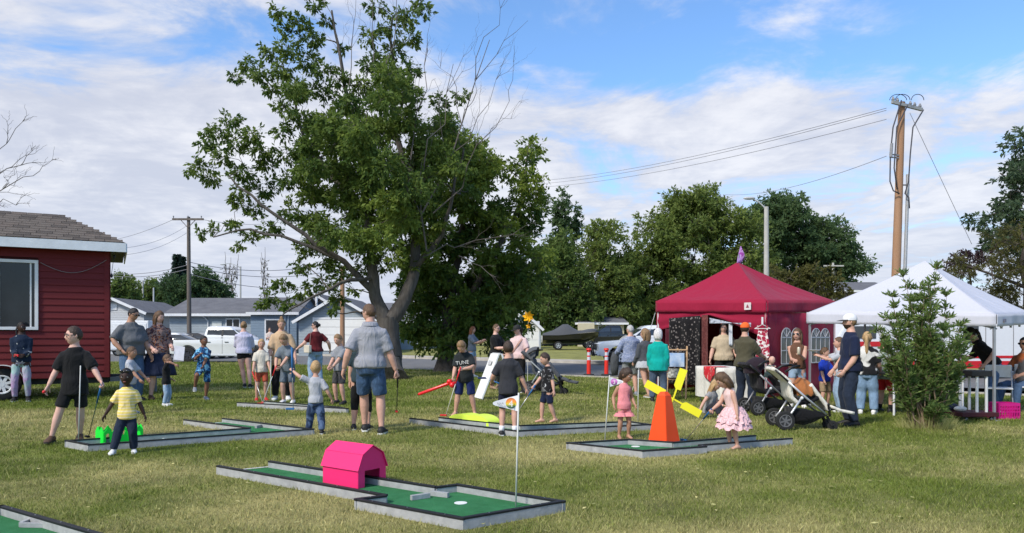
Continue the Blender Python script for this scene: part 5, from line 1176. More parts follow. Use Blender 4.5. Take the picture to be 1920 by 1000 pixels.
    if bottom is not None:
        if blen in ('skirt', 'shortskirt', 'tutu'): pass
        else:
            mb = MB(); lo = .008*H*loosep; bprof = [(-.14, .070, .058), (-.06, .088, .066), (.04, .096, .072), (.16, .091, .067), (.26, .087, .064)]
            mb.loft([ring(w*b*H+lo*.6, dp*b*H+lo*.6+(belly*.012*H if f > .1 else 0), hz+f*tors, .002*H) for f, w, dp in bprof])
            for s in (-1, 1):
                h_, k, a = hips[s], kn[s], an[s]; th = (.8+.2*b)
                full = blen; t1 = min(1, full/.5); pts = [h_+Vector((0, 0, .035*H)), h_.lerp(k, .3), h_.lerp(k, .65*t1+.0)]; rad = [.046*H*b**.6+lo*.3, .051*H*b**.5*th+lo*.8, .048*H*th+lo*1.2]
                if full <= .5: pts = [pts[0], h_.lerp(k, .5*t1), h_.lerp(k, t1)]; rad = [rad[0]*.97, .051*H*b**.5*th+lo*.5, .045*H*b**.4*th+lo*.75]
                else:
                    c = k.lerp(a, (full-.5)/.5); pts += [k, k.lerp(c, .45), c-Vector((0, 0, .0))]; rad += [.042*H*th+lo, .039*H*th+lo, .030*H*th+lo*1.25]
                mb.tube(pts, rad, 12)
            PENDING.append((rt, 'trousers' if (not isinstance(blen, str) and blen > .5) else 'shorts', mb, vox*1.15, bottom))
        if blen in ('skirt', 'shortskirt'):
            mb = MB(); zl = .27*H if blen == 'skirt' else .43*H; rg = []; n = 40
            for i, z in enumerate(np.linspace(hz+.3*tors, zl, 10)):
                t = i/9; w = (.086*b+(.075 if blen == 'skirt' else .03)*t+.03*math.sin(min(t*2.2, 1.57)))*H; rg.append([Vector((w*math.cos(a)*(1+.05*t*math.sin(9*a)), w*.78*math.sin(a)*(1+.05*t*math.sin(9*a+1)), z)) for a in np.linspace(0, 2*math.pi, n, endpoint=False)])
            mb.loft(rg, caps=True); obj('skirt', mb, bottom, rt, smooth=True)
    if shoes is not None:
        for s in (-1, 1):
            mb = MB(); foot_into(mb, s, .006*H); sm = shoes if not isinstance(shoes, tuple) else shoes[0]
            so = obj('shoe', mb, sm, rt, auto=50); mb = MB(); a, fd, sd, up, L, z0 = an[s], feet[s], None, None, .148*H, -.042*H
            sd = Vector((-fd.y, fd.x, 0)).normalized(); up = sd.cross(fd); up = up if up.z > 0 else -up; rr = []
            for z in (.0, .022*H*.6):
                pr = [(-.32, .06), (-.30, .13), (-.1, .165), (.1, .16), (.35, .185), (.55, .185), (.68, .12), (.73, .04)]
                rr.append([a+up*(-.0418*H+z)+fd*q*L+sd*w*L for q, w in pr]+[a+up*(-.0418*H+z)+fd*q*L-sd*w*L for q, w in pr[::-1]])
            mb.loft(rr); obj('sole', mb, shoes[1] if isinstance(shoes, tuple) else white_paint, so)
            if socks is not None: mb = MB(); mb.tube([a+(kn[s]-a)*0, a+(kn[s]-a)*.28], [.027*H, .031*H], 12); obj('sock', mb, socks, rt, smooth=True)
    hair_obj(rt, hM, hh, hair); PEOPLE_H[rt.name] = H
    PEOPLE[key] = dict(root=rt, H=H, hM=hM, hh=hh, wr=wr, el=el, grip=grip, skin=skin, hairc=hair[1], TL=TL, hz=hz, tors=tors, sh=sh, an=an, kn=kn, yaw=yaw, g=g, sj=sj)
    if extras: extras(PEOPLE[key])
    return PEOPLE[key]
def hair_obj(rt, M, hh, hair):
    style, colr = hair[0], hair[1]
    if style == 'none': return
    hm = hair_mat(colr, HAIR[colr]); mb = MB(); nu, nv = 32, 20; thick = {'buzz': .02, 'short': .055, 'fade': .045, 'crop': .09, 'long': .07, 'bun': .045, 'pony': .045, 'bob': .09, 'braids': .05}.get(style, .055)
    idx = {}; vs = []; fs = []
    def hl(uy, ux):
        base = np.interp(uy, [-1, -.75, -.45, -.1, .2, .55, 1], [.55, .50, .22, .02, -.18, -.48, -.55]) if style not in ('long', 'bob') else np.interp(uy, [-1, -.75, -.5, -.1, .2, 1], [.48, .42, -.15, -.5, -.6, -.65])
        return base
    grid = {}
    for j in range(0, nv+1):
        t = math.pi*j/nv
        for i in range(nu):
            a = 2*math.pi*i/nu; u = (math.sin(t)*math.cos(a), math.sin(t)*math.sin(a), math.cos(t)); e = u[2]-hl(u[1], u[0]); grid[j, i] = (u, e)
    def vid(j, i):
        if (j, i) not in idx:
            u, e = grid[j, i]; s = 1.012+thick*min(1, max(0, e)/.28)*(1+.25*math.sin(7*u[0]+3*u[1]*5)*.6+.3*(random.random()-.5)); idx[j, i] = len(vs); vs.append(M @ head_vert(*u, hh, s) if u[1] > -.4 or True else 0)
        return idx[j, i]
    for j in range(nv):
        for i in range(nu):
            i2 = (i+1) % nu; q = [(j, i), (j+1, i), (j+1, i2), (j, i2)]
            if sum(grid[k][1] > 0 for k in q) >= 3: fs.append(tuple(vid(*k) for k in q))
    mb.add(vs, fs)
    def lobe(pts, rad, n=14): mb.tube([M @ Vector(p)*1 for p in [(a*hh, b*hh, c*hh) for a, b, c in pts]], [(a*hh, b*hh) for a, b in rad], n)
    if style == 'long':
        L = hair[2] if len(hair) > 2 else 1.2
        lobe([(0, .12, .3), (0, .2, 0), (0, .24, -.35), (0, .26, -.35-.4*L), (0, .27, -.4-.75*L)], [(.3, .25), (.36, .24), (.36, .2), (.30, .15), (.14, .06)])
        for s in (-1, 1): lobe([(s*.27, .0, .1), (s*.33, .02, -.2), (s*.31, .02, -.35-.3*L), (s*.26, .0, -.35-.55*L)], [(.09, .16), (.09, .17), (.08, .14), (.03, .05)], 10)
    if style == 'bob': lobe([(0, .1, .3), (0, .18, 0), (0, .2, -.3), (0, .2, -.5)], [(.33, .28), (.38, .27), (.36, .24), (.26, .16)])
    if style == 'bun': lobe([(0, .22, .38), (0, .24, .52), (0, .22, .66)], [(.12, .12), (.17, .17), (.08, .08)], 10)
    if style == 'lowbun': lobe([(0, .36, .05), (0, .5, .1), (0, .58, .1)], [(.14, .14), (.2, .2), (.08, .08)], 10)
    if style == 'pony':
        L = hair[2] if len(hair) > 2 else 1.2
        lobe([(0, .36, .2), (0, .5, .12), (0, .52, -.2), (0, .46, -.2-.5*L), (0, .42, -.2-.8*L)], [(.08, .08), (.13, .12), (.14, .11), (.11, .08), (.03, .03)], 10)
    if style == 'braids':
        for s in (-1, -.4, .4, 1): lobe([(s*.26, .2, .1), (s*.34, .22, -.2), (s*.36, .15, -.6), (s*.34, .08, -.95)], [(.06, .06), (.07, .07), (.06, .06), (.03, .03)], 8)
    o = obj('hair', mb, hm, rt, smooth=True); return o
def cap(p, crown, brim, back=False, trucker=None):
    M, hh, rt = p['hM'], p['hh'], p['root']; mb = MB(); nu, nv = 24, 8; vs = []; fs = []
    for j in range(nv+1):
        t = math.pi*.5*j/nv*1.02
        for i in range(nu): a = 2*math.pi*i/nu; vs.append(M @ Vector((.385*hh*math.sin(t)*math.cos(a), .46*hh*math.sin(t)*math.sin(a)+.01*hh, .12*hh+.46*hh*math.cos(t)**.8 if math.cos(t) > 0 else .12*hh)))
    for j in range(nv):
        for i in range(nu): i2 = (i+1) % nu; fs.append((j*nu+i, (j+1)*nu+i, (j+1)*nu+i2, j*nu+i2))
    mb.add(vs, fs); c = obj('cap', mb, crown, rt, smooth=True); mb = MB(); s = 1 if back else -1; pr = []
    for r, z in ((.40, .13), (.62, .10), (.78, .05)): pr.append((r, z))
    rings = []
    for k, a in enumerate(np.linspace(-1.15, 1.15, 13)):
        e = Vector((math.sin(a)*.385*hh, s*math.cos(a)*.455*hh, .135*hh)); ln = .34*hh*math.cos(a*.95)**.7 if abs(a) < 1.5 else 0; o = e+Vector((math.sin(a)*.06*hh, s*ln, -.06*hh)); rings.append([M @ e, M @ o, M @ (o+Vector((0, 0, .018*hh))), M @ (e+Vector((0, 0, .025*hh)))])
    mb.loft(rings); obj('brim', mb, brim, c, smooth=False)
def shades(p, up=0.0, m=None, rim=False):
    M, hh, rt = p['hM'], p['hh'], p['root']; mb = MB(); R3 = M.to_3x3(); mm = m or mat('dark_lens', (.012, .012, .014), .15, .1, spec=.8)
    for s in (-1, 1):
        if rim: mb.torus(M @ Vector((s*.15*hh, -.405*hh, .03*hh+up*hh)), R3 @ Vector((0, 1, 0)), .10*hh, .014*hh, 14, 5)
        else: mb.ell(M @ Vector((s*.15*hh, -.40*hh+abs(up)*.12*hh, .03*hh+up*hh)), (.125*hh, .03*hh, .085*hh), 12, 6, R3)
        mb.bar(M @ Vector((s*.26*hh, -.38*hh+abs(up)*.2*hh, .05*hh+up*hh)), M @ Vector((s*.355*hh, .05*hh, .05*hh+up*.7*hh)), .02*hh, .03*hh)
    mb.bar(M @ Vector((-.06*hh, -.41*hh+abs(up)*.12*hh, .05*hh+up*hh)), M @ Vector((.06*hh, -.41*hh+abs(up)*.12*hh, .05*hh+up*hh)), .02*hh, .02*hh); obj('glasses' if rim else 'sunglasses', mb, mm, rt, smooth=True)
def world_hand(key, s, f=.45):
    p = PEOPLE[key]; M = Matrix.Translation(p['g']) @ Matrix.Rotation(R(p['yaw']), 4, 'Z'); w = M @ p['wr'][s]; e = M @ p['el'][s]; return w+(w-e).normalized()*.1*p['H']*f
def finish_people():
    """grow every figure and garment into one continuous skin, all in one evaluation"""
    tmp = []
    for rt, name, mb, vox, m in PENDING:
        me = mb.mesh('t'); o = bpy.data.objects.new('t', me); COL.objects.link(o)
        r = o.modifiers.new('r', 'REMESH'); r.mode = 'VOXEL'; r.voxel_size = vox; r.use_smooth_shade = True
        s = o.modifiers.new('s', 'SMOOTH'); s.factor = .5; s.iterations = 5 if name == 'body' else 7
        tmp.append(o)
    bpy.context.view_layer.update(); dg = bpy.context.evaluated_depsgraph_get()
    for (rt, name, mb, vox, m), o in zip(PENDING, tmp):
        me = bpy.data.meshes.new_from_object(o.evaluated_get(dg)); me.name = name
        if name == 'body':
            p = PEOPLE[m]; ex = MB(); head_into(ex, p['hM'], p['hh'])
            for s in (-1, 1):
                w, e = p['wr'][s], p['el'][s]; hand_into(ex, w, w-e, Vector((-s, -.25, .0)) if (w-e).normalized().z < -.5 else Vector((-s*.6, 0, -.8)), .098*p['H'], .5, bool(p['grip'][0 if s < 0 else 1]))
            e2 = ex.mesh('x'); e2.polygons.foreach_set('material_index', ex.m); e2.shade_smooth(); bm = bmesh.new(); bm.from_mesh(me); bm.from_mesh(e2); bm.to_mesh(me); bm.free(); bpy.data.meshes.remove(e2)
            ms = [skin_mat(p['skin']), eyew, eyed, lipm, hair_mat(p['hairc'], HAIR[p['hairc']])]
        else: ms = m
        if name != 'body': folds(me, .0055*min(1.0, PEOPLE_H.get(rt.name, 1.5)/1.5+.15), len(PEOPLE_TOP)*3+len(name))
        ob = link(name, me, ms, rt); me.shade_smooth()
        if name == 'body': pass
        else: PEOPLE_TOP.setdefault(rt.name, {})[name] = ob
    for o in tmp: me = o.data; bpy.data.objects.remove(o, do_unlink=True); bpy.data.meshes.remove(me)
PEOPLE_TOP = {}
def folds(me, amp, seed):
    """real drape folds pushed into a garment along its normals"""
    n = len(me.vertices); co = np.empty(n*3, np.float32); me.vertices.foreach_get('co', co); co = co.reshape(-1, 3); nr = np.empty(n*3, np.float32); me.vertex_normals.foreach_get('vector', nr); nr = nr.reshape(-1, 3)
    r = np.random.default_rng(seed); d = np.zeros(n)
    for k in range(5):
        f = r.uniform(16, 34); a = r.uniform(0, 6.28); ph = r.uniform(0, 6.28); w = np.sin(co[:, 2]*r.uniform(4, 9)+co[:, 0]*5+ph)
        d += np.sin((co[:, 0]*np.cos(a)+co[:, 1]*np.sin(a)+co[:, 2]*r.uniform(.5, 1.3)*r.choice([-1, 1]))*f+w*1.8+ph)*np.clip(.5+.6*np.sin(co[:, 2]*6+co[:, 1]*4+ph*2), 0, 1)
    co += nr*(d*amp/2.2)[:, None]; me.vertices.foreach_set('co', co.ravel()); me.update()
# ---------------------------------------------------------------- garments
tee_black = fabric('black_cotton', (.012, .012, .013)); denim = fabric('blue_denim', (.075, .125, .21), .25); denim_dark = fabric('dark_denim', (.018, .026, .045), .3); denim_light = fabric('light_denim', (.26, .36, .48), .22)
grey_tee = fabric('grey_cotton', (.115, .12, .128), .08); lgrey_tee = fabric('light_grey_cotton', (.40, .41, .44), .08); polo = fabric('heather_grey_polo', (.29, .295, .325), .10, .9, 7)
navy = fabric('navy_cotton', (.012, .018, .045)); charcoal = fabric('charcoal_cotton', (.035, .036, .042)); khaki = fabric('khaki_cotton', (.30, .215, .13))
shoe_black = mat('black_shoe', (.015, .015, .016), .6); shoe_white = mat('white_shoe', (.72, .71, .69), .5); shoe_brown = mat('brown_boot', (.085, .045, .025), .6); sole_w = white_paint; sole_b = mat('dark_sole', (.03, .028, .026), .8); shoe_grey = mat('grey_shoe', (.22, .24, .27), .6); shoe_red = mat('red_shoe', (.5, .03, .03), .5); sock_w = fabric('white_sock', (.7, .7, .7)); sock_b = fabric('black_sock', (.012, .012, .012)); sandal = mat('tan_sandal', (.3, .2, .13), .6)
person('girl_shed', 'girl in navy sweatshirt and lilac leggings standing against red shed', 40, 753, 604, -8, 'dark', ('braids', 'black'), fabric('navy_sweat', (.012, .022, .045), pattern=pat_blobs((.6, .6, .58), 5.5, .66, .01)), 1.0, -.02, fabric('lilac_leggings', (.42, .29, .46), pattern=pat_blobs((.30, .48, .44), 3, .52, .1)), .96, (shoe_black, sole_w), (-.04, -.17, .60), (.05, -.17, .59), hy=35, loosep=.2)
person('boy_black', 'boy in glasses, black shirt and black shorts leaning on putter', 140, 829, 613, -12, 'fair', ('crop', 'darkbrown'), tee_black, .46, -.22, tee_black, .40, (shoe_brown, sole_b), (-.215, -.05, .43), (.225, -.10, .52), (-.17, -.04, .04), (.02, .1, .04), hy=-62, loose=1.5, loosep=2.0, grip=(0, 1), extras=lambda p: shades(p, 0, mat('glasses_frame', (.015, .015, .015), .3), True))
person('toddler_yellow', 'toddler in yellow striped polo and jeans with sunglasses on head', 238, 850, 690, -8, 'dark', ('buzz', 'black'), fabric('yellow_stripe_polo', (.78, .60, .16), .05, pattern=pat_stripes((.80, .66, .40), 28, 2, .62)), .42, -.08, denim_dark, .97, (shoe_white, sole_w), (-.235, -.02, .44), (.19, .02, .42), (-.13, -.10, .04), (.07, .02, .04), hy=-8, hp=6, loose=1.2, loosep=1.3, extras=lambda p: shades(p, .34))
person('man_grey', 'stout man in grey t-shirt and jeans with hand on hip beside shed', 246, 752, 577, 28, 'tan', ('short', 'black'), grey_tee, .46, -.02, denim, .97, (shoe_black, sole_b), (-.145, -.09, .545), (.17, -.10, .46), hy=22, hp=18, build=1.38, belly=.9, rel=(-1, .5, -.1), extras=lambda p: shades(p), loose=1.2)
person('toddler_held', 'small boy in pale grey t-shirt in front of the stout man', 245, 776, 650, 62, 'tan', ('short', 'brown'), lgrey_tee, .42, -.05, denim, .97, (shoe_grey, sole_w), (-.1, -.2, .5), (.1, -.2, .5), hp=6)
person('woman_blouse', 'woman in patterned brown blouse and navy skirt holding papers', 297, 749, 583, 18, 'fair', ('long', 'brown', .9), fabric('patterned_blouse', (.26, .18, .16), pattern=pat_blobs((.05, .025, .035), 16, .52, .02, (.32, .12, .05))), .55, -.02, fabric('navy_skirt', (.018, .024, .05), .12, .9, 6), 'skirt', (shoe_brown, sole_b), (-.10, -.14, .57), (.10, -.15, .585), hy=18, hp=10, build=1.12, loose=1.1)
person('toddler_black', 'toddler in black t-shirt and pale jeans with hand at mouth', 312, 761, 664, 68, 'tan', ('buzz', 'brown'), tee_black, .42, -.04, denim_light, .97, (shoe_white, sole_w), (-.03, -.175, .80), (.09, -.08, .50), hp=4)
blue_flor = fabric('blue_leaf_print', (.015, .04, .10), pattern=pat_blobs((.22, .50, .68), 11, .56, .02, (.03, .16, .36)))
person('boy_blue', 'boy in blue leaf-print outfit balancing on one leg', 382, 750, 630, 8, 'brown', ('short', 'black'), blue_flor, .46, -.12, blue_flor, .46, (shoe_grey, sole_w), (-.09, -.13, .70), (-.05, -.2, .50), (-.14, -.10, .20), (.03, .0, .04), hy=22, loose=1.35, loosep=1.6, kneeh=((-.25, -1, .3), (.1, -1, 0)))
person('woman_hoodie', 'woman in pale lilac hoodie and black shorts walking away', 457, 727, 603, 172, 'fair', ('lowbun', 'darkblond'), fabric('lilac_hoodie', (.50, .49, .62), .06, .8), 1.0, .05, tee_black, .14, (shoe_black, sole_w), (-.10, -.2, .60), (.10, -.2, .60), (-.10, .06, .04), (-.01, -.03, .04), build=1.08, loose=1.6)
person('boy_cream', 'blond boy in cream t-shirt and red shorts holding putter', 490, 752, 636, 4, 'light', ('crop', 'blond'), fabric('cream_cotton', (.60, .55, .46)), .42, -.04, fabric('rust_shorts', (.42, .085, .045)), .38, (shoe_red, sole_w), (-.135, -.10, .47), (.13, -.12, .48), hy=3, hp=8, loose=1.25, loosep=1.5, grip=(1, 0))
person('woman_tan', 'woman with topknot in tan shirt and black trousers behind the boys', 528, 750, 597, -5, 'light', ('bun', 'darkblond'), fabric('tan_linen', (.52, .36, .22)), .5, -.25, tee_black, .97, (shoe_white, sole_w), (-.15, -.10, .46), (.17, -.08, .50), hy=4, hp=18, build=1.05, loose=1.3)
person('boy_grey', 'boy in grey t-shirt bending over putter in both hands', 540, 757, 622, -22, 'light', ('crop', 'darkblond'), fabric('slate_cotton', (.14, .165, .19)), .42, -.06, fabric('slate_shorts', (.13, .155, .185)), .42, (shoe_white, sole_w), (-.09, -.20, .515), (-.02, -.21, .52), hy=-8, hp=30, lean=12, loose=1.25, loosep=1.5, grip=(1, 1), rel=(-.8, .4, -.3), lel=(.8, .4, -.3))
def bag(p):
    M = p['TL']; rt = p['root']; H = p['H']; mb = MB(); c = Vector((.17*H, .06*H, .57*H)); mb.box(c, (.09, .30, .21)); b = obj('shoulder_bag', mb, mat('cream_leather', (.62, .56, .46), .5), rt, bevel=.02)
    mb = MB(); mb.tube([c+Vector((0, .12, .1)), Vector((.10*H, .03*H, .83*H)), c+Vector((0, -.12, .1))], .009, 6); obj('strap', mb, mat('tan_strap', (.4, .22, .17), .6), b)
person('woman_maroon', 'woman in maroon top and pale jeans with white shoulder bag', 592, 722, 603, -152, 'fair', ('lowbun', 'black'), fabric('maroon_knit', (.11, .014, .018)), .35, .08, denim_light, .97, (shoe_white, sole_w), (-.26, -.02, .56), (.22, -.16, .58), hy=55, build=1.22, extras=lambda p: (shades(p), bag(p)))
camo = fabric('camo_denim', (.10, .15, .26), pattern=pat_blobs((.03, .05, .10), 8, .5, .03))
person('toddler_back', 'toddler seen from behind in pale grey shirt raising blue putter', 592, 814, 676, 176, 'light', ('buzz', 'blond'), lgrey_tee, .42, .0, camo, .97, (shoe_black, sole_w), (-.21, .0, .47), (.305, -.04, .86), (.08+.0-.16, .02, .04), (.10, -.09, .05), grip=(0, 1), loose=1.15, loosep=1.6)
person('boy_grey_shorts', 'boy in grey t-shirt and dark grey shorts looking down, hands together', 637, 758, 626, -42, 'light', ('crop', 'darkblond'), fabric('mid_grey_tee', (.23, .24, .26)), .42, -.02, fabric('dark_grey_shorts', (.06, .058, .06)), .42, (shoe_black, sole_b), (-.03, -.18, .54), (.04, -.19, .53), hp=20, loose=1.2, loosep=1.6)
person('person_behind', 'person in black cropped leggings hidden behind man in polo', 677, 806, 616, 172, 'light', ('short', 'darkbrown'), fabric('dark_teal_top', (.03, .05, .06)), .42, .0, tee_black, .74, (shoe_black, sole_w), loosep=.2)
def collar(p):
    H = p['H']; TL = p['TL']; mb = MB(); z = p['hz']+1.10*p['tors']; n = 24; rg = []
    for r, zz in ((.052, .0), (.050, .025), (.060, .012), (.066, -.008)): rg.append([TL @ Vector((r*H*math.cos(a), r*.86*H*math.sin(a)+.005*H, z+zz*H)) for a in np.linspace(0, 2*math.pi, n, endpoint=False)])
    mb.loft(rg, caps=False); obj('collar', mb, polo, p['root'], smooth=True)
frayed = fabric('faded_denim_shorts', (.045, .085, .155), .45, .9, 8)
person('man_polo', 'tall man in grey polo and denim shorts walking away with putter', 694, 814, 570, 172, 'light', ('fade', 'brown'), polo, .46, .02, frayed, .44, (shoe_black, sole_w), (-.205, -.02, .46), (.195, .03, .50), (-.09, .02, .04), (.055, -.10, .05), hy=58, hp=4, build=1.2, belly=.15, loose=1.0, loosep=1.3, grip=(1, 0), extras=lambda p: (shades(p), collar(p)))
person('woman_auburn', 'woman with long auburn hair and grey t-shirt looking at phone by tree', 885, 708, 612, 62, 'light', ('long', 'auburn', 1.7), fabric('grey_blue_tee', (.16, .18, .215)), .42, .05, denim_light, .22, (shoe_white, sole_w), (-.04, -.24, .72), (.05, -.24, .71), hp=10)
person('boy_putting', 'sandy-haired boy in dark printed t-shirt bent over putter at humps', 872, 781, 640, -14, 'light', ('crop', 'darkblond'), fabric('dark_band_tee', (.022, .026, .028)), .42, -.10, fabric('navy_sport_shorts', (.014, .025, .10)), .46, None, (-.10, -.20, .50), (.03, -.22, .60), (-.13, .02, .04), (.12, .02, .04), hy=-4, hp=34, lean=16, H=1.36, loose=1.3, loosep=1.8, grip=(1, 1), build=1.1, lel=(1, .3, -.3))
person('person_with_baby', 'person in black v-neck and sunglasses cradling a baby', 930, 730, 608, 55, 'fair', ('short', 'brown'), tee_black, .42, -.05, fabric('grey_olive_trousers', (.11, .11, .09)), .9, (sandal, sole_b), (-.05, -.20, .64), (.10, -.22, .68), hy=8, build=1.2, extras=lambda p: shades(p))
def strap(p):
    M, H = p['TL'], p['H']; mb = MB(); q = [M @ Vector(v) for v in ((.085*H, -.045*H, .80*H), (.04*H, -.085*H, .72*H), (-.03*H, -.092*H, .63*H), (-.09*H, -.07*H, .55*H))]; mb.tube(q, [(.022, .004)]*4, 8); obj('bag_strap', mb, mat('tan_strap'), p['root'])
person('woman_pink', 'woman in pale pink t-shirt and black cap pushing grey stroller', 972, 736, 610, -28, 'fair', ('pony', 'darkbrown', .5), fabric('pale_pink_cotton', (.66, .48, .46)), .42, .0, tee_black, .97, (shoe_black, sole_w), (-.06, -.2, .60), (.18, -.14, .56), hy=-30, hp=14, build=1.25, extras=lambda p: (cap(p, mat('black_cap', (.02, .02, .02), .8), mat('black_cap')), strap(p)))
stripe_sh = fabric('navy_stripe_shorts', (.010, .013, .03))
person('boy_charcoal', 'boy seen from behind in charcoal t-shirt holding blue putter', 953, 817, 640, 176, 'light', ('crop', 'darkbrown'), charcoal, .44, -.12, stripe_sh, .42, (shoe_black, sole_w), (-.20, -.04, .47), (.185, -.10, .56), hy=6, loose=1.3, loosep=1.7, grip=(0, 1), socks=sock_w)
person('boy_print', 'barefoot boy in black printed t-shirt and navy shorts facing left', 1026, 793, 661, -66, 'light', ('crop', 'darkbrown'), fabric('black_print_tee', (.014, .014, .016), pattern=pat_blobs((.5, .5, .5), 9, .64, .02, (.16, .16, .17))), .42, -.06, navy, .42, None, (-.03, -.21, .50), (.175, .03, .44), (-.06, -.06, .04), (.06, .10, .05), hy=-4, hp=16, loose=1.2, loosep=1.6, grip=(1, 0))
plaid = fabric('blue_plaid', (.17, .21, .33), pattern=pat_blobs((.34, .37, .46), 26, .55, .1, None, (1, 1, 3)))
def jacket(p):
    H = p['H']; mb = MB(); w = p['el'][1].lerp(p['wr'][1], .6); mb.tube([w+Vector((0, 0, .04)), w+Vector((.02, 0, -.1)), w+Vector((.03, 0, -.32)), w+Vector((.02, .0, -.5))], [(.07, .06), (.10, .07), (.10, .06), (.07, .04)], 12); obj('jacket_over_arm', mb, fabric('grey_jacket', (.07, .075, .08)), p['root'], smooth=True)
person('man_plaid', 'white-haired man in blue checked shirt seen from behind', 1182, 742, 610, -165, 'light', ('short', 'grey'), plaid, .98, -.10, fabric('grey_shorts', (.20, .21, .21)), .42, (shoe_grey, sole_w), (-.14, -.12, .50), (.20, -.14, .56), hy=35, build=1.25, extras=lambda p: (shades(p), jacket(p)), loose=1.15)
person('woman_blond', 'blond woman in grey jacket between white-haired man and woman in teal', 1210, 746, 616, -150, 'light', ('long', 'darkblond', .6), fabric('slate_jacket', (.07, .075, .085)), .98, -.04, fabric('pale_grey_skirt', (.42, .43, .45)), 'shortskirt', (sandal, sole_w), (-.12, -.12, .5), (.12, -.12, .5), (-.1, .02, .04), (.01, .12, .04), hy=40, build=1.1)
person('woman_teal', 'white-haired woman in bright teal blouse and jeans seen from behind', 1234, 753, 616, 176, 'fair', ('bob', 'white'), fabric('teal_blouse', (.004, .33, .28)), .92, -.18, fabric('blue_jeans_worn', (.07, .10, .15), .25), .97, (shoe_black, sole_b), build=1.22, loose=1.3)
romper = fabric('pink_romper', (.72, .25, .27))
def ruffle(p):
    H = p['H']; n = 48
    for s in (-1, 1):
        a, b = Vector((s*.05*H, 0, p['hz'])), p['kn'][s]; c = a.lerp(b, .40); mb = MB(); rg = []
        for i, z in enumerate((.02, -.005, -.03)): rg.append([c+Vector(((.062+.016*i+.008*(i == 2)*math.sin(k*1.05))*H*math.cos(2*math.pi*k/n), (.062+.016*i+.008*(i == 2)*math.sin(k*1.05))*H*math.sin(2*math.pi*k/n), z*H)) for k in range(n)])
        mb.loft(rg, caps=False); obj('ruffle', mb, romper, p['root'], smooth=True)
person('girl_romper', 'little girl in pink romper with dark hair beside flagstick', 1170, 823, 688, 22, 'tan', ('bob', 'darkbrown'), romper, 0, -.05, romper, .26, None, (-.155, -.02, .47), (.14, -.06, .47), hy=30, hp=22, extras=ruffle, loose=1.1, loosep=1.4)
person('girl_seated', 'little blond girl in grey dress sitting on the grass by table', 1328, 783, 730, 58, 'light', ('long', 'blond', 1.3), fabric('grey_dress', (.28, .27, .27)), .2, -.1, fabric('dark_leggings', (.03, .03, .04)), .9, (shoe_white, sole_w), (-.33, -.02, .10), (.06, -.24, .2), (-.08, -.26, .04), (.10, -.25, .04), lean=14, hp=14, H=1.06, hipz=.095, at=tuple(G(1328, 783)), loose=1.4)
tulle = fabric('pink_tulle', (.80, .50, .52), .06, .9, 26)
def tutu(p):
    H, rt = p['H'], p['root']
    for k, (z0, z1, w0, w1) in enumerate(((.53, .40, .09, .17), (.49, .33, .10, .205), (.45, .26, .10, .22))):
        mb = MB(); n = 72; rg = []
        for i in range(6):
            t = i/5; w = (w0+(w1-w0)*t**.7)*H; rg.append([Vector((w*math.cos(a)*(1+.07*t*math.sin(17*a+k*2)+.04*t*random.uniform(-1, 1)), w*math.sin(a)*(1+.07*t*math.cos(15*a+k)), (z0+(z1-z0)*t)*H+.015*t*H*math.sin(11*a+k))) for a in np.linspace(0, 2*math.pi, n, endpoint=False)])
        mb.loft(rg, caps=False); obj('tutu_layer', mb, tulle, rt, smooth=True)
person('girl_tutu', 'barefoot little girl in pink tutu dress putting at windmill', 1376, 842, 705, -58, 'light', ('long', 'brown', .55), fabric('pale_pink_bodice', (.74, .52, .50)), 0, .1, tulle, .2, None, (-.08, -.25, .49), (.16, -.05, .42), (-.05, -.02, .04), (.05, .02, .04), hp=24, lean=14, H=.97, extras=tutu, grip=(1, 0))
person('woman_vendor', 'dark-haired woman in tan t-shirt standing behind stall table', 1357, 742, 606, 8, 'light', ('long', 'black', 1.4), fabric('sand_tee', (.46, .37, .25)), .42, -.05, tee_black, .97, (shoe_black, sole_b), (-.19, -.08, .50), (.16, -.12, .52), build=1.35, hy=-8)
olive = fabric('olive_tee', (.075, .068, .042))
person('man_olive', 'man in orange cap and olive t-shirt holding baby, back turned', 1397, 768, 606, 148, 'light', ('crop', 'darkbrown'), olive, .46, -.02, denim_dark, .97, (shoe_brown, sole_b), (-.12, -.22, .60), (.12, -.22, .62), hy=10, build=1.25, loose=1.2, extras=lambda p: cap(p, mat('orange_cap', (.85, .13, .02), .8), mat('orange_cap')))
person('woman_tank', 'woman in brown tank top and sunglasses holding a can', 1495, 764, 616, -4, 'light', ('long', 'brown', 1.2), fabric('brown_tank', (.13, .065, .04)), 0, .05, denim_light, .25, (shoe_white, sole_w), (-.02, -.17, .60), (.05, -.19, .66), hy=-14, hp=-4, extras=lambda p: shades(p))
person('boy_royal', 'boy in royal blue t-shirt and khaki shorts behind white stroller', 1546, 766, 652, 48, 'light', ('crop', 'brown'), fabric('royal_blue_tee', (.012, .04, .36)), .42, -.05, khaki, .44, (shoe_black, sole_w), (-.12, -.10, .47), (.10, -.2, .5), hy=30, loose=1.25, loosep=1.5)
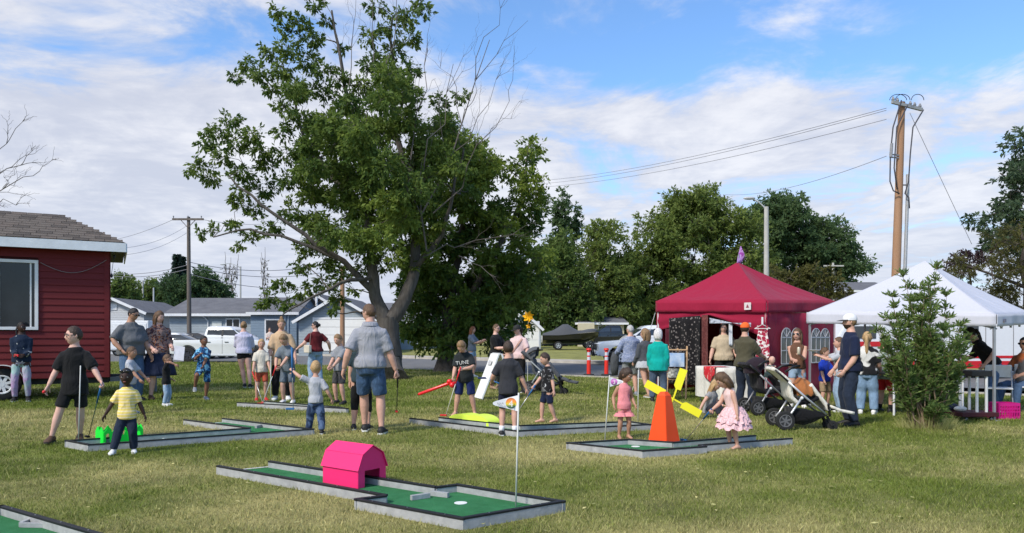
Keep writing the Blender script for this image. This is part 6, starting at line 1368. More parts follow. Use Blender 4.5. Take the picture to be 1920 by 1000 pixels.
def beard(p):
    M, hh = p['hM'], p['hh']; mb = MB(); vs = []; fs = []; nu, nv = 24, 18; ok = {}
    for j in range(nv+1):
        t = math.pi*j/nv
        for i in range(nu): a = 2*math.pi*i/nu; u = (math.sin(t)*math.cos(a), math.sin(t)*math.sin(a), math.cos(t)); vs.append(M @ head_vert(*u, hh, 1.035)); ok[j*nu+i] = u[1] < .05 and u[2] < -.32+.25*max(0, u[1]+.45) and u[2] > -.97
    for j in range(nv):
        for i in range(nu):
            q = (j*nu+i, (j+1)*nu+i, (j+1)*nu+(i+1) % nu, j*nu+(i+1) % nu)
            if all(ok[k] for k in q): fs.append(q)
    mb.add(vs, fs); obj('beard', mb, hair_mat('darkbrown', HAIR['darkbrown']), p['root'], smooth=True)
person('man_navy', 'tall bearded man in navy t-shirt, dark jeans and white trucker cap', 1594, 799, 590, -72, 'light', ('crop', 'darkblond'), navy, .46, -.04, denim_dark, .98, (shoe_black, sole_b), (-.13, -.1, .50), (.105, -.08, .50), hy=-4, build=1.2, loose=1.15, lel=(.5, 1, 0), extras=lambda p: (cap(p, mat('white_mesh_cap', (.72, .72, .74), .8), mat('black_cap')), beard(p)))
person('woman_plate', 'person in grey t-shirt and pale jeans behind the bearded man holding plate', 1574, 772, 632, -82, 'light', ('pony', 'brown', 1), lgrey_tee, .42, .0, denim_light, .97, (shoe_white, sole_w), (-.05, -.26, .76), (.05, -.25, .74))
person('woman_ponytail', 'woman with blond ponytail, white and black top and jeans, back turned', 1626, 776, 622, 176, 'light', ('pony', 'blond', 1.6), fabric('white_back_black_top', (.014, .014, .016), pattern=pat_blobs((.62, .61, .58), 3.2, .50, .02)), .46, .0, fabric('mid_denim', (.19, .29, .42), .2), .98, (shoe_white, sole_w), (-.14, -.1, .52), (.12, -.12, .52), build=1.15, loosep=1.8)
person('man_red_shorts', 'man in grey floral shirt and red shorts facing the white canopy', 1660, 773, 632, 150, 'light', ('crop', 'brown'), fabric('grey_floral', (.22, .25, .24), pattern=pat_blobs((.36, .40, .38), 9, .54, .03, (.09, .13, .11))), .46, -.12, fabric('red_shorts', (.48, .02, .025)), .42, (shoe_black, sole_b), (-.1, -.16, .52), (.14, -.06, .5), build=1.2, loose=1.3, loosep=1.4, socks=sock_b)
person('woman_leaning', 'dark-haired woman in black leaning over the vendor table', 1864, 772, 640, -84, 'light', ('pony', 'black', 1.0), tee_black, .42, .0, denim, .97, (shoe_white, sole_w), (-.06, -.34, .62), (.12, -.10, .53), lean=32, H=1.62, hp=-6, build=1.12, extras=lambda p: cap(p, mat('black_cap'), mat('black_cap')))
person('man_seated', 'seated man in grey and orange t-shirt cut off by right edge', 1916, 776, 668, -35, 'tan', ('crop', 'black'), fabric('grey_orange_tee', (.10, .10, .105), pattern=pat_blobs((.42, .12, .04), 2.2, .55, .02)), .42, .0, denim, .97, (shoe_grey, sole_w), (-.10, -.22, .38), (.1, -.22, .38), (-.10, -.30, .04), (.10, -.30, .04), H=1.74, hipz=.27, at=tuple(G(1922, 770)), build=1.1, extras=lambda p: shades(p))
person('person_far', 'far person in pale shirt beyond the white pickup bonnet', 506, 671, 614, 0, 'light', ('bob', 'darkbrown'), fabric('pale_shirt', (.6, .5, .44)), .42, .0, denim_dark, .97, (shoe_black, sole_b), (-.05, -.18, .66), (.12, -.12, .6))
# the two babies
def baby(key, label, c, yaw, clothm, lean, skin='fair', H=.66, face_up=0, **k):
    return person(key, label, 0, 0, 0, yaw, skin, ('buzz' if key != 'baby_sage' else 'none', 'bald'), clothm, .9, -.2, clothm, .45, None, k.get('rh', (-.12, -.16, .55)), k.get('lh', (.12, -.16, .55)), k.get('rf', (-.12, -.22, .12)), k.get('lf', (.12, -.22, .12)), lean=lean, H=H, hipz=.28, at=c, hfk=.235, build=1.25, loose=1.3)
pm = PEOPLE['man_olive']; hb = world_hand('man_olive', 1); baby('baby_sage', 'bald baby in sage green held by man in orange cap', (P(1440, 690, hb.y-.05).x, hb.y-.05, P(1440, 722, hb.y).z), 62, fabric('sage_cotton', (.20, .25, .20)), 14)
hb = world_hand('person_with_baby', 1); baby('baby_pink', 'small baby in pink cradled by person in black', (P(949, 660, hb.y-.02).x, hb.y-.06, P(949, 688, hb.y).z), -60, fabric('baby_pink_cloth', (.62, .42, .36)), -12, H=.58)
finish_people()
# ================================================================ canopy tents
def sheetgrid(name, fn, nu, nv, m, parent, inv=None, th=.004, smooth=True):
    """cloth from a function (u, v) -> point, with real thickness"""
    mb = MB(); n = (nu+1)*(nv+1); pts = [Vector(fn(i/nu, j/nv)) for j in range(nv+1) for i in range(nu+1)]
    nr = []
    for j in range(nv+1):
        for i in range(nu+1):
            a = pts[j*(nu+1)+min(i+1, nu)]-pts[j*(nu+1)+max(i-1, 0)]; b = pts[min(j+1, nv)*(nu+1)+i]-pts[max(j-1, 0)*(nu+1)+i]; c = a.cross(b); nr.append(c.normalized() if c.length > 1e-9 else Vector((0, 0, 1)))
    vs = pts+[p-q*th for p, q in zip(pts, nr)]; fs = []
    for j in range(nv):
        for i in range(nu):
            a, b, c, d = j*(nu+1)+i, j*(nu+1)+i+1, (j+1)*(nu+1)+i+1, (j+1)*(nu+1)+i; fs += [(a, b, c, d), (n+d, n+c, n+b, n+a)]
    bd = [i for i in range(nu+1)]+[j*(nu+1)+nu for j in range(1, nv+1)]+[nv*(nu+1)+i for i in range(nu-1, -1, -1)]+[j*(nu+1) for j in range(nv-1, 0, -1)]
    for k in range(len(bd)): a, b = bd[k], bd[(k+1) % len(bd)]; fs.append((a, n+a, n+b, b))
    mb.add(vs, fs); return obj(name, mb, m, parent, smooth=smooth, inv=inv)
maroon = fabric('maroon_canopy', (.285, .011, .040), .06, .5, 3.2, .75); whitec = fabric('white_canopy', (.50, .505, .56), .04, .35, 2.6, .7)
tubeg = mat('tent_frame_grey', (.32, .33, .35), .4, .1, metal=.4)
def canopy(label, corners, ztop, zbot, peak, m, sag=.10, legm=None, name='canopy_tent'):
    """corners: four ground points in order; ztop / zbot: valance heights per corner"""
    c = sum((Vector((p[0], p[1], 0)) for p in corners), Vector())/4; rt = thing(name, label, 'canopy tent', c); inv = W(rt); pk = Vector((c.x+peak[1], c.y, peak[0]))
    for k in range(4):
        a = Vector((*corners[k], ztop[k])); b = Vector((*corners[(k+1) % 4], ztop[(k+1) % 4]))
        def roof(u, v, a=a, b=b):
            e = a.lerp(b, u); p = e.lerp(pk, v); p.z -= sag*math.sin(math.pi*v)*(.35+.65*math.sin(math.pi*u))*1.0; p.z += (.010*math.sin(u*31+v*6)+.008*math.sin(u*17-v*9))*math.sin(math.pi*v)**.5*(1-v)*math.sin(math.pi*u); return p
        sheetgrid('roof_panel', roof, 44, 16, m, rt, inv)
        za, zb = zbot[k], zbot[(k+1) % 4]; out = Vector((b.y-a.y, a.x-b.x, 0)).normalized()
        def val(u, v, a=a, b=b, za=za, zb=zb, out=out):
            p = a.lerp(b, u); z1 = za+(zb-za)*u; p.z = p.z+(z1-p.z)*v+.006; return p+out*(.008+.018*math.sin(u*21+k)*v*math.sin(math.pi*u)+.01*math.sin(u*9)*v)
        sheetgrid('valance', val, 40, 4, m, rt, inv)
        mb = MB(); inn = (c-Vector((*corners[k], 0))).normalized()*.05; mb.bar(Vector((corners[k][0], corners[k][1], 0))+inn, Vector((corners[k][0], corners[k][1], ztop[k]-.04))+inn, .035, .035, up=(1, 0, 0)); obj('leg', mb, legm or tubeg, rt, inv=inv)
        mb = MB(); mb.box((corners[k][0], corners[k][1], .006), (.1, .1, .012)); obj('foot_plate', mb, tubeg, rt, inv=inv)
        mb = MB(); a2 = a-Vector((0, 0, .05)); b2 = b-Vector((0, 0, .05)); n = 4
        for i in range(n):   # scissor truss under the eaves
            p, q = a2.lerp(b2, i/n), a2.lerp(b2, (i+1)/n); mb.bar(p-out*.06, q-out*.06-Vector((0, 0, .18)), .018, .025); mb.bar(p-out*.08-Vector((0, 0, .18)), q-out*.08, .018, .025)
        obj('truss', mb, tubeg, rt, inv=inv)
    return rt, inv, pk
A_, C_, B_ = (3.583, 18.40), (5.528, 16.07), (7.88, 18.01); D_ = (A_[0]+B_[0]-C_[0], A_[1]+B_[1]-C_[1])
def red_tent():
    rt, inv, pk = canopy('maroon canopy tent with arched windows and purple flag on top', [A_, C_, B_, D_], (2.24, 2.13, 2.22, 2.27), (1.96, 1.87, 1.94, 2.0), (3.19, -.18), maroon, .13, white_trim)
    A, C, B, D = [Vector((p[0], p[1], 0)) for p in (A_, C_, B_, D_)]
    def wallf(a, b, z0, z1, k=11, amp=.02):
        o = Vector((b.y-a.y, a.x-b.x, 0)).normalized(); return lambda u, v: a.lerp(b, u)+Vector((0, 0, z0+(z1-z0)*v))+o*(-.02+amp*math.sin(u*k*2+v*2)*math.sin(math.pi*min(1, u*1.0)))
    sheetgrid('side_wall', wallf(C, B, .03, 1.9), 30, 8, maroon, rt, inv); sheetgrid('back_wall', wallf(B, D, .03, 1.95), 30, 8, maroon, rt, inv); sheetgrid('side_wall', wallf(D, A, .03, 1.95), 30, 8, maroon, rt, inv)
    # swagged front curtain: hangs low at the left leg, is tied up in the middle, falls again to the right leg
    out = Vector((C.y-A.y, A.x-C.x, 0)).normalized()
    def swag(u, v):
        p = A.lerp(C, u); t = .50; lo = 1.52+(1.86-1.52)*(u/t)**1.3 if u < t else 1.86-(1.86-1.30)*((u-t)/(1-t))**1.1
        return p+Vector((0, 0, 1.99-.07*u+(lo-1.99+.07*u)*v))-out*(.03-.0+.025*math.sin(v*9+u*7)*v)
    sheetgrid('front_curtain', swag, 44, 8, maroon, rt, inv)
    # two twin arched windows in the right hand wall
    wn = Vector((B.y-C.y, C.x-B.x, 0)).normalized(); wu = (B-C).normalized(); vinyl = mat('clear_vinyl', (.16, .16, .17), .12, .2, 3, spec=.8); bar = mat('white_window_print', (.62, .60, .62), .6)
    def warch(c0, w, z0, z1):
        o = C+wu*c0+wn*.012
        def fr(x, z, off=0): return o+wu*x+Vector((0, 0, z))+wn*off
        r = w/4
        prof = [(-w/2, z0)]+[(-w/2, z1-r)]+[(-w/4-r*math.cos(t), z1-r+r*math.sin(t)) for t in np.linspace(0, math.pi, 9)]+[(w/4-r*math.cos(t), z1-r+r*math.sin(t)) for t in np.linspace(0, math.pi, 9)]+[(w/2, z0)]
        mb = MB(); n = len(prof); mb.add([fr(*q) for q in prof]+[fr(*q, .004) for q in prof], [tuple(range(n, 2*n)), tuple(range(n))[::-1]]+[(i, (i+1) % n, n+(i+1) % n, n+i) for i in range(n)]); wo = obj('window', mb, vinyl, rt, inv=inv)
        mb = MB(); t = .022
        for x in (-w/2, 0, w/2): mb.bar(fr(x, z0, .012), fr(x, z1-r, .012), t, .006, up=wn)
        for x in (-w/4, w/4): mb.bar(fr(x, z0, .013), fr(x, z1-.01, .013), t*.8, .006, up=wn)
        for z in (z0, (z0+z1-r)/2, z1-r): mb.bar(fr(-w/2, z, .014), fr(w/2, z, .014), t, .006, up=wn)
        for cx in (-w/4, w/4):
            q = [fr(cx-r*math.cos(a), z1-r+r*math.sin(a), .015) for a in np.linspace(0, math.pi, 10)]
            for a, b in zip(q, q[1:]): mb.bar(a, b, t, .006, up=wn)
            for a in (.8, 2.34): mb.bar(fr(cx, z1-r, .016), fr(cx-r*math.cos(a), z1-r+r*math.sin(a), .016), t*.7, .006, up=wn)
        obj('window_bars', mb, bar, wo, inv=None).matrix_parent_inverse = Matrix.Translation(-Vector(rt.location)) if False else inv
    warch(.98, .84, .75, 1.55); warch(2.28, .84, .75, 1.55)
    for o in rt.children:
        if o.name.startswith('window'):
            for c in o.children: c.matrix_parent_inverse = Matrix.Identity(4)
    q = A.lerp(C, .86)+out*.06; mb = MB(); f = Vector(((C-A).normalized())); z = 2.03
    mb.bar(q-f*.085+Vector((0, 0, z)), q+f*.085+Vector((0, 0, z)), .16, .004, up=out); lb = obj('maker_tag', mb, mat('tag_white', (.62, .55, .55), .6), rt, inv=inv); mb = MB(); q2 = q+out*.006; mb.add([q2-f*.04+Vector((0, 0, z-.035)), q2+f*.04+Vector((0, 0, z-.035)), q2+Vector((0, 0, z+.045))], [(0, 1, 2)]); obj('tag_emblem', mb, mat('tag_red', (.25, .03, .06), .6), rt, inv=inv)
    # purple streamer on the peak
    pur = fabric('purple_cloth', (.26, .05, .30), pattern=pat_blobs((.42, .25, .55), 9, .5, .05))
    def strm(u, v): return pk+Vector((.02+.05*math.sin(v*4)+.10*v*v+(u-.5)*(.10+.06*math.sin(v*5)), .05*math.cos(v*5)*(u-.5)*2, -.05+.44*v))
    sheetgrid('streamer', strm, 6, 14, pur, rt, inv); mb = MB(); mb.tube([pk-Vector((0, 0, .3)), pk+Vector((.03, 0, .2))], .012, 6); obj('peak_pole', mb, tubeg, rt, inv=inv)
    mb = MB(); g = G(1216, 752); mb.tube([A+Vector((-.02, 0, 1.95)), A+Vector((-.55, .25, 0))], .008, 5); obj('guy_rope', mb, mat('rope_white', (.6, .6, .58), .8), rt, inv=inv)
red_tent()
W2_, W1_ = (7.79, 11.9), (5.594, 14.02); W3_ = (9.91, 14.10); W4_ = (W1_[0]+W3_[0]-W2_[0], W1_[1]+W3_[1]-W2_[1])
rtw, invw, pkw = canopy('white canopy tent behind the leafy sapling at right', [W1_, W2_, W3_, W4_], (1.81, 1.71, 1.80, 1.90), (1.60, 1.51, 1.59, 1.7), (2.80, .10), whitec, .10)
q = Vector((*W2_, 0)).lerp(Vector((*W3_, 0)), .14); f = (Vector((*W3_, 0))-Vector((*W2_, 0))).normalized(); o_ = Vector((f.y, -f.x, 0)); mb = MB(); mb.bar(q+o_*.03+Vector((0, 0, 1.62)), q+f*.16+o_*.03+Vector((0, 0, 1.62)), .06, .004, up=o_); obj('maker_tag', mb, mat('tag_grey', (.22, .2, .26), .6), rtw, inv=invw)
# ================================================================ the craft stall
Av, Cv = Vector((*A_, 0)), Vector((*C_, 0)); fo = Vector((Cv.y-Av.y, Av.x-Cv.x, 0)).normalized(); fu = (Cv-Av).normalized()
def hang(name, label, cat, u0, u1, z0, z1, m, off, folds=9, amp=.02, dz=0):
    a, b = Av+fu*u0, Av+fu*u1; c = (a+b)/2+fo*off; c.z = z0; rt = bpy.data.objects.new(name, None); 
    def f(u, v): p = a.lerp(b, u)+fo*off; return p+Vector((0, 0, z0+(z1-z0)*v+dz*u*v))+fo*amp*math.sin(u*folds*2)*(1-.4*v)-c
    o = sheetgrid(name, f, 36, 10, m, None); o.location = c; return tag(o, label, cat)
flor = fabric('black_floral_cloth', (.010, .009, .010), pattern=pat_blobs((.16, .14, .13), 15, .30, .05, kind='voronoi'))
def invert_ramp(m):
    for n in m.node_tree.nodes:
        if n.type == 'MAP_RANGE': n.inputs[3].default_value, n.inputs[4].default_value = 1, 0
invert_ramp(flor)
hang('cloth_hanging', 'large black floral cloth hanging at the tent front', 'cloth', .48, 1.40, .22, 1.80, flor, .10, 7, .03, .05); hang('cloth_hanging', 'narrow reddish brown drape right of black floral cloth', 'cloth', 1.44, 1.62, .30, 1.86, fabric('brown_drape', (.10, .028, .026), pattern=pat_blobs((.16, .05, .045), 18, .52, .04)), .12, 4, .02); hang('cloth_hanging', 'dark maroon drape left of black floral cloth', 'cloth', .36, .48, .2, 1.55, fabric('dark_maroon_drape', (.07, .012, .02)), .09, 3, .02)
hang('scarf', 'rust orange scarf hanging inside the stall', 'scarf', 1.80, 1.90, 1.05, 1.80, fabric('rust_scarf', (.42, .09, .03)), -.12, 3, .015); hang('scarf', 'white scarf hanging left of vendor', 'scarf', 2.02, 2.11, 1.15, 1.72, fabric('white_scarf', (.55, .58, .62)), -.1, 3, .015); hang('scarf', 'pale blue scarf hanging right of vendor', 'scarf', 2.46, 2.53, 1.15, 1.66, fabric('blue_scarf', (.35, .46, .58)), -.1, 3, .015)
hang('garland', 'grey crocheted garland stretched along right half of tent front', 'garland', 1.65, 2.72, 1.66, 1.79, fabric('garland_grey', (.45, .48, .55), pattern=pat_blobs((.2, .22, .26), 14, .55, .03)), .11, 9, .015, -.22)
def stall_table():
    a = G(1316, 752); b = G(1400, 768); c = (a+b)/2+Vector((.1, .35, 0)); c.z = 0; rt = thing('stall_table', 'vendor table under a white cloth with red runner', 'table', c, math.atan2(b.y-a.y, b.x-a.x)); w, d, h = 1.15, .62, .74
    mb = MB(); mb.box((0, 0, h-.015), (w, d, .03)); obj('table_top', mb, mat('table_board', (.3, .3, .3), .6), rt)
    for x in (-1, 1):
        for y in (-1, 1): mb = MB(); mb.tube([(x*(w/2-.08), y*(d/2-.06), 0), (x*(w/2-.08), y*(d/2-.06), h-.03)], .014, 8); obj('leg', mb, tubeg, rt)
    cl = fabric('white_tablecloth', (.66, .64, .58), .05, .8, 5); 
    rg = []; n = 72
    for i, z in enumerate((h+.004, h+.002, h-.1, .42, .2, .12)):
        k = max(0, i-1)/4; rr = []
        for j in range(n):
            a_ = 2*math.pi*j/n; ca, sa = math.cos(a_), math.sin(a_); m_ = max(abs(ca), abs(sa)); ex = (w/2+.012)*ca/m_; ey = (d/2+.012)*sa/m_; s = (.96 if i == 0 else 1)+k*.05*(1+math.sin(a_*14)*.9); rr.append((ex*s, ey*s, z))
        rg.append(rr)
    mb = MB(); mb.loft(rg[::-1], caps=False); mb.add(rg[0], [tuple(range(n))]); o = obj('tablecloth', mb, cl, None, smooth=True); o.location = rt.location; o.rotation_euler = rt.rotation_euler; tag(o, 'white cloth draped over the vendor table', 'tablecloth')
    def rn(u, v): t = v*.62; y = -d/2-.035; return Vector((.12+(u-.5)*.5, y+.30-t if t < .3 else y-.012-.02*math.sin(u*9), h+.012 if t < .3 else h+.012-(t-.3)*(1.0-.9*abs(u-.5)*1.2)))
    o = sheetgrid('table_runner', rn, 12, 14, fabric('red_runner', (.52, .02, .03), pattern=pat_blobs((.62, .3, .26), 12, .6, .03)), None); o.location = rt.location; o.rotation_euler = rt.rotation_euler; tag(o, 'red patterned runner hanging over front of vendor table', 'cloth')
    for k, (x, y, r, m, lb) in enumerate(((-.2, .02, .2, (.62, .68, .72), 'pale blue sheet of paper lying on vendor table'), (-.1, -.05, -.3, (.7, .7, .7), 'white sheet of paper lying on vendor table'))):
        mb = MB(); mb.box((0, 0, 0), (.26, .2, .004)); o = obj('paper_sheet', mb, mat('paper_%d' % k, m, .7), None); M = Matrix.Translation(rt.location) @ rt.rotation_euler.to_matrix().to_4x4(); o.location = M @ Vector((x, y, h+.012+.006*k)); o.rotation_euler = (0, 0, r); tag(o, lb, 'paper')
stall_table()
def easel(px, py, label, w=.42, h=1.15, art=True):
    g = G(px, py); rt = thing('wooden_easel', label, 'easel', g, R(-30)); pine = mat('pine', (.52, .33, .18), .7, .15, 4)
    for x in (-w/2, w/2): mb = MB(); mb.bar((x, 0, 0), (x, .10, h), .035, .025); obj('leg', mb, pine, rt)
    mb = MB(); mb.bar((0, .45, 0), (0, .1, h-.05), .03, .025); obj('leg', mb, pine, rt)
    for z in (.42, h-.08, h*.55): mb = MB(); mb.bar((-w/2-.02, .03+.08*z/h-.03, z), (w/2+.02, .03+.08*z/h-.03, z), .035, .025); obj('crossbar', mb, pine, rt)
    if art:
        for z, hh, m in ((h*.74, .30, mat('print_blue', (.55, .60, .66), .6, .3, 6, rgb2=(.2, .35, .6))), (.56, .2, mat('print_pattern', (.05, .05, .05), .6, .3, 22, rgb2=(.7, .68, .6)))): mb = MB(); mb.box((0, -.025, z), (w*.9, .02, hh)); obj('display_panel', mb, m, rt)
easel(1268, 748, 'light wooden display easel with prints beside woman in teal'); 
def apron():
    c = Cv+fo*.12-fu*.02; c.z = .98; rt = thing('hanging_apron', 'red and white patterned apron on hanger at tent corner', 'apron', c, math.atan2(fu.y, fu.x)); mb = MB()
    prof = [(-.13, .62), (-.10, .62), (-.085, .5), (.085, .5), (.10, .62), (.13, .62), (.12, .42), (.16, .2), (.17, -.05), (.1, -.1), (0, -.07), (-.1, -.1), (-.17, -.05), (-.16, .2), (-.12, .42)]
    m = Matrix(((1, 0, 0, 0), (0, 0, -1, 0), (0, 1, 0, 0), (0, 0, 0, 1))); mb.extrude(prof, m, .012); obj('apron_cloth', mb, fabric('apron_print', (.34, .02, .05), pattern=pat_blobs((.72, .68, .66), 15, .52, .02)), rt)
    mb = MB(); mb.tube([(-.19, -.005, .55), (0, -.005, .64), (.19, -.005, .55), (-.19, -.005, .55)], .008, 6); mb.tube([(0, -.005, .64), (0, -.005, .80)], .022, 8); obj('hanger', mb, white_trim, rt)
apron()
# ================================================================ strollers
def stroller(label, loc, yaw, fr, shell, sc=1.0, blanket=None, canopy_m=None):
    rt = thing('stroller', label, 'stroller', loc, R(yaw), 'strollers'); rt.scale = (sc, sc, sc); k = 1/(5.556*127)
    def q(x, y, s=0): return Vector(((x-345)*k, s, (905-y)*k))
    blk = fabric('stroller_black', (.012, .012, .014), .2, .6, 10); bp = mat('black_plastic', (.015, .015, .016), .45)
    for s in (-.26, .26):
        wheel(rt, q(345, 808, s), .137, .05, mat('wheel_grey', (.12, .12, .125), .5), rr=.66, spokes=6)
        mb = MB(); mb.tube([q(380, 410, s*.92), q(560, 575, s*.92), q(770, 745, s*.75)], .016, 8); mb.tube([q(510, 575, s*.95), q(400, 745, s*.95), q(350, 806, s*.9)], .016, 8); obj('frame_tube', mb, fr, rt, smooth=True)
        mb = MB(); mb.ell(q(512, 575, s), (.024, .016, .024), 12, 8); obj('hinge_hub', mb, white_trim, rt, smooth=True)
        mb = MB(); mb.tube([q(380, 410, s*.92), q(250, 290, s*.9)], .014, 8); obj('handle_tube', mb, bp, rt, smooth=True)
    for s in (-.10, .10):
        wheel(rt, q(858, 868, s), .076, .035, bp, rr=.6, spokes=5); mb = MB(); mb.bar(q(800, 770, s), q(850, 866, s*1.35), .03, .035); obj('fork', mb, bp, rt)
    mb = MB(); mb.tube([q(770, 745, -.2), q(815, 765, 0), q(770, 745, .2)], .02, 8); obj('front_axle', mb, bp, rt, smooth=True)
    mb = MB(); mb.tube([q(345, 806, -.24), q(345, 806, .24)], .012, 8); obj('rear_axle', mb, bp, rt)
    mb = MB(); mb.tube([q(350, 310, -.24), q(420, 262, -.24), q(500, 250, -.2), q(510, 250, .2), q(420, 262, .24), q(350, 310, .24)], .018, 8); obj('handlebar', mb, bp, rt, smooth=True)
    def slab(name, pts, w, th, m): mb = MB(); P_ = [q(*p) for p in pts]; rg = [];
    def sheet2(name, pts, w, m, th=.02):
        P_ = [q(*p) for p in pts]
        def f(u, v): t = u*(len(P_)-1); i = min(int(t), len(P_)-2); p = P_[i].lerp(P_[i+1], t-i); return p+Vector((0, (v-.5)*w, 0))
        return sheetgrid(name, f, (len(P_)-1)*4, 4, m, rt, th=th)
    sheet2('seat_back', [(245, 262), (330, 320), (420, 400), (440, 560), (500, 620)], .40, shell, .05); sheet2('seat', [(500, 620), (620, 600), (690, 560)], .38, blk, .05); sheet2('leg_rest', [(640, 430), (720, 540), (800, 640), (830, 700)], .30, shell, .05)
    sheet2('footboard', [(840, 655), (950, 700), (1070, 722)], .30, shell, .04)
    for s in (-.17, .17): mb = MB(); mb.bar(q(800, 640, s), q(830, 770, s*.6), .03, .035); mb.bar(q(830, 705, s*.6), q(960, 690, s*.6), .02, .02); obj('leg_bracket', mb, bp, rt)
    mb = MB(); rg = []
    for x, zt, zb in ((430, 690, 800), (480, 690, 850), (560, 700, 862), (660, 715, 830), (765, 745, 775)): rg.append([q(x, zt, -.2), q(x, zt, .2), q(x, (zt+zb)/2, .21), q(x, zb, .14), q(x, zb, -.14), q(x, (zt+zb)/2, -.21)])
    mb.loft(rg); obj('basket', mb, blk, rt, auto=60)
    if blanket:
        def f(u, v): p = q(475, 450).lerp(q(640, 430), u); return p+Vector((0, (v-.5)*.42, -.10*math.sin(math.pi*v)*0+.08*math.sin(math.pi*u)*math.sin(math.pi*v)+.02*math.sin(u*13+v*5)-.16*(abs(v-.5)*2)**3))
        o = sheetgrid('blanket', f, 16, 12, blanket, None); M = Matrix.Translation(Vector(loc)) @ Matrix.Rotation(R(yaw), 4, 'Z'); o.location = loc; o.rotation_euler = (0, 0, R(yaw)); tag(o, 'rust brown blanket lying in the white stroller', 'blanket')
    if canopy_m:
        c = q(440, 430)+Vector((0, 0, .08)); rg = []
        for a in np.linspace(-.15, 1.75, 8): rg.append([c+Vector((-math.cos(a)*.25*math.sin(t)**.6, .21*math.cos(t), math.sin(a)*.25*math.sin(t)**.6)) for t in np.linspace(.05, math.pi-.05, 12)])
        mb = MB(); vs = [p for r in rg for p in r]; fs = [(i*12+j, i*12+j+1, (i+1)*12+j+1, (i+1)*12+j) for i in range(7) for j in range(11)]; mb.add(vs, fs); obj('sun_canopy', mb, canopy_m, rt, smooth=True)
    return rt
g = G(1462, 803); stroller('white and silver pushchair with brown blanket at navy man\'s feet', (g.x, g.y, 0), -3, mat('silver_tube', (.55, .55, .56), .35, .06, metal=.5), fabric('cream_leatherette', (.66, .63, .55)), 1.0, fabric('rust_blanket', (.32, .12, .04)))
g = G(1408, 777); dk = fabric('stroller_dark', (.02, .018, .022)); stroller('black pushchair with round hood beside the bald baby', (g.x, g.y, 0), 8, mat('dark_tube', (.25, .25, .26), .4, metal=.4), dk, 1.0, None, fabric('plum_hood', (.022, .014, .020)))
g = G(994, 738); stroller('grey pushchair with hood between two boys', (g.x, g.y, 0), -12, mat('grey_tube', (.22, .24, .24), .4), fabric('stroller_grey', (.075, .08, .085)), 1.12, None, fabric('grey_hood', (.095, .10, .105)))
# ================================================================ putters, balloon, hand-held things
def putter(label, grip, head, gm, hm, sm=None, glen=.22):
    a, b = Vector(grip), Vector(head); rt = thing('putter', label, 'putter', b, 0, 'putters'); inv = W(rt); d = (b-a).normalized()
    mb = MB(); mb.tube([a, b], .0055, 8); obj('shaft', mb, sm or mat('shaft_steel', (.55, .55, .56), .3, .05, metal=.7), rt, smooth=True, inv=inv); mb = MB(); mb.tube([a, a+d*glen], [.013, .010], 10); obj('grip', mb, gm, rt, smooth=True, inv=inv)
    h = Vector((d.x, d.y, 0)); h = h.normalized() if h.length > .05 else Vector((-1, 0, 0)); mb = MB(); mb.bar(b-h*.015, b+h*.10, .032, .026); obj('club_head', mb, hm, rt, bevel=.006, inv=inv); return rt
blu = mat('blue_grip', (.02, .12, .30), .6); redg = mat('red_plastic', (.60, .02, .025), .4); blk_g = mat('black_grip', (.015, .015, .015), .7); bsteel = mat('black_shaft', (.03, .03, .03), .4)
h = world_hand('boy_black', 1); putter('blue-gripped putter held down by boy in black', h+Vector((-.01, -.02, .03)), G(166, 822, .02)+Vector((0, 0, .02)), blu, blk_g, mat('green_shaft', (.06, .12, .10), .4), .30)
h = world_hand('boy_cream', -1); putter('red-headed putter of blond boy in cream', h+Vector((0, -.02, .04)), G(492, 756, .02)+Vector((0, 0, .02)), redg, redg)
h = world_hand('boy_grey', -1); putter('white-shafted putter in both hands of bending boy in grey', h+Vector((.02, -.02, .08)), G(499, 758, .02)+Vector((-.06, -.05, .02)), redg, redg, white_paint)
h = world_hand('toddler_back', 1); putter('blue putter held upright by toddler seen from behind', h+Vector((.02, -.02, .30)), h+Vector((.05, -.05, -.55)), blu, blu, None, .42)
h = world_hand('man_polo', -1); putter('black-shafted putter with red head hanging from man in polo', h+Vector((0, -.01, .05)), P(744, 772, h.y+.1), blk_g, redg, bsteel)
h = world_hand('boy_putting', -1); h2 = world_hand('boy_putting', 1); putter('red-gripped putter of sandy-haired boy at the humps', h2+Vector((.02, -.02, .05)), G(836, 781, .03)+Vector((0, 0, .02)), redg, redg, white_paint, .30)
h = world_hand('boy_charcoal', 1); putter('blue-headed putter held out sideways by boy in charcoal', h+Vector((.25, .05, -.05)), P(909, 709, h.y), blu, mat('navy_head', (.02, .035, .12), .5), white_paint, .3)
h = world_hand('boy_print', -1); putter('blue-gripped putter of barefoot boy in printed t-shirt', h+Vector((.05, 0, .05)), P(968, 776, h.y-.15), blu, mat('navy_head'), None, .22)
h = world_hand('girl_tutu', -1); putter('small blue putter of girl in tutu touching the windmill course', h+Vector((.02, 0, .03)), G(1286, 829, .02)+Vector((0, 0, .02)), blu, blu, None, .2)
def single(name, label, cat, mb, m, loc, **k): o = obj(name, mb, m, None, **k); o.location = loc; return tag(o, label, cat)
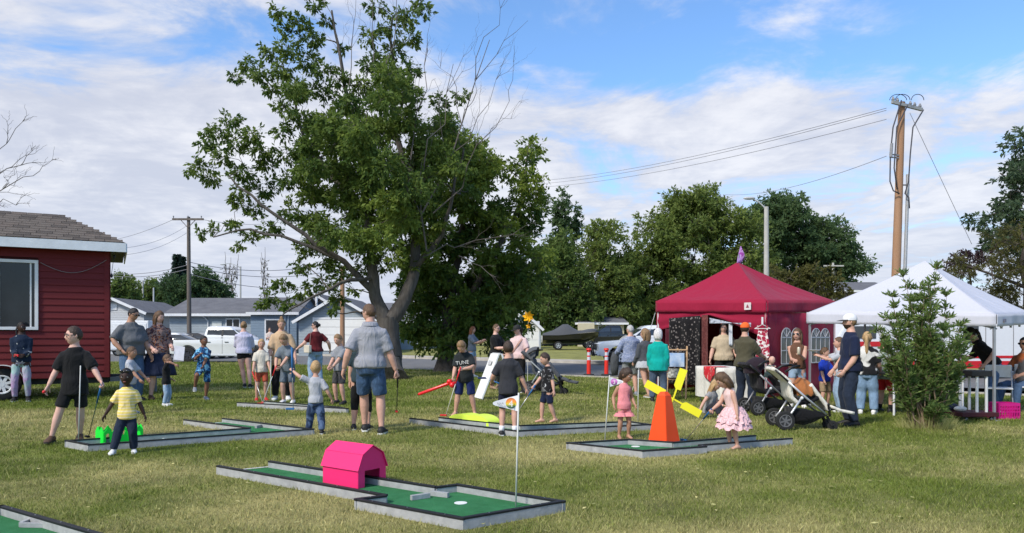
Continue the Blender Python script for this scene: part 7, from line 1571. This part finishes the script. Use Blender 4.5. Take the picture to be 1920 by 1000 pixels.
h = PEOPLE['boy_putting']['g']; a, b = P(784, 740, 12.6), P(845, 718, 12.55); mb = MB(); mb.tube([a-a, (b-a)*.05, (b-a)*.9, b-a], [.016, .026, .028, .02], 12); mb.ell((b-a)*.97+Vector((0, 0, .025)), (.05, .045, .045)); mb.ell((b-a)*1.0+Vector((.03, -.04, -.035)), (.05, .045, .05)); mb.ell((b-a)*1.03+Vector((.03, .05, -.02)), (.05, .045, .045)); single('balloon_sword', 'long red balloon sword tucked at the sandy-haired boy\'s waist', 'balloon', mb, mat('red_latex', (.75, .015, .02), .25, .05, spec=.5), a, smooth=True)
h = world_hand('boy_black', -1); mb = MB(); mb.ell((0, 0, 0), .021, 12, 8); single('golf_ball', 'red golf ball in right hand of boy in black', 'ball', mb, redg, h+Vector((-.005, -.03, -.01)), smooth=True)
h = world_hand('woman_blouse', 1); mb = MB(); mb.box((0, 0, -.10), (.22, .006, .30), (.05, .12, .0)); mb2 = MB(); o = single('paper_sheets', 'white paper sheets held by woman in patterned blouse', 'paper', mb, mat('paper_white', (.66, .66, .74), .8), h+Vector((.14, -.02, .0)))
h = world_hand('girl_shed', 1); mb = MB(); mb.box((0, 0, 0), (.09, .05, .05)); single('red_snack', 'small red packet in hands of girl by shed', 'packet', mb, redg, h+Vector((-.08, -.05, .0)), bevel=.01)
h = world_hand('woman_auburn', 1); mb = MB(); mb.box((0, 0, 0), (.012, .075, .15), (0, .5, 0)); single('phone', 'dark phone held up by woman with auburn hair', 'phone', mb, black_steel, h+Vector((.02, 0, .03)), bevel=.004)
h = world_hand('woman_tank', 1); mb = MB(); mb.tube([(0, 0, -.06), (0, 0, -.05), (0, 0, .06), (0, 0, .075)], [.025, .03, .03, .022], 14); single('drink_can', 'pale tall drink can in hand of woman in tank top', 'can', mb, mat('pale_can', (.62, .55, .42), .35, .1, metal=.3), h+Vector((-.03, -.05, .06)), auto=40)
h = world_hand('woman_plate', -1); mb = MB(); mb.tube([(0, 0, 0), (0, 0, .008), (0, 0, .025)], [.07, .075, .115], 20); single('paper_plate', 'white paper plate held up in front of blue-shirted boy', 'plate', mb, white_paint, h+Vector((-.03, 0, .04)))
# ================================================================ lawn furniture
def delineator(px, label):
    g = G(px, 704); rt = thing('delineator_post', label, 'traffic post', g, 0, 'red traffic posts at kerb'); s = g.y/FPX; h = 51*s; mb = MB(); om = mat('red_orange_post', (.75, .035, .02), .5, .08); w = mat('reflective_white', (.62, .62, .66), .4)
    mb.tube([(0, 0, 0), (0, 0, h*.56)], [.075, .07], 14); obj('lower_tube', mb, om, rt, auto=50)
    mb = MB(); mb.tube([(0, 0, h*.56), (0, 0, h*.68)], [.066, .062], 14); b1 = obj('white_band', mb, w, rt, auto=50); mb = MB(); mb.tube([(0, 0, h*.68), (0, 0, h*.73)], [.062, .062], 14); obj('red_band', mb, om, rt, auto=50); mb = MB(); mb.tube([(0, 0, h*.73), (0, 0, h*.85)], [.061, .059], 14); obj('white_band', mb, w, rt, auto=50); mb = MB(); mb.tube([(0, 0, h*.85), (0, 0, h*.90), (0, 0, h*.93), (0, 0, h)], [.06, .055, .095, .075], 14); obj('post_top', mb, om, rt, auto=50)
    mb = MB(); mb.tube([(0, 0, 0), (0, 0, .05)], [.2, .17], 16); obj('base', mb, mat('base_rubber', (.03, .03, .03), .9), rt)
delineator(1104, 'left red and white traffic post at the kerb'); delineator(1137, 'right red and white traffic post at the kerb')
def aframe():
    g = G(931, 748); rt = thing('sandwich_board', 'white folding sandwich board standing behind boy in charcoal', 'sign board', (g.x, g.y+.1, 0), R(20)); h = .98; w = .52
    for s in (-1, 1):
        mb = MB(); mb.bar((s*.42, 0, .01), (s*.03, 0, h), w, .04, up=Vector((h, 0, s*.39))); pn = obj('board_panel', mb, white_paint, rt, bevel=.008)
    mb = MB(); mb.tube([(0, -w/2, h), (0, w/2, h)], .022, 8); obj('hinge', mb, mat('arm_grey'), rt)
    mb = MB(); c = Vector((-.13, 0, .78)); mb.box(c+Vector((-.028, .0, .01)), (.004, .22, .1), (0, R(22), 0)); obj('print_block', mb, mat('sign_print', (.5, .5, .5), .7, .5, 60), rt)
aframe()
def pinwheel():
    d = 18.9; b = P(989, 640, d); b.z = 0; top = P(990, 594, d); rt = thing('pinwheel', 'yellow pinwheel flower on a pole behind woman in pink', 'pinwheel', b); h = top.z; yl = fabric('yellow_nylon', (.85, .42, .01)); mb = MB(); mb.tube([(0, 0, 0), (.02, 0, h)], .008, 6); obj('pole', mb, mat('fibreglass_pole'), rt)
    for lvl, (z, r, n) in enumerate(((h, .15, 7), (h-.24, .07, 5))):
        for k in range(n):
            a = 2*math.pi*k/n+.3; u = Vector((math.cos(a), 0, math.sin(a))); v = Vector((-u.z, 0, u.x)); c = Vector((.02, -.03, z)); mb = MB(); p = [c, c+u*r*.5+v*r*.42+Vector((0, -.05, 0)), c+u*r*1.05+Vector((0, -.02, 0)), c+u*r*.5-v*r*.2+Vector((0, .03, 0))]; mb.add(p+[q+Vector((0, .004, 0)) for q in p], [(0, 1, 2, 3), (7, 6, 5, 4), (0, 4, 5, 1), (1, 5, 6, 2), (2, 6, 7, 3), (3, 7, 4, 0)]); obj('petal', mb, yl, rt)
pinwheel()
def crate():
    a = G(1866, 787); b = G(1912, 785); c = (a+b)/2+Vector((.02, .14, 0)); c.z = 0; w, d, h = .37, .28, .26; m = mat('magenta_plastic', (.55, .01, .20), .4, .05); rt = thing('plastic_crate', 'magenta slatted plastic crate on grass by the canopy leg', 'crate', c, R(4))
    for (ax, ln, off) in (('x', w, -d/2), ('x', w, d/2), ('y', d, -w/2), ('y', d, w/2)):
        mb = MB()
        def pt(u, z): return (u, off, z) if ax == 'x' else (off, u, z)
        for z, t in ((.02, .04), (.115, .02), (.165, .02), (h-.025, .05)): mb.bar(pt(-ln/2, z), pt(ln/2, z), .012, t)
        for k in range(9): u = -ln/2+.01+(ln-.02)*k/8; mb.bar(pt(u, .03), pt(u, h-.04), .0125, .018, up=(1, 0, 0) if ax == 'y' else (0, 1, 0))
        obj('side_panel', mb, m, rt)
    mb = MB(); mb.box((0, 0, .008), (w, d, .012)); obj('bottom', mb, m, rt)
crate()
def cart():
    g = G(1850, 790); rt = thing('utility_cart', 'low black and white utility cart loaded with bags beside crate', 'cart', (g.x-.10, g.y+.25, 0), R(4)); wp = white_trim; bk = mat('black_plastic')
    for x in (-.07, .09):
        for y in (-.2, .2): mb = MB(); mb.tube([(x+.03, y, .14), (x+.03, y, .72)], .022, 10); obj('post', mb, wp, rt)
    mb = MB(); mb.box((0, 0, .10), (.62, .48, .07)); obj('lower_tray', mb, mat('maroon_black', (.06, .01, .015), .6), rt, bevel=.01); mb = MB(); mb.box((.02, 0, .76), (.34, .48, .09)); obj('upper_tray', mb, bk, rt, bevel=.01)
    for x in (-.22, .2):
        for y in (-.2, .2): wheel(rt, (x, y, .032), .032, .025, alloy, spokes=4, name='caster')
    for (x, y, s, m, nm, lb) in ((-.2, -.05, (.2, .16, .09), (.62, .6, .55), 'bag', 'white bundle lying on lower tray of utility cart'), (-.22, .12, (.16, .14, .12), (.03, .035, .06), 'bag', 'dark bundle lying on lower tray of utility cart')):
        mb = MB(); mb.ell((0, 0, 0), (s[0]/2, s[1]/2, s[2]/2), 14, 10); o = obj(nm, mb, fabric('bundle_%d' % int(y*100), m, .2), None, smooth=True); o.location = (rt.location.x+x, rt.location.y+y, .135+s[2]/2); tag(o, lb, 'bag')
cart()
def folding_chair(label, loc, yaw):
    rt = thing('folding_chair', label, 'chair', loc, R(yaw), 'white folding chairs'); wm = mat('chair_white', (.68, .68, .68), .45); gt = tubeg
    for s in (-.2, .2): mb = MB(); mb.tube([(s, .28, 0), (s, -.02, .44), (s, -.2, .84)][::1], .011, 8); mb.tube([(s*.92, -.25, 0), (s*.92, .16, .46)], .011, 8); obj('leg_frame', mb, gt, rt, smooth=True)
    mb = MB(); mb.box((0, .05, .45), (.40, .40, .025)); obj('seat', mb, wm, rt, bevel=.01); mb = MB(); mb.box((0, -.165, .74), (.40, .025, .24), (R(-24), 0, 0)); obj('backrest', mb, wm, rt, bevel=.01)
g = G(1890, 778); folding_chair('white folding chair behind the magenta crate', (g.x, g.y+.25, 0), 150); g = G(1926, 772); folding_chair('white folding chair under the seated man', (g.x+.02, g.y+.02, 0), 145)
def vendor_table():
    g = G(1770, 785); rt = thing('folding_table', 'long dark folding table behind sapling under white canopy', 'table', (g.x, g.y+.75, 0), R(8)); w, d, h = 1.5, .6, .72; mb = MB(); mb.box((0, 0, h), (w, d, .035)); obj('table_top', mb, mat('table_black', (.02, .02, .022), .5), rt, bevel=.008)
    for x in (-.65, .0, .65):
        for y in (-.24, .24): mb = MB(); mb.tube([(x, y, 0), (x, y, h-.02)], .018, 8); obj('leg', mb, white_trim, rt)
    for x, s, c, lb in ((.45, (.09, .09, .16), (.62, .58, .5), 'pale carton on the vendor table in front of leaning woman'), (.1, (.25, .2, .06), (.65, .65, .65), 'flat white box on vendor table behind sapling'), (-.35, (.2, .2, .12), (.5, .1, .08), 'red box on vendor table behind sapling')):
        mb = MB(); mb.box((0, 0, s[2]/2), s); o = obj('box', mb, mat('box_%d' % int(x*100), c, .6), None, bevel=.004); o.location = Matrix.Translation(rt.location) @ Matrix.Rotation(R(8), 4, 'Z') @ Vector((x, 0, h+.019)); tag(o, lb, 'box')
vendor_table()
# lettering on the sandy-haired boy's shirt and print on others, laid on the cloth by projection
def print_on(key, part, body, size, zc, xc=0.0, m=None, rot=0.0):
    p = PEOPLE[key]; ob = PEOPLE_TOP[p['root'].name][part]; o = text('shirt_print', body, size, m or white_paint, extrude=0.0); me = o.data
    from mathutils.bvhtree import BVHTree
    vs = [v.co.copy() for v in ob.data.vertices]; bv = BVHTree.FromPolygons(vs, [tuple(f.vertices) for f in ob.data.polygons])
    bm = bmesh.new(); bm.from_mesh(me); bmesh.ops.triangulate(bm, faces=bm.faces); bmesh.ops.subdivide_edges(bm, edges=bm.edges, cuts=1); bm.to_mesh(me); bm.free(); c, s = math.cos(rot), math.sin(rot)
    for v in me.vertices:
        x, z = v.co.x*c-v.co.y*s+xc, v.co.x*s+v.co.y*c+zc; hit = bv.ray_cast(Vector((x, -2, z)), Vector((0, 1, 0)))[0]; v.co = Vector((x, (hit.y if hit else -.1)-.006, z))
    o.parent = p['root']
H = PEOPLE['boy_putting']['H']; print_on('boy_putting', 'top', 'TUNE', .088, .655*H, .0, None, .12); print_on('boy_putting', 'top', 'SQUAD', .055, .605*H, .01, None, .12)
# ================================================================ vehicles and boat across the lawn
def vehicle_glass(): return mat('car_glass', (.025, .03, .035), .05, .2, 2, spec=.9)
def pickup(label, loc, yaw, paint, bull=False, rimm=None):
    """crew cab pickup, front towards local +x"""
    rt = thing('pickup_truck', label, 'pickup truck', loc, R(yaw)); w = 1.92; Lf, Lr = 2.75, -2.95; rw = .40; fx, rx = 1.75, -1.85; black = mat('black_plastic', (.015, .015, .016), .45)
    def arch(cx, r): return [(cx+r*math.cos(a), .42+r*math.sin(a)) for a in np.linspace(0.0, math.pi, 11)]
    prof = [(Lr, .55), (Lr, 1.18), (-1.05, 1.20), (-1.0, 1.22), (1.15, 1.22), (1.35, 1.20), (2.55, 1.10), (2.72, .98), (2.75, .55), (2.6, .42)]+arch(fx, .50)+[(fx-.52, .36), (rx+.52, .36)]+arch(rx, .50)+[(Lr+.1, .48)]
    m = Matrix(((1, 0, 0, 0), (0, 0, 1, 0), (0, 1, 0, 0), (0, 0, 0, 1))); mb = MB(); mb.extrude(prof, m, w); obj('body', mb, paint, rt, bevel=.03, auto=35)
    # cab: tapered greenhouse
    lo = [(-1.02, 1.19), (1.30, 1.19)]; rg = []
    for z, x0, x1, hw in ((1.19, -1.05, 1.35, .94), (1.35, -1.03, 1.18, .92), (1.72, -.95, .52, .80), (1.88, -.86, .30, .74), (1.92, -.7, .1, .66)): rg.append([(x0, -hw, z), (x1, -hw, z), (x1, hw, z), (x0, hw, z)])
    mb = MB(); mb.loft(rg); obj('cab', mb, paint, rt, bevel=.035, auto=40)
    gl = vehicle_glass()
    for s in (-1, 1):
        for a, b, a2, b2 in ((-.88, -.10, -.84, -.10), (.0, 1.02, .0, .52)):
            mb = MB(); y0, y1 = s*.927, s*.815; p = [(a, y0, 1.30), (b, y0, 1.30), (b2, y1, 1.72), (a2, y1, 1.72)]; mb.add(p+[(x, y-s*.03, z) for x, y, z in p], [(0, 1, 2, 3), (7, 6, 5, 4), (0, 4, 5, 1), (1, 5, 6, 2), (2, 6, 7, 3), (3, 7, 4, 0)]); obj('side_window', mb, gl, rt)
        mb = MB(); mb.bar((-.05, s*.928, 1.28), (-.05, s*.81, 1.74), .10, .012, up=(0, 1, 0)); obj('door_pillar', mb, black, rt)
        for x in (-.98, -.03, 1.15): mb = MB(); mb.box((x, s*.962, .84), (.014, .004, .74)); obj('door_gap', mb, black, rt)
        for x in (-.75, .2): mb = MB(); mb.box((x, s*.975, 1.08), (.2, .03, .035)); obj('door_handle', mb, black, rt, bevel=.008)
        mb = MB(); mb.box((1.02, s*1.06, 1.32), (.12, .2, .2)); obj('mirror', mb, black, rt, bevel=.03); mb = MB(); mb.box((-.05, s*.975, .38), (2.3, .08, .06)); obj('side_step', mb, alloy, rt)
        mb = MB(); mb.box((2.66, s*.70, .90), (.16, .38, .2)); obj('headlight', mb, mat('headlight', (.65, .66, .68), .15, .05, spec=.8), rt, bevel=.03); mb = MB(); mb.box((Lr, s*.87, .98), (.06, .16, .34)); obj('tail_light', mb, mat('tail_red', (.4, .01, .01), .3), rt)
        for x in (fx, rx): wheel(rt, (x, s*.83, rw), rw, .26, rimm or alloy, rr=.62, spokes=6)
    p = [(1.22, -.82, 1.30), (1.22, .82, 1.30), (.60, .72, 1.74), (.60, -.72, 1.74)]; mb = MB(); mb.add(p+[(x-.03, y, z-.02) for x, y, z in p], [(0, 1, 2, 3), (7, 6, 5, 4), (0, 4, 5, 1), (1, 5, 6, 2), (2, 6, 7, 3), (3, 7, 4, 0)]); obj('windshield', mb, gl, rt)
    mb = MB(); mb.box((-1.98, 0, 1.19), (1.75, 1.62, .05)); obj('bed_floor', mb, black, rt); mb = MB(); mb.box((2.73, 0, .86), (.08, 1.0, .3)); obj('grille', mb, black, rt, bevel=.02); mb = MB(); mb.box((2.78, 0, .55), (.18, 1.9, .2)); obj('bumper', mb, paint if bull else alloy, rt, bevel=.04); mb = MB(); mb.box((-3.0, 0, .55), (.16, 1.85, .16)); obj('bumper', mb, alloy, rt, bevel=.03)
    if bull:
        mb = MB()
        for y in (-.85, -.35, .35, .85): mb.tube([(2.92, y, .42), (3.0, y, .8), (2.92, y, 1.12)], .04, 8)
        for z, x in ((.5, 2.95), (.8, 3.0), (1.1, 2.93)): mb.tube([(x-.15, -.95, z), (x, -.85, z), (x, .85, z), (x-.15, .95, z)], .035, 8)
        obj('bull_bar', mb, black_steel, rt, smooth=True)
    return rt
wp = mat('white_car_paint', (.70, .71, .72), .25, .03, 2, coat=.6); bp_ = mat('black_car_paint', (.014, .015, .017), .2, .1, 2, coat=.6)
q = P(424, 680, 39.4); pickup('white crew cab pickup parked across the lawn behind boy in blue', (q.x, 39.9, 0), 0, wp, False, mat('dark_alloy', (.05, .05, .07), .4, metal=.5))
q = P(1112, 683, 36.2); pickup('white pickup with black bull bar behind traffic posts', (q.x+2.85, 36.7, 0), 184, wp, True)
q = P(1128, 650, 62); pickup('black pickup parked behind the covered boat', (q.x+.6, 62, .38), 180, bp_)
def car(label, loc, yaw, paint):
    rt = thing('parked_car', label, 'car', loc, R(yaw)); w = 1.8; m = Matrix(((1, 0, 0, 0), (0, 0, 1, 0), (0, 1, 0, 0), (0, 0, 0, 1)))
    def arch(cx, r): return [(cx+r*math.cos(a), .33+r*math.sin(a)) for a in np.linspace(0, math.pi, 9)]
    mb = MB(); mb.extrude([(-2.25, .4), (-2.25, .9), (-2.0, 1.0), (1.0, .98), (2.1, .8), (2.25, .45)]+arch(1.4, .38)+arch(-1.4, .38), m, w); obj('body', mb, paint, rt, bevel=.04, auto=40)
    rg = [[(x0, -h, z), (x1, -h, z), (x1, h, z), (x0, h, z)] for z, x0, x1, h in ((.97, -2.1, 1.15, .86), (1.2, -1.9, .75, .80), (1.5, -1.4, .05, .66), (1.58, -1.0, -.25, .58))]; mb = MB(); mb.loft(rg); obj('cabin', mb, vehicle_glass(), rt, bevel=.03, auto=40); rg = [[(x0, -h, z), (x1, -h, z), (x1, h, z), (x0, h, z)] for z, x0, x1, h in ((1.48, -1.48, .12, .68), (1.60, -1.05, -.2, .60))]; mb = MB(); mb.loft(rg); obj('roof', mb, paint, rt, bevel=.03)
    for s in (-1, 1):
        for x in (-1.4, 1.4): wheel(rt, (x, s*.78, .32), .32, .2, alloy)
        mb = MB(); mb.bar((-.5, s*.87, .98), (-.5, s*.68, 1.5), .1, .02, up=(0, 1, 0)); obj('pillar', mb, paint, rt); mb = MB(); mb.box((2.15, s*.6, .72), (.12, .36, .14)); obj('headlight', mb, mat('headlight'), rt, bevel=.03)
q = P(318, 670, 45); car('white car parked behind the white pickup bed', (q.x+.6, 45.5, 0), 0, wp)
q = P(398, 670, 47.5); car('dark car behind the white pickup cab', (q.x-.6, 47.8, 0), 0, bp_)
def boat():
    d = 56; a, b = P(1016, 650, d), P(1122, 650, d); L = b.x-a.x; rt = thing('covered_boat', 'black boat under grey cover on trailer in far driveway', 'boat', ((a.x+b.x)/2, d, .38)); hull = mat('black_hull', (.012, .012, .014), .15, .1, coat=.6); rg = []
    for t in np.linspace(0, 1, 12):
        x = -L/2+L*t; bw = 1.05*(1-max(0, (t-.55)/.45)**2.2)+.02; kl = .45+.55*max(0, (t-.6)/.4)**2; tp = 1.08+.28*max(0, (t-.3)/.7); rg.append([(x, -bw, tp), (x, -bw*.92, (tp+kl)/2), (x, -bw*.3, kl+.08), (x, 0, kl), (x, bw*.3, kl+.08), (x, bw*.92, (tp+kl)/2), (x, bw, tp)])
    mb = MB(); mb.loft(rg); obj('hull', mb, hull, rt, auto=50); rg = []
    for t in np.linspace(0, 1, 12):
        x = -L/2+L*(.02+.96*t); bw = 1.08*(1-max(0, (t-.55)/.45)**2.2)+.03; tp = 1.08+.28*max(0, (t-.3)/.7); pk = tp+.16+1.0*math.exp(-((t-.42)/.17)**2)*.75+.12*math.sin(t*9); rg.append([(x, -bw, tp+.01), (x, -bw*.8, tp+(pk-tp)*.55), (x, -bw*.3, pk), (x, bw*.3, pk), (x, bw*.8, tp+(pk-tp)*.55), (x, bw, tp+.01)])
    mb = MB(); mb.loft(rg); obj('boat_cover', mb, fabric('grey_boat_cover', (.075, .078, .085), .1, .6, 3), rt, auto=60)
    mb = MB()
    for y in (-.6, .6): mb.bar((-L/2, y, .42), (L/2-.5, y*.4, .42), .08, .1)
    mb.bar((L/2-.9, 0, .42), (L/2+.9, 0, .42), .08, .1); obj('trailer_frame', mb, black_steel, rt)
    for y in (-.85, .85):
        for x in (-.95,): wheel(rt, (x, y, .32), .32, .2, alloy)
    mb = MB(); mb.box((L/2-.4, -.5, .30), (1.1, .06, .08)); obj('fender_strip', mb, white_trim, rt)
boat()
def rescue():
    d0 = 24.0; x0, x1 = P(1655, 650, d0).x, P(1935, 650, d0).x; L = x1-x0; rt = thing('rescue_truck', 'white emergency truck with red stripe parked behind white canopy', 'truck', ((x0+x1)/2, d0, 0)); pw = mat('rescue_white', (.66, .67, .68), .3, .03, coat=.5); rd = mat('rescue_red', (.50, .012, .02), .3, .05, coat=.4); W_ = 2.3; bk = black_steel
    mb = MB(); mb.box((0, W_/2, 1.15), (L, W_, 1.6)); obj('box_body', mb, pw, rt, bevel=.08)
    def zy(y): return CAMH-(y-HOR)*d0/FPX
    for y0, y1, m_, nm in ((667, 672, rd, 'stripe'), (677, 691, rd, 'stripe')): mb = MB(); mb.box((0, -.004, (zy(y0)+zy(y1))/2), (L-.02, .012, zy(y0)-zy(y1))); obj(nm, mb, m_, rt)
    for px in (1848, 1900, 1780, 1715): mb = MB(); x = P(px, 0, d0).x-rt.location.x; mb.box((x, -.006, 1.15), (.015, .014, 1.4)); obj('panel_gap', mb, mat('gap_grey', (.2, .2, .21), .6), rt)
    mb = MB(); x = P(1859, 0, d0).x-rt.location.x; mb.box((x, -.02, zy(657)), (.13, .04, .09)); obj('latch', mb, bk, rt, bevel=.01); mb = MB(); x = P(1822, 0, d0).x-rt.location.x; mb.box((x, -.01, 1.45), (.42, .03, .6)); obj('side_window', mb, vehicle_glass(), rt)
    for x in (-L*.32, L*.3): wheel(rt, (x, .15, .42), .42, .26, alloy)
    mb = MB(); mb.box((0, W_/2, .42), (L*.92, W_*.8, .2)); obj('chassis', mb, bk, rt)
    # cab at the left end
    rg = [[(-L/2-1.5, .1, z), (-L/2-.02, .1, z), (-L/2-.02, W_-.1, z), (-L/2-1.5, W_-.1, z)] for z in (.5, 1.2)]+[[(-L/2-1.1, .15, 1.85), (-L/2-.02, .15, 1.85), (-L/2-.02, W_-.15, 1.85), (-L/2-1.1, W_-.15, 1.85)]]; mb = MB(); mb.loft(rg); obj('cab', mb, pw, rt, bevel=.06); mb = MB(); mb.box((-L/2-.55, .10, 1.5), (.75, .03, .4)); obj('side_window', mb, vehicle_glass(), rt); wheel(rt, (-L/2-.9, .22, .42), .42, .26, alloy)
    mb = MB(); mb.box((-L/2-.7, .085, 1.12), (1.4, .012, .16)); obj('stripe', mb, rd, rt)
rescue()
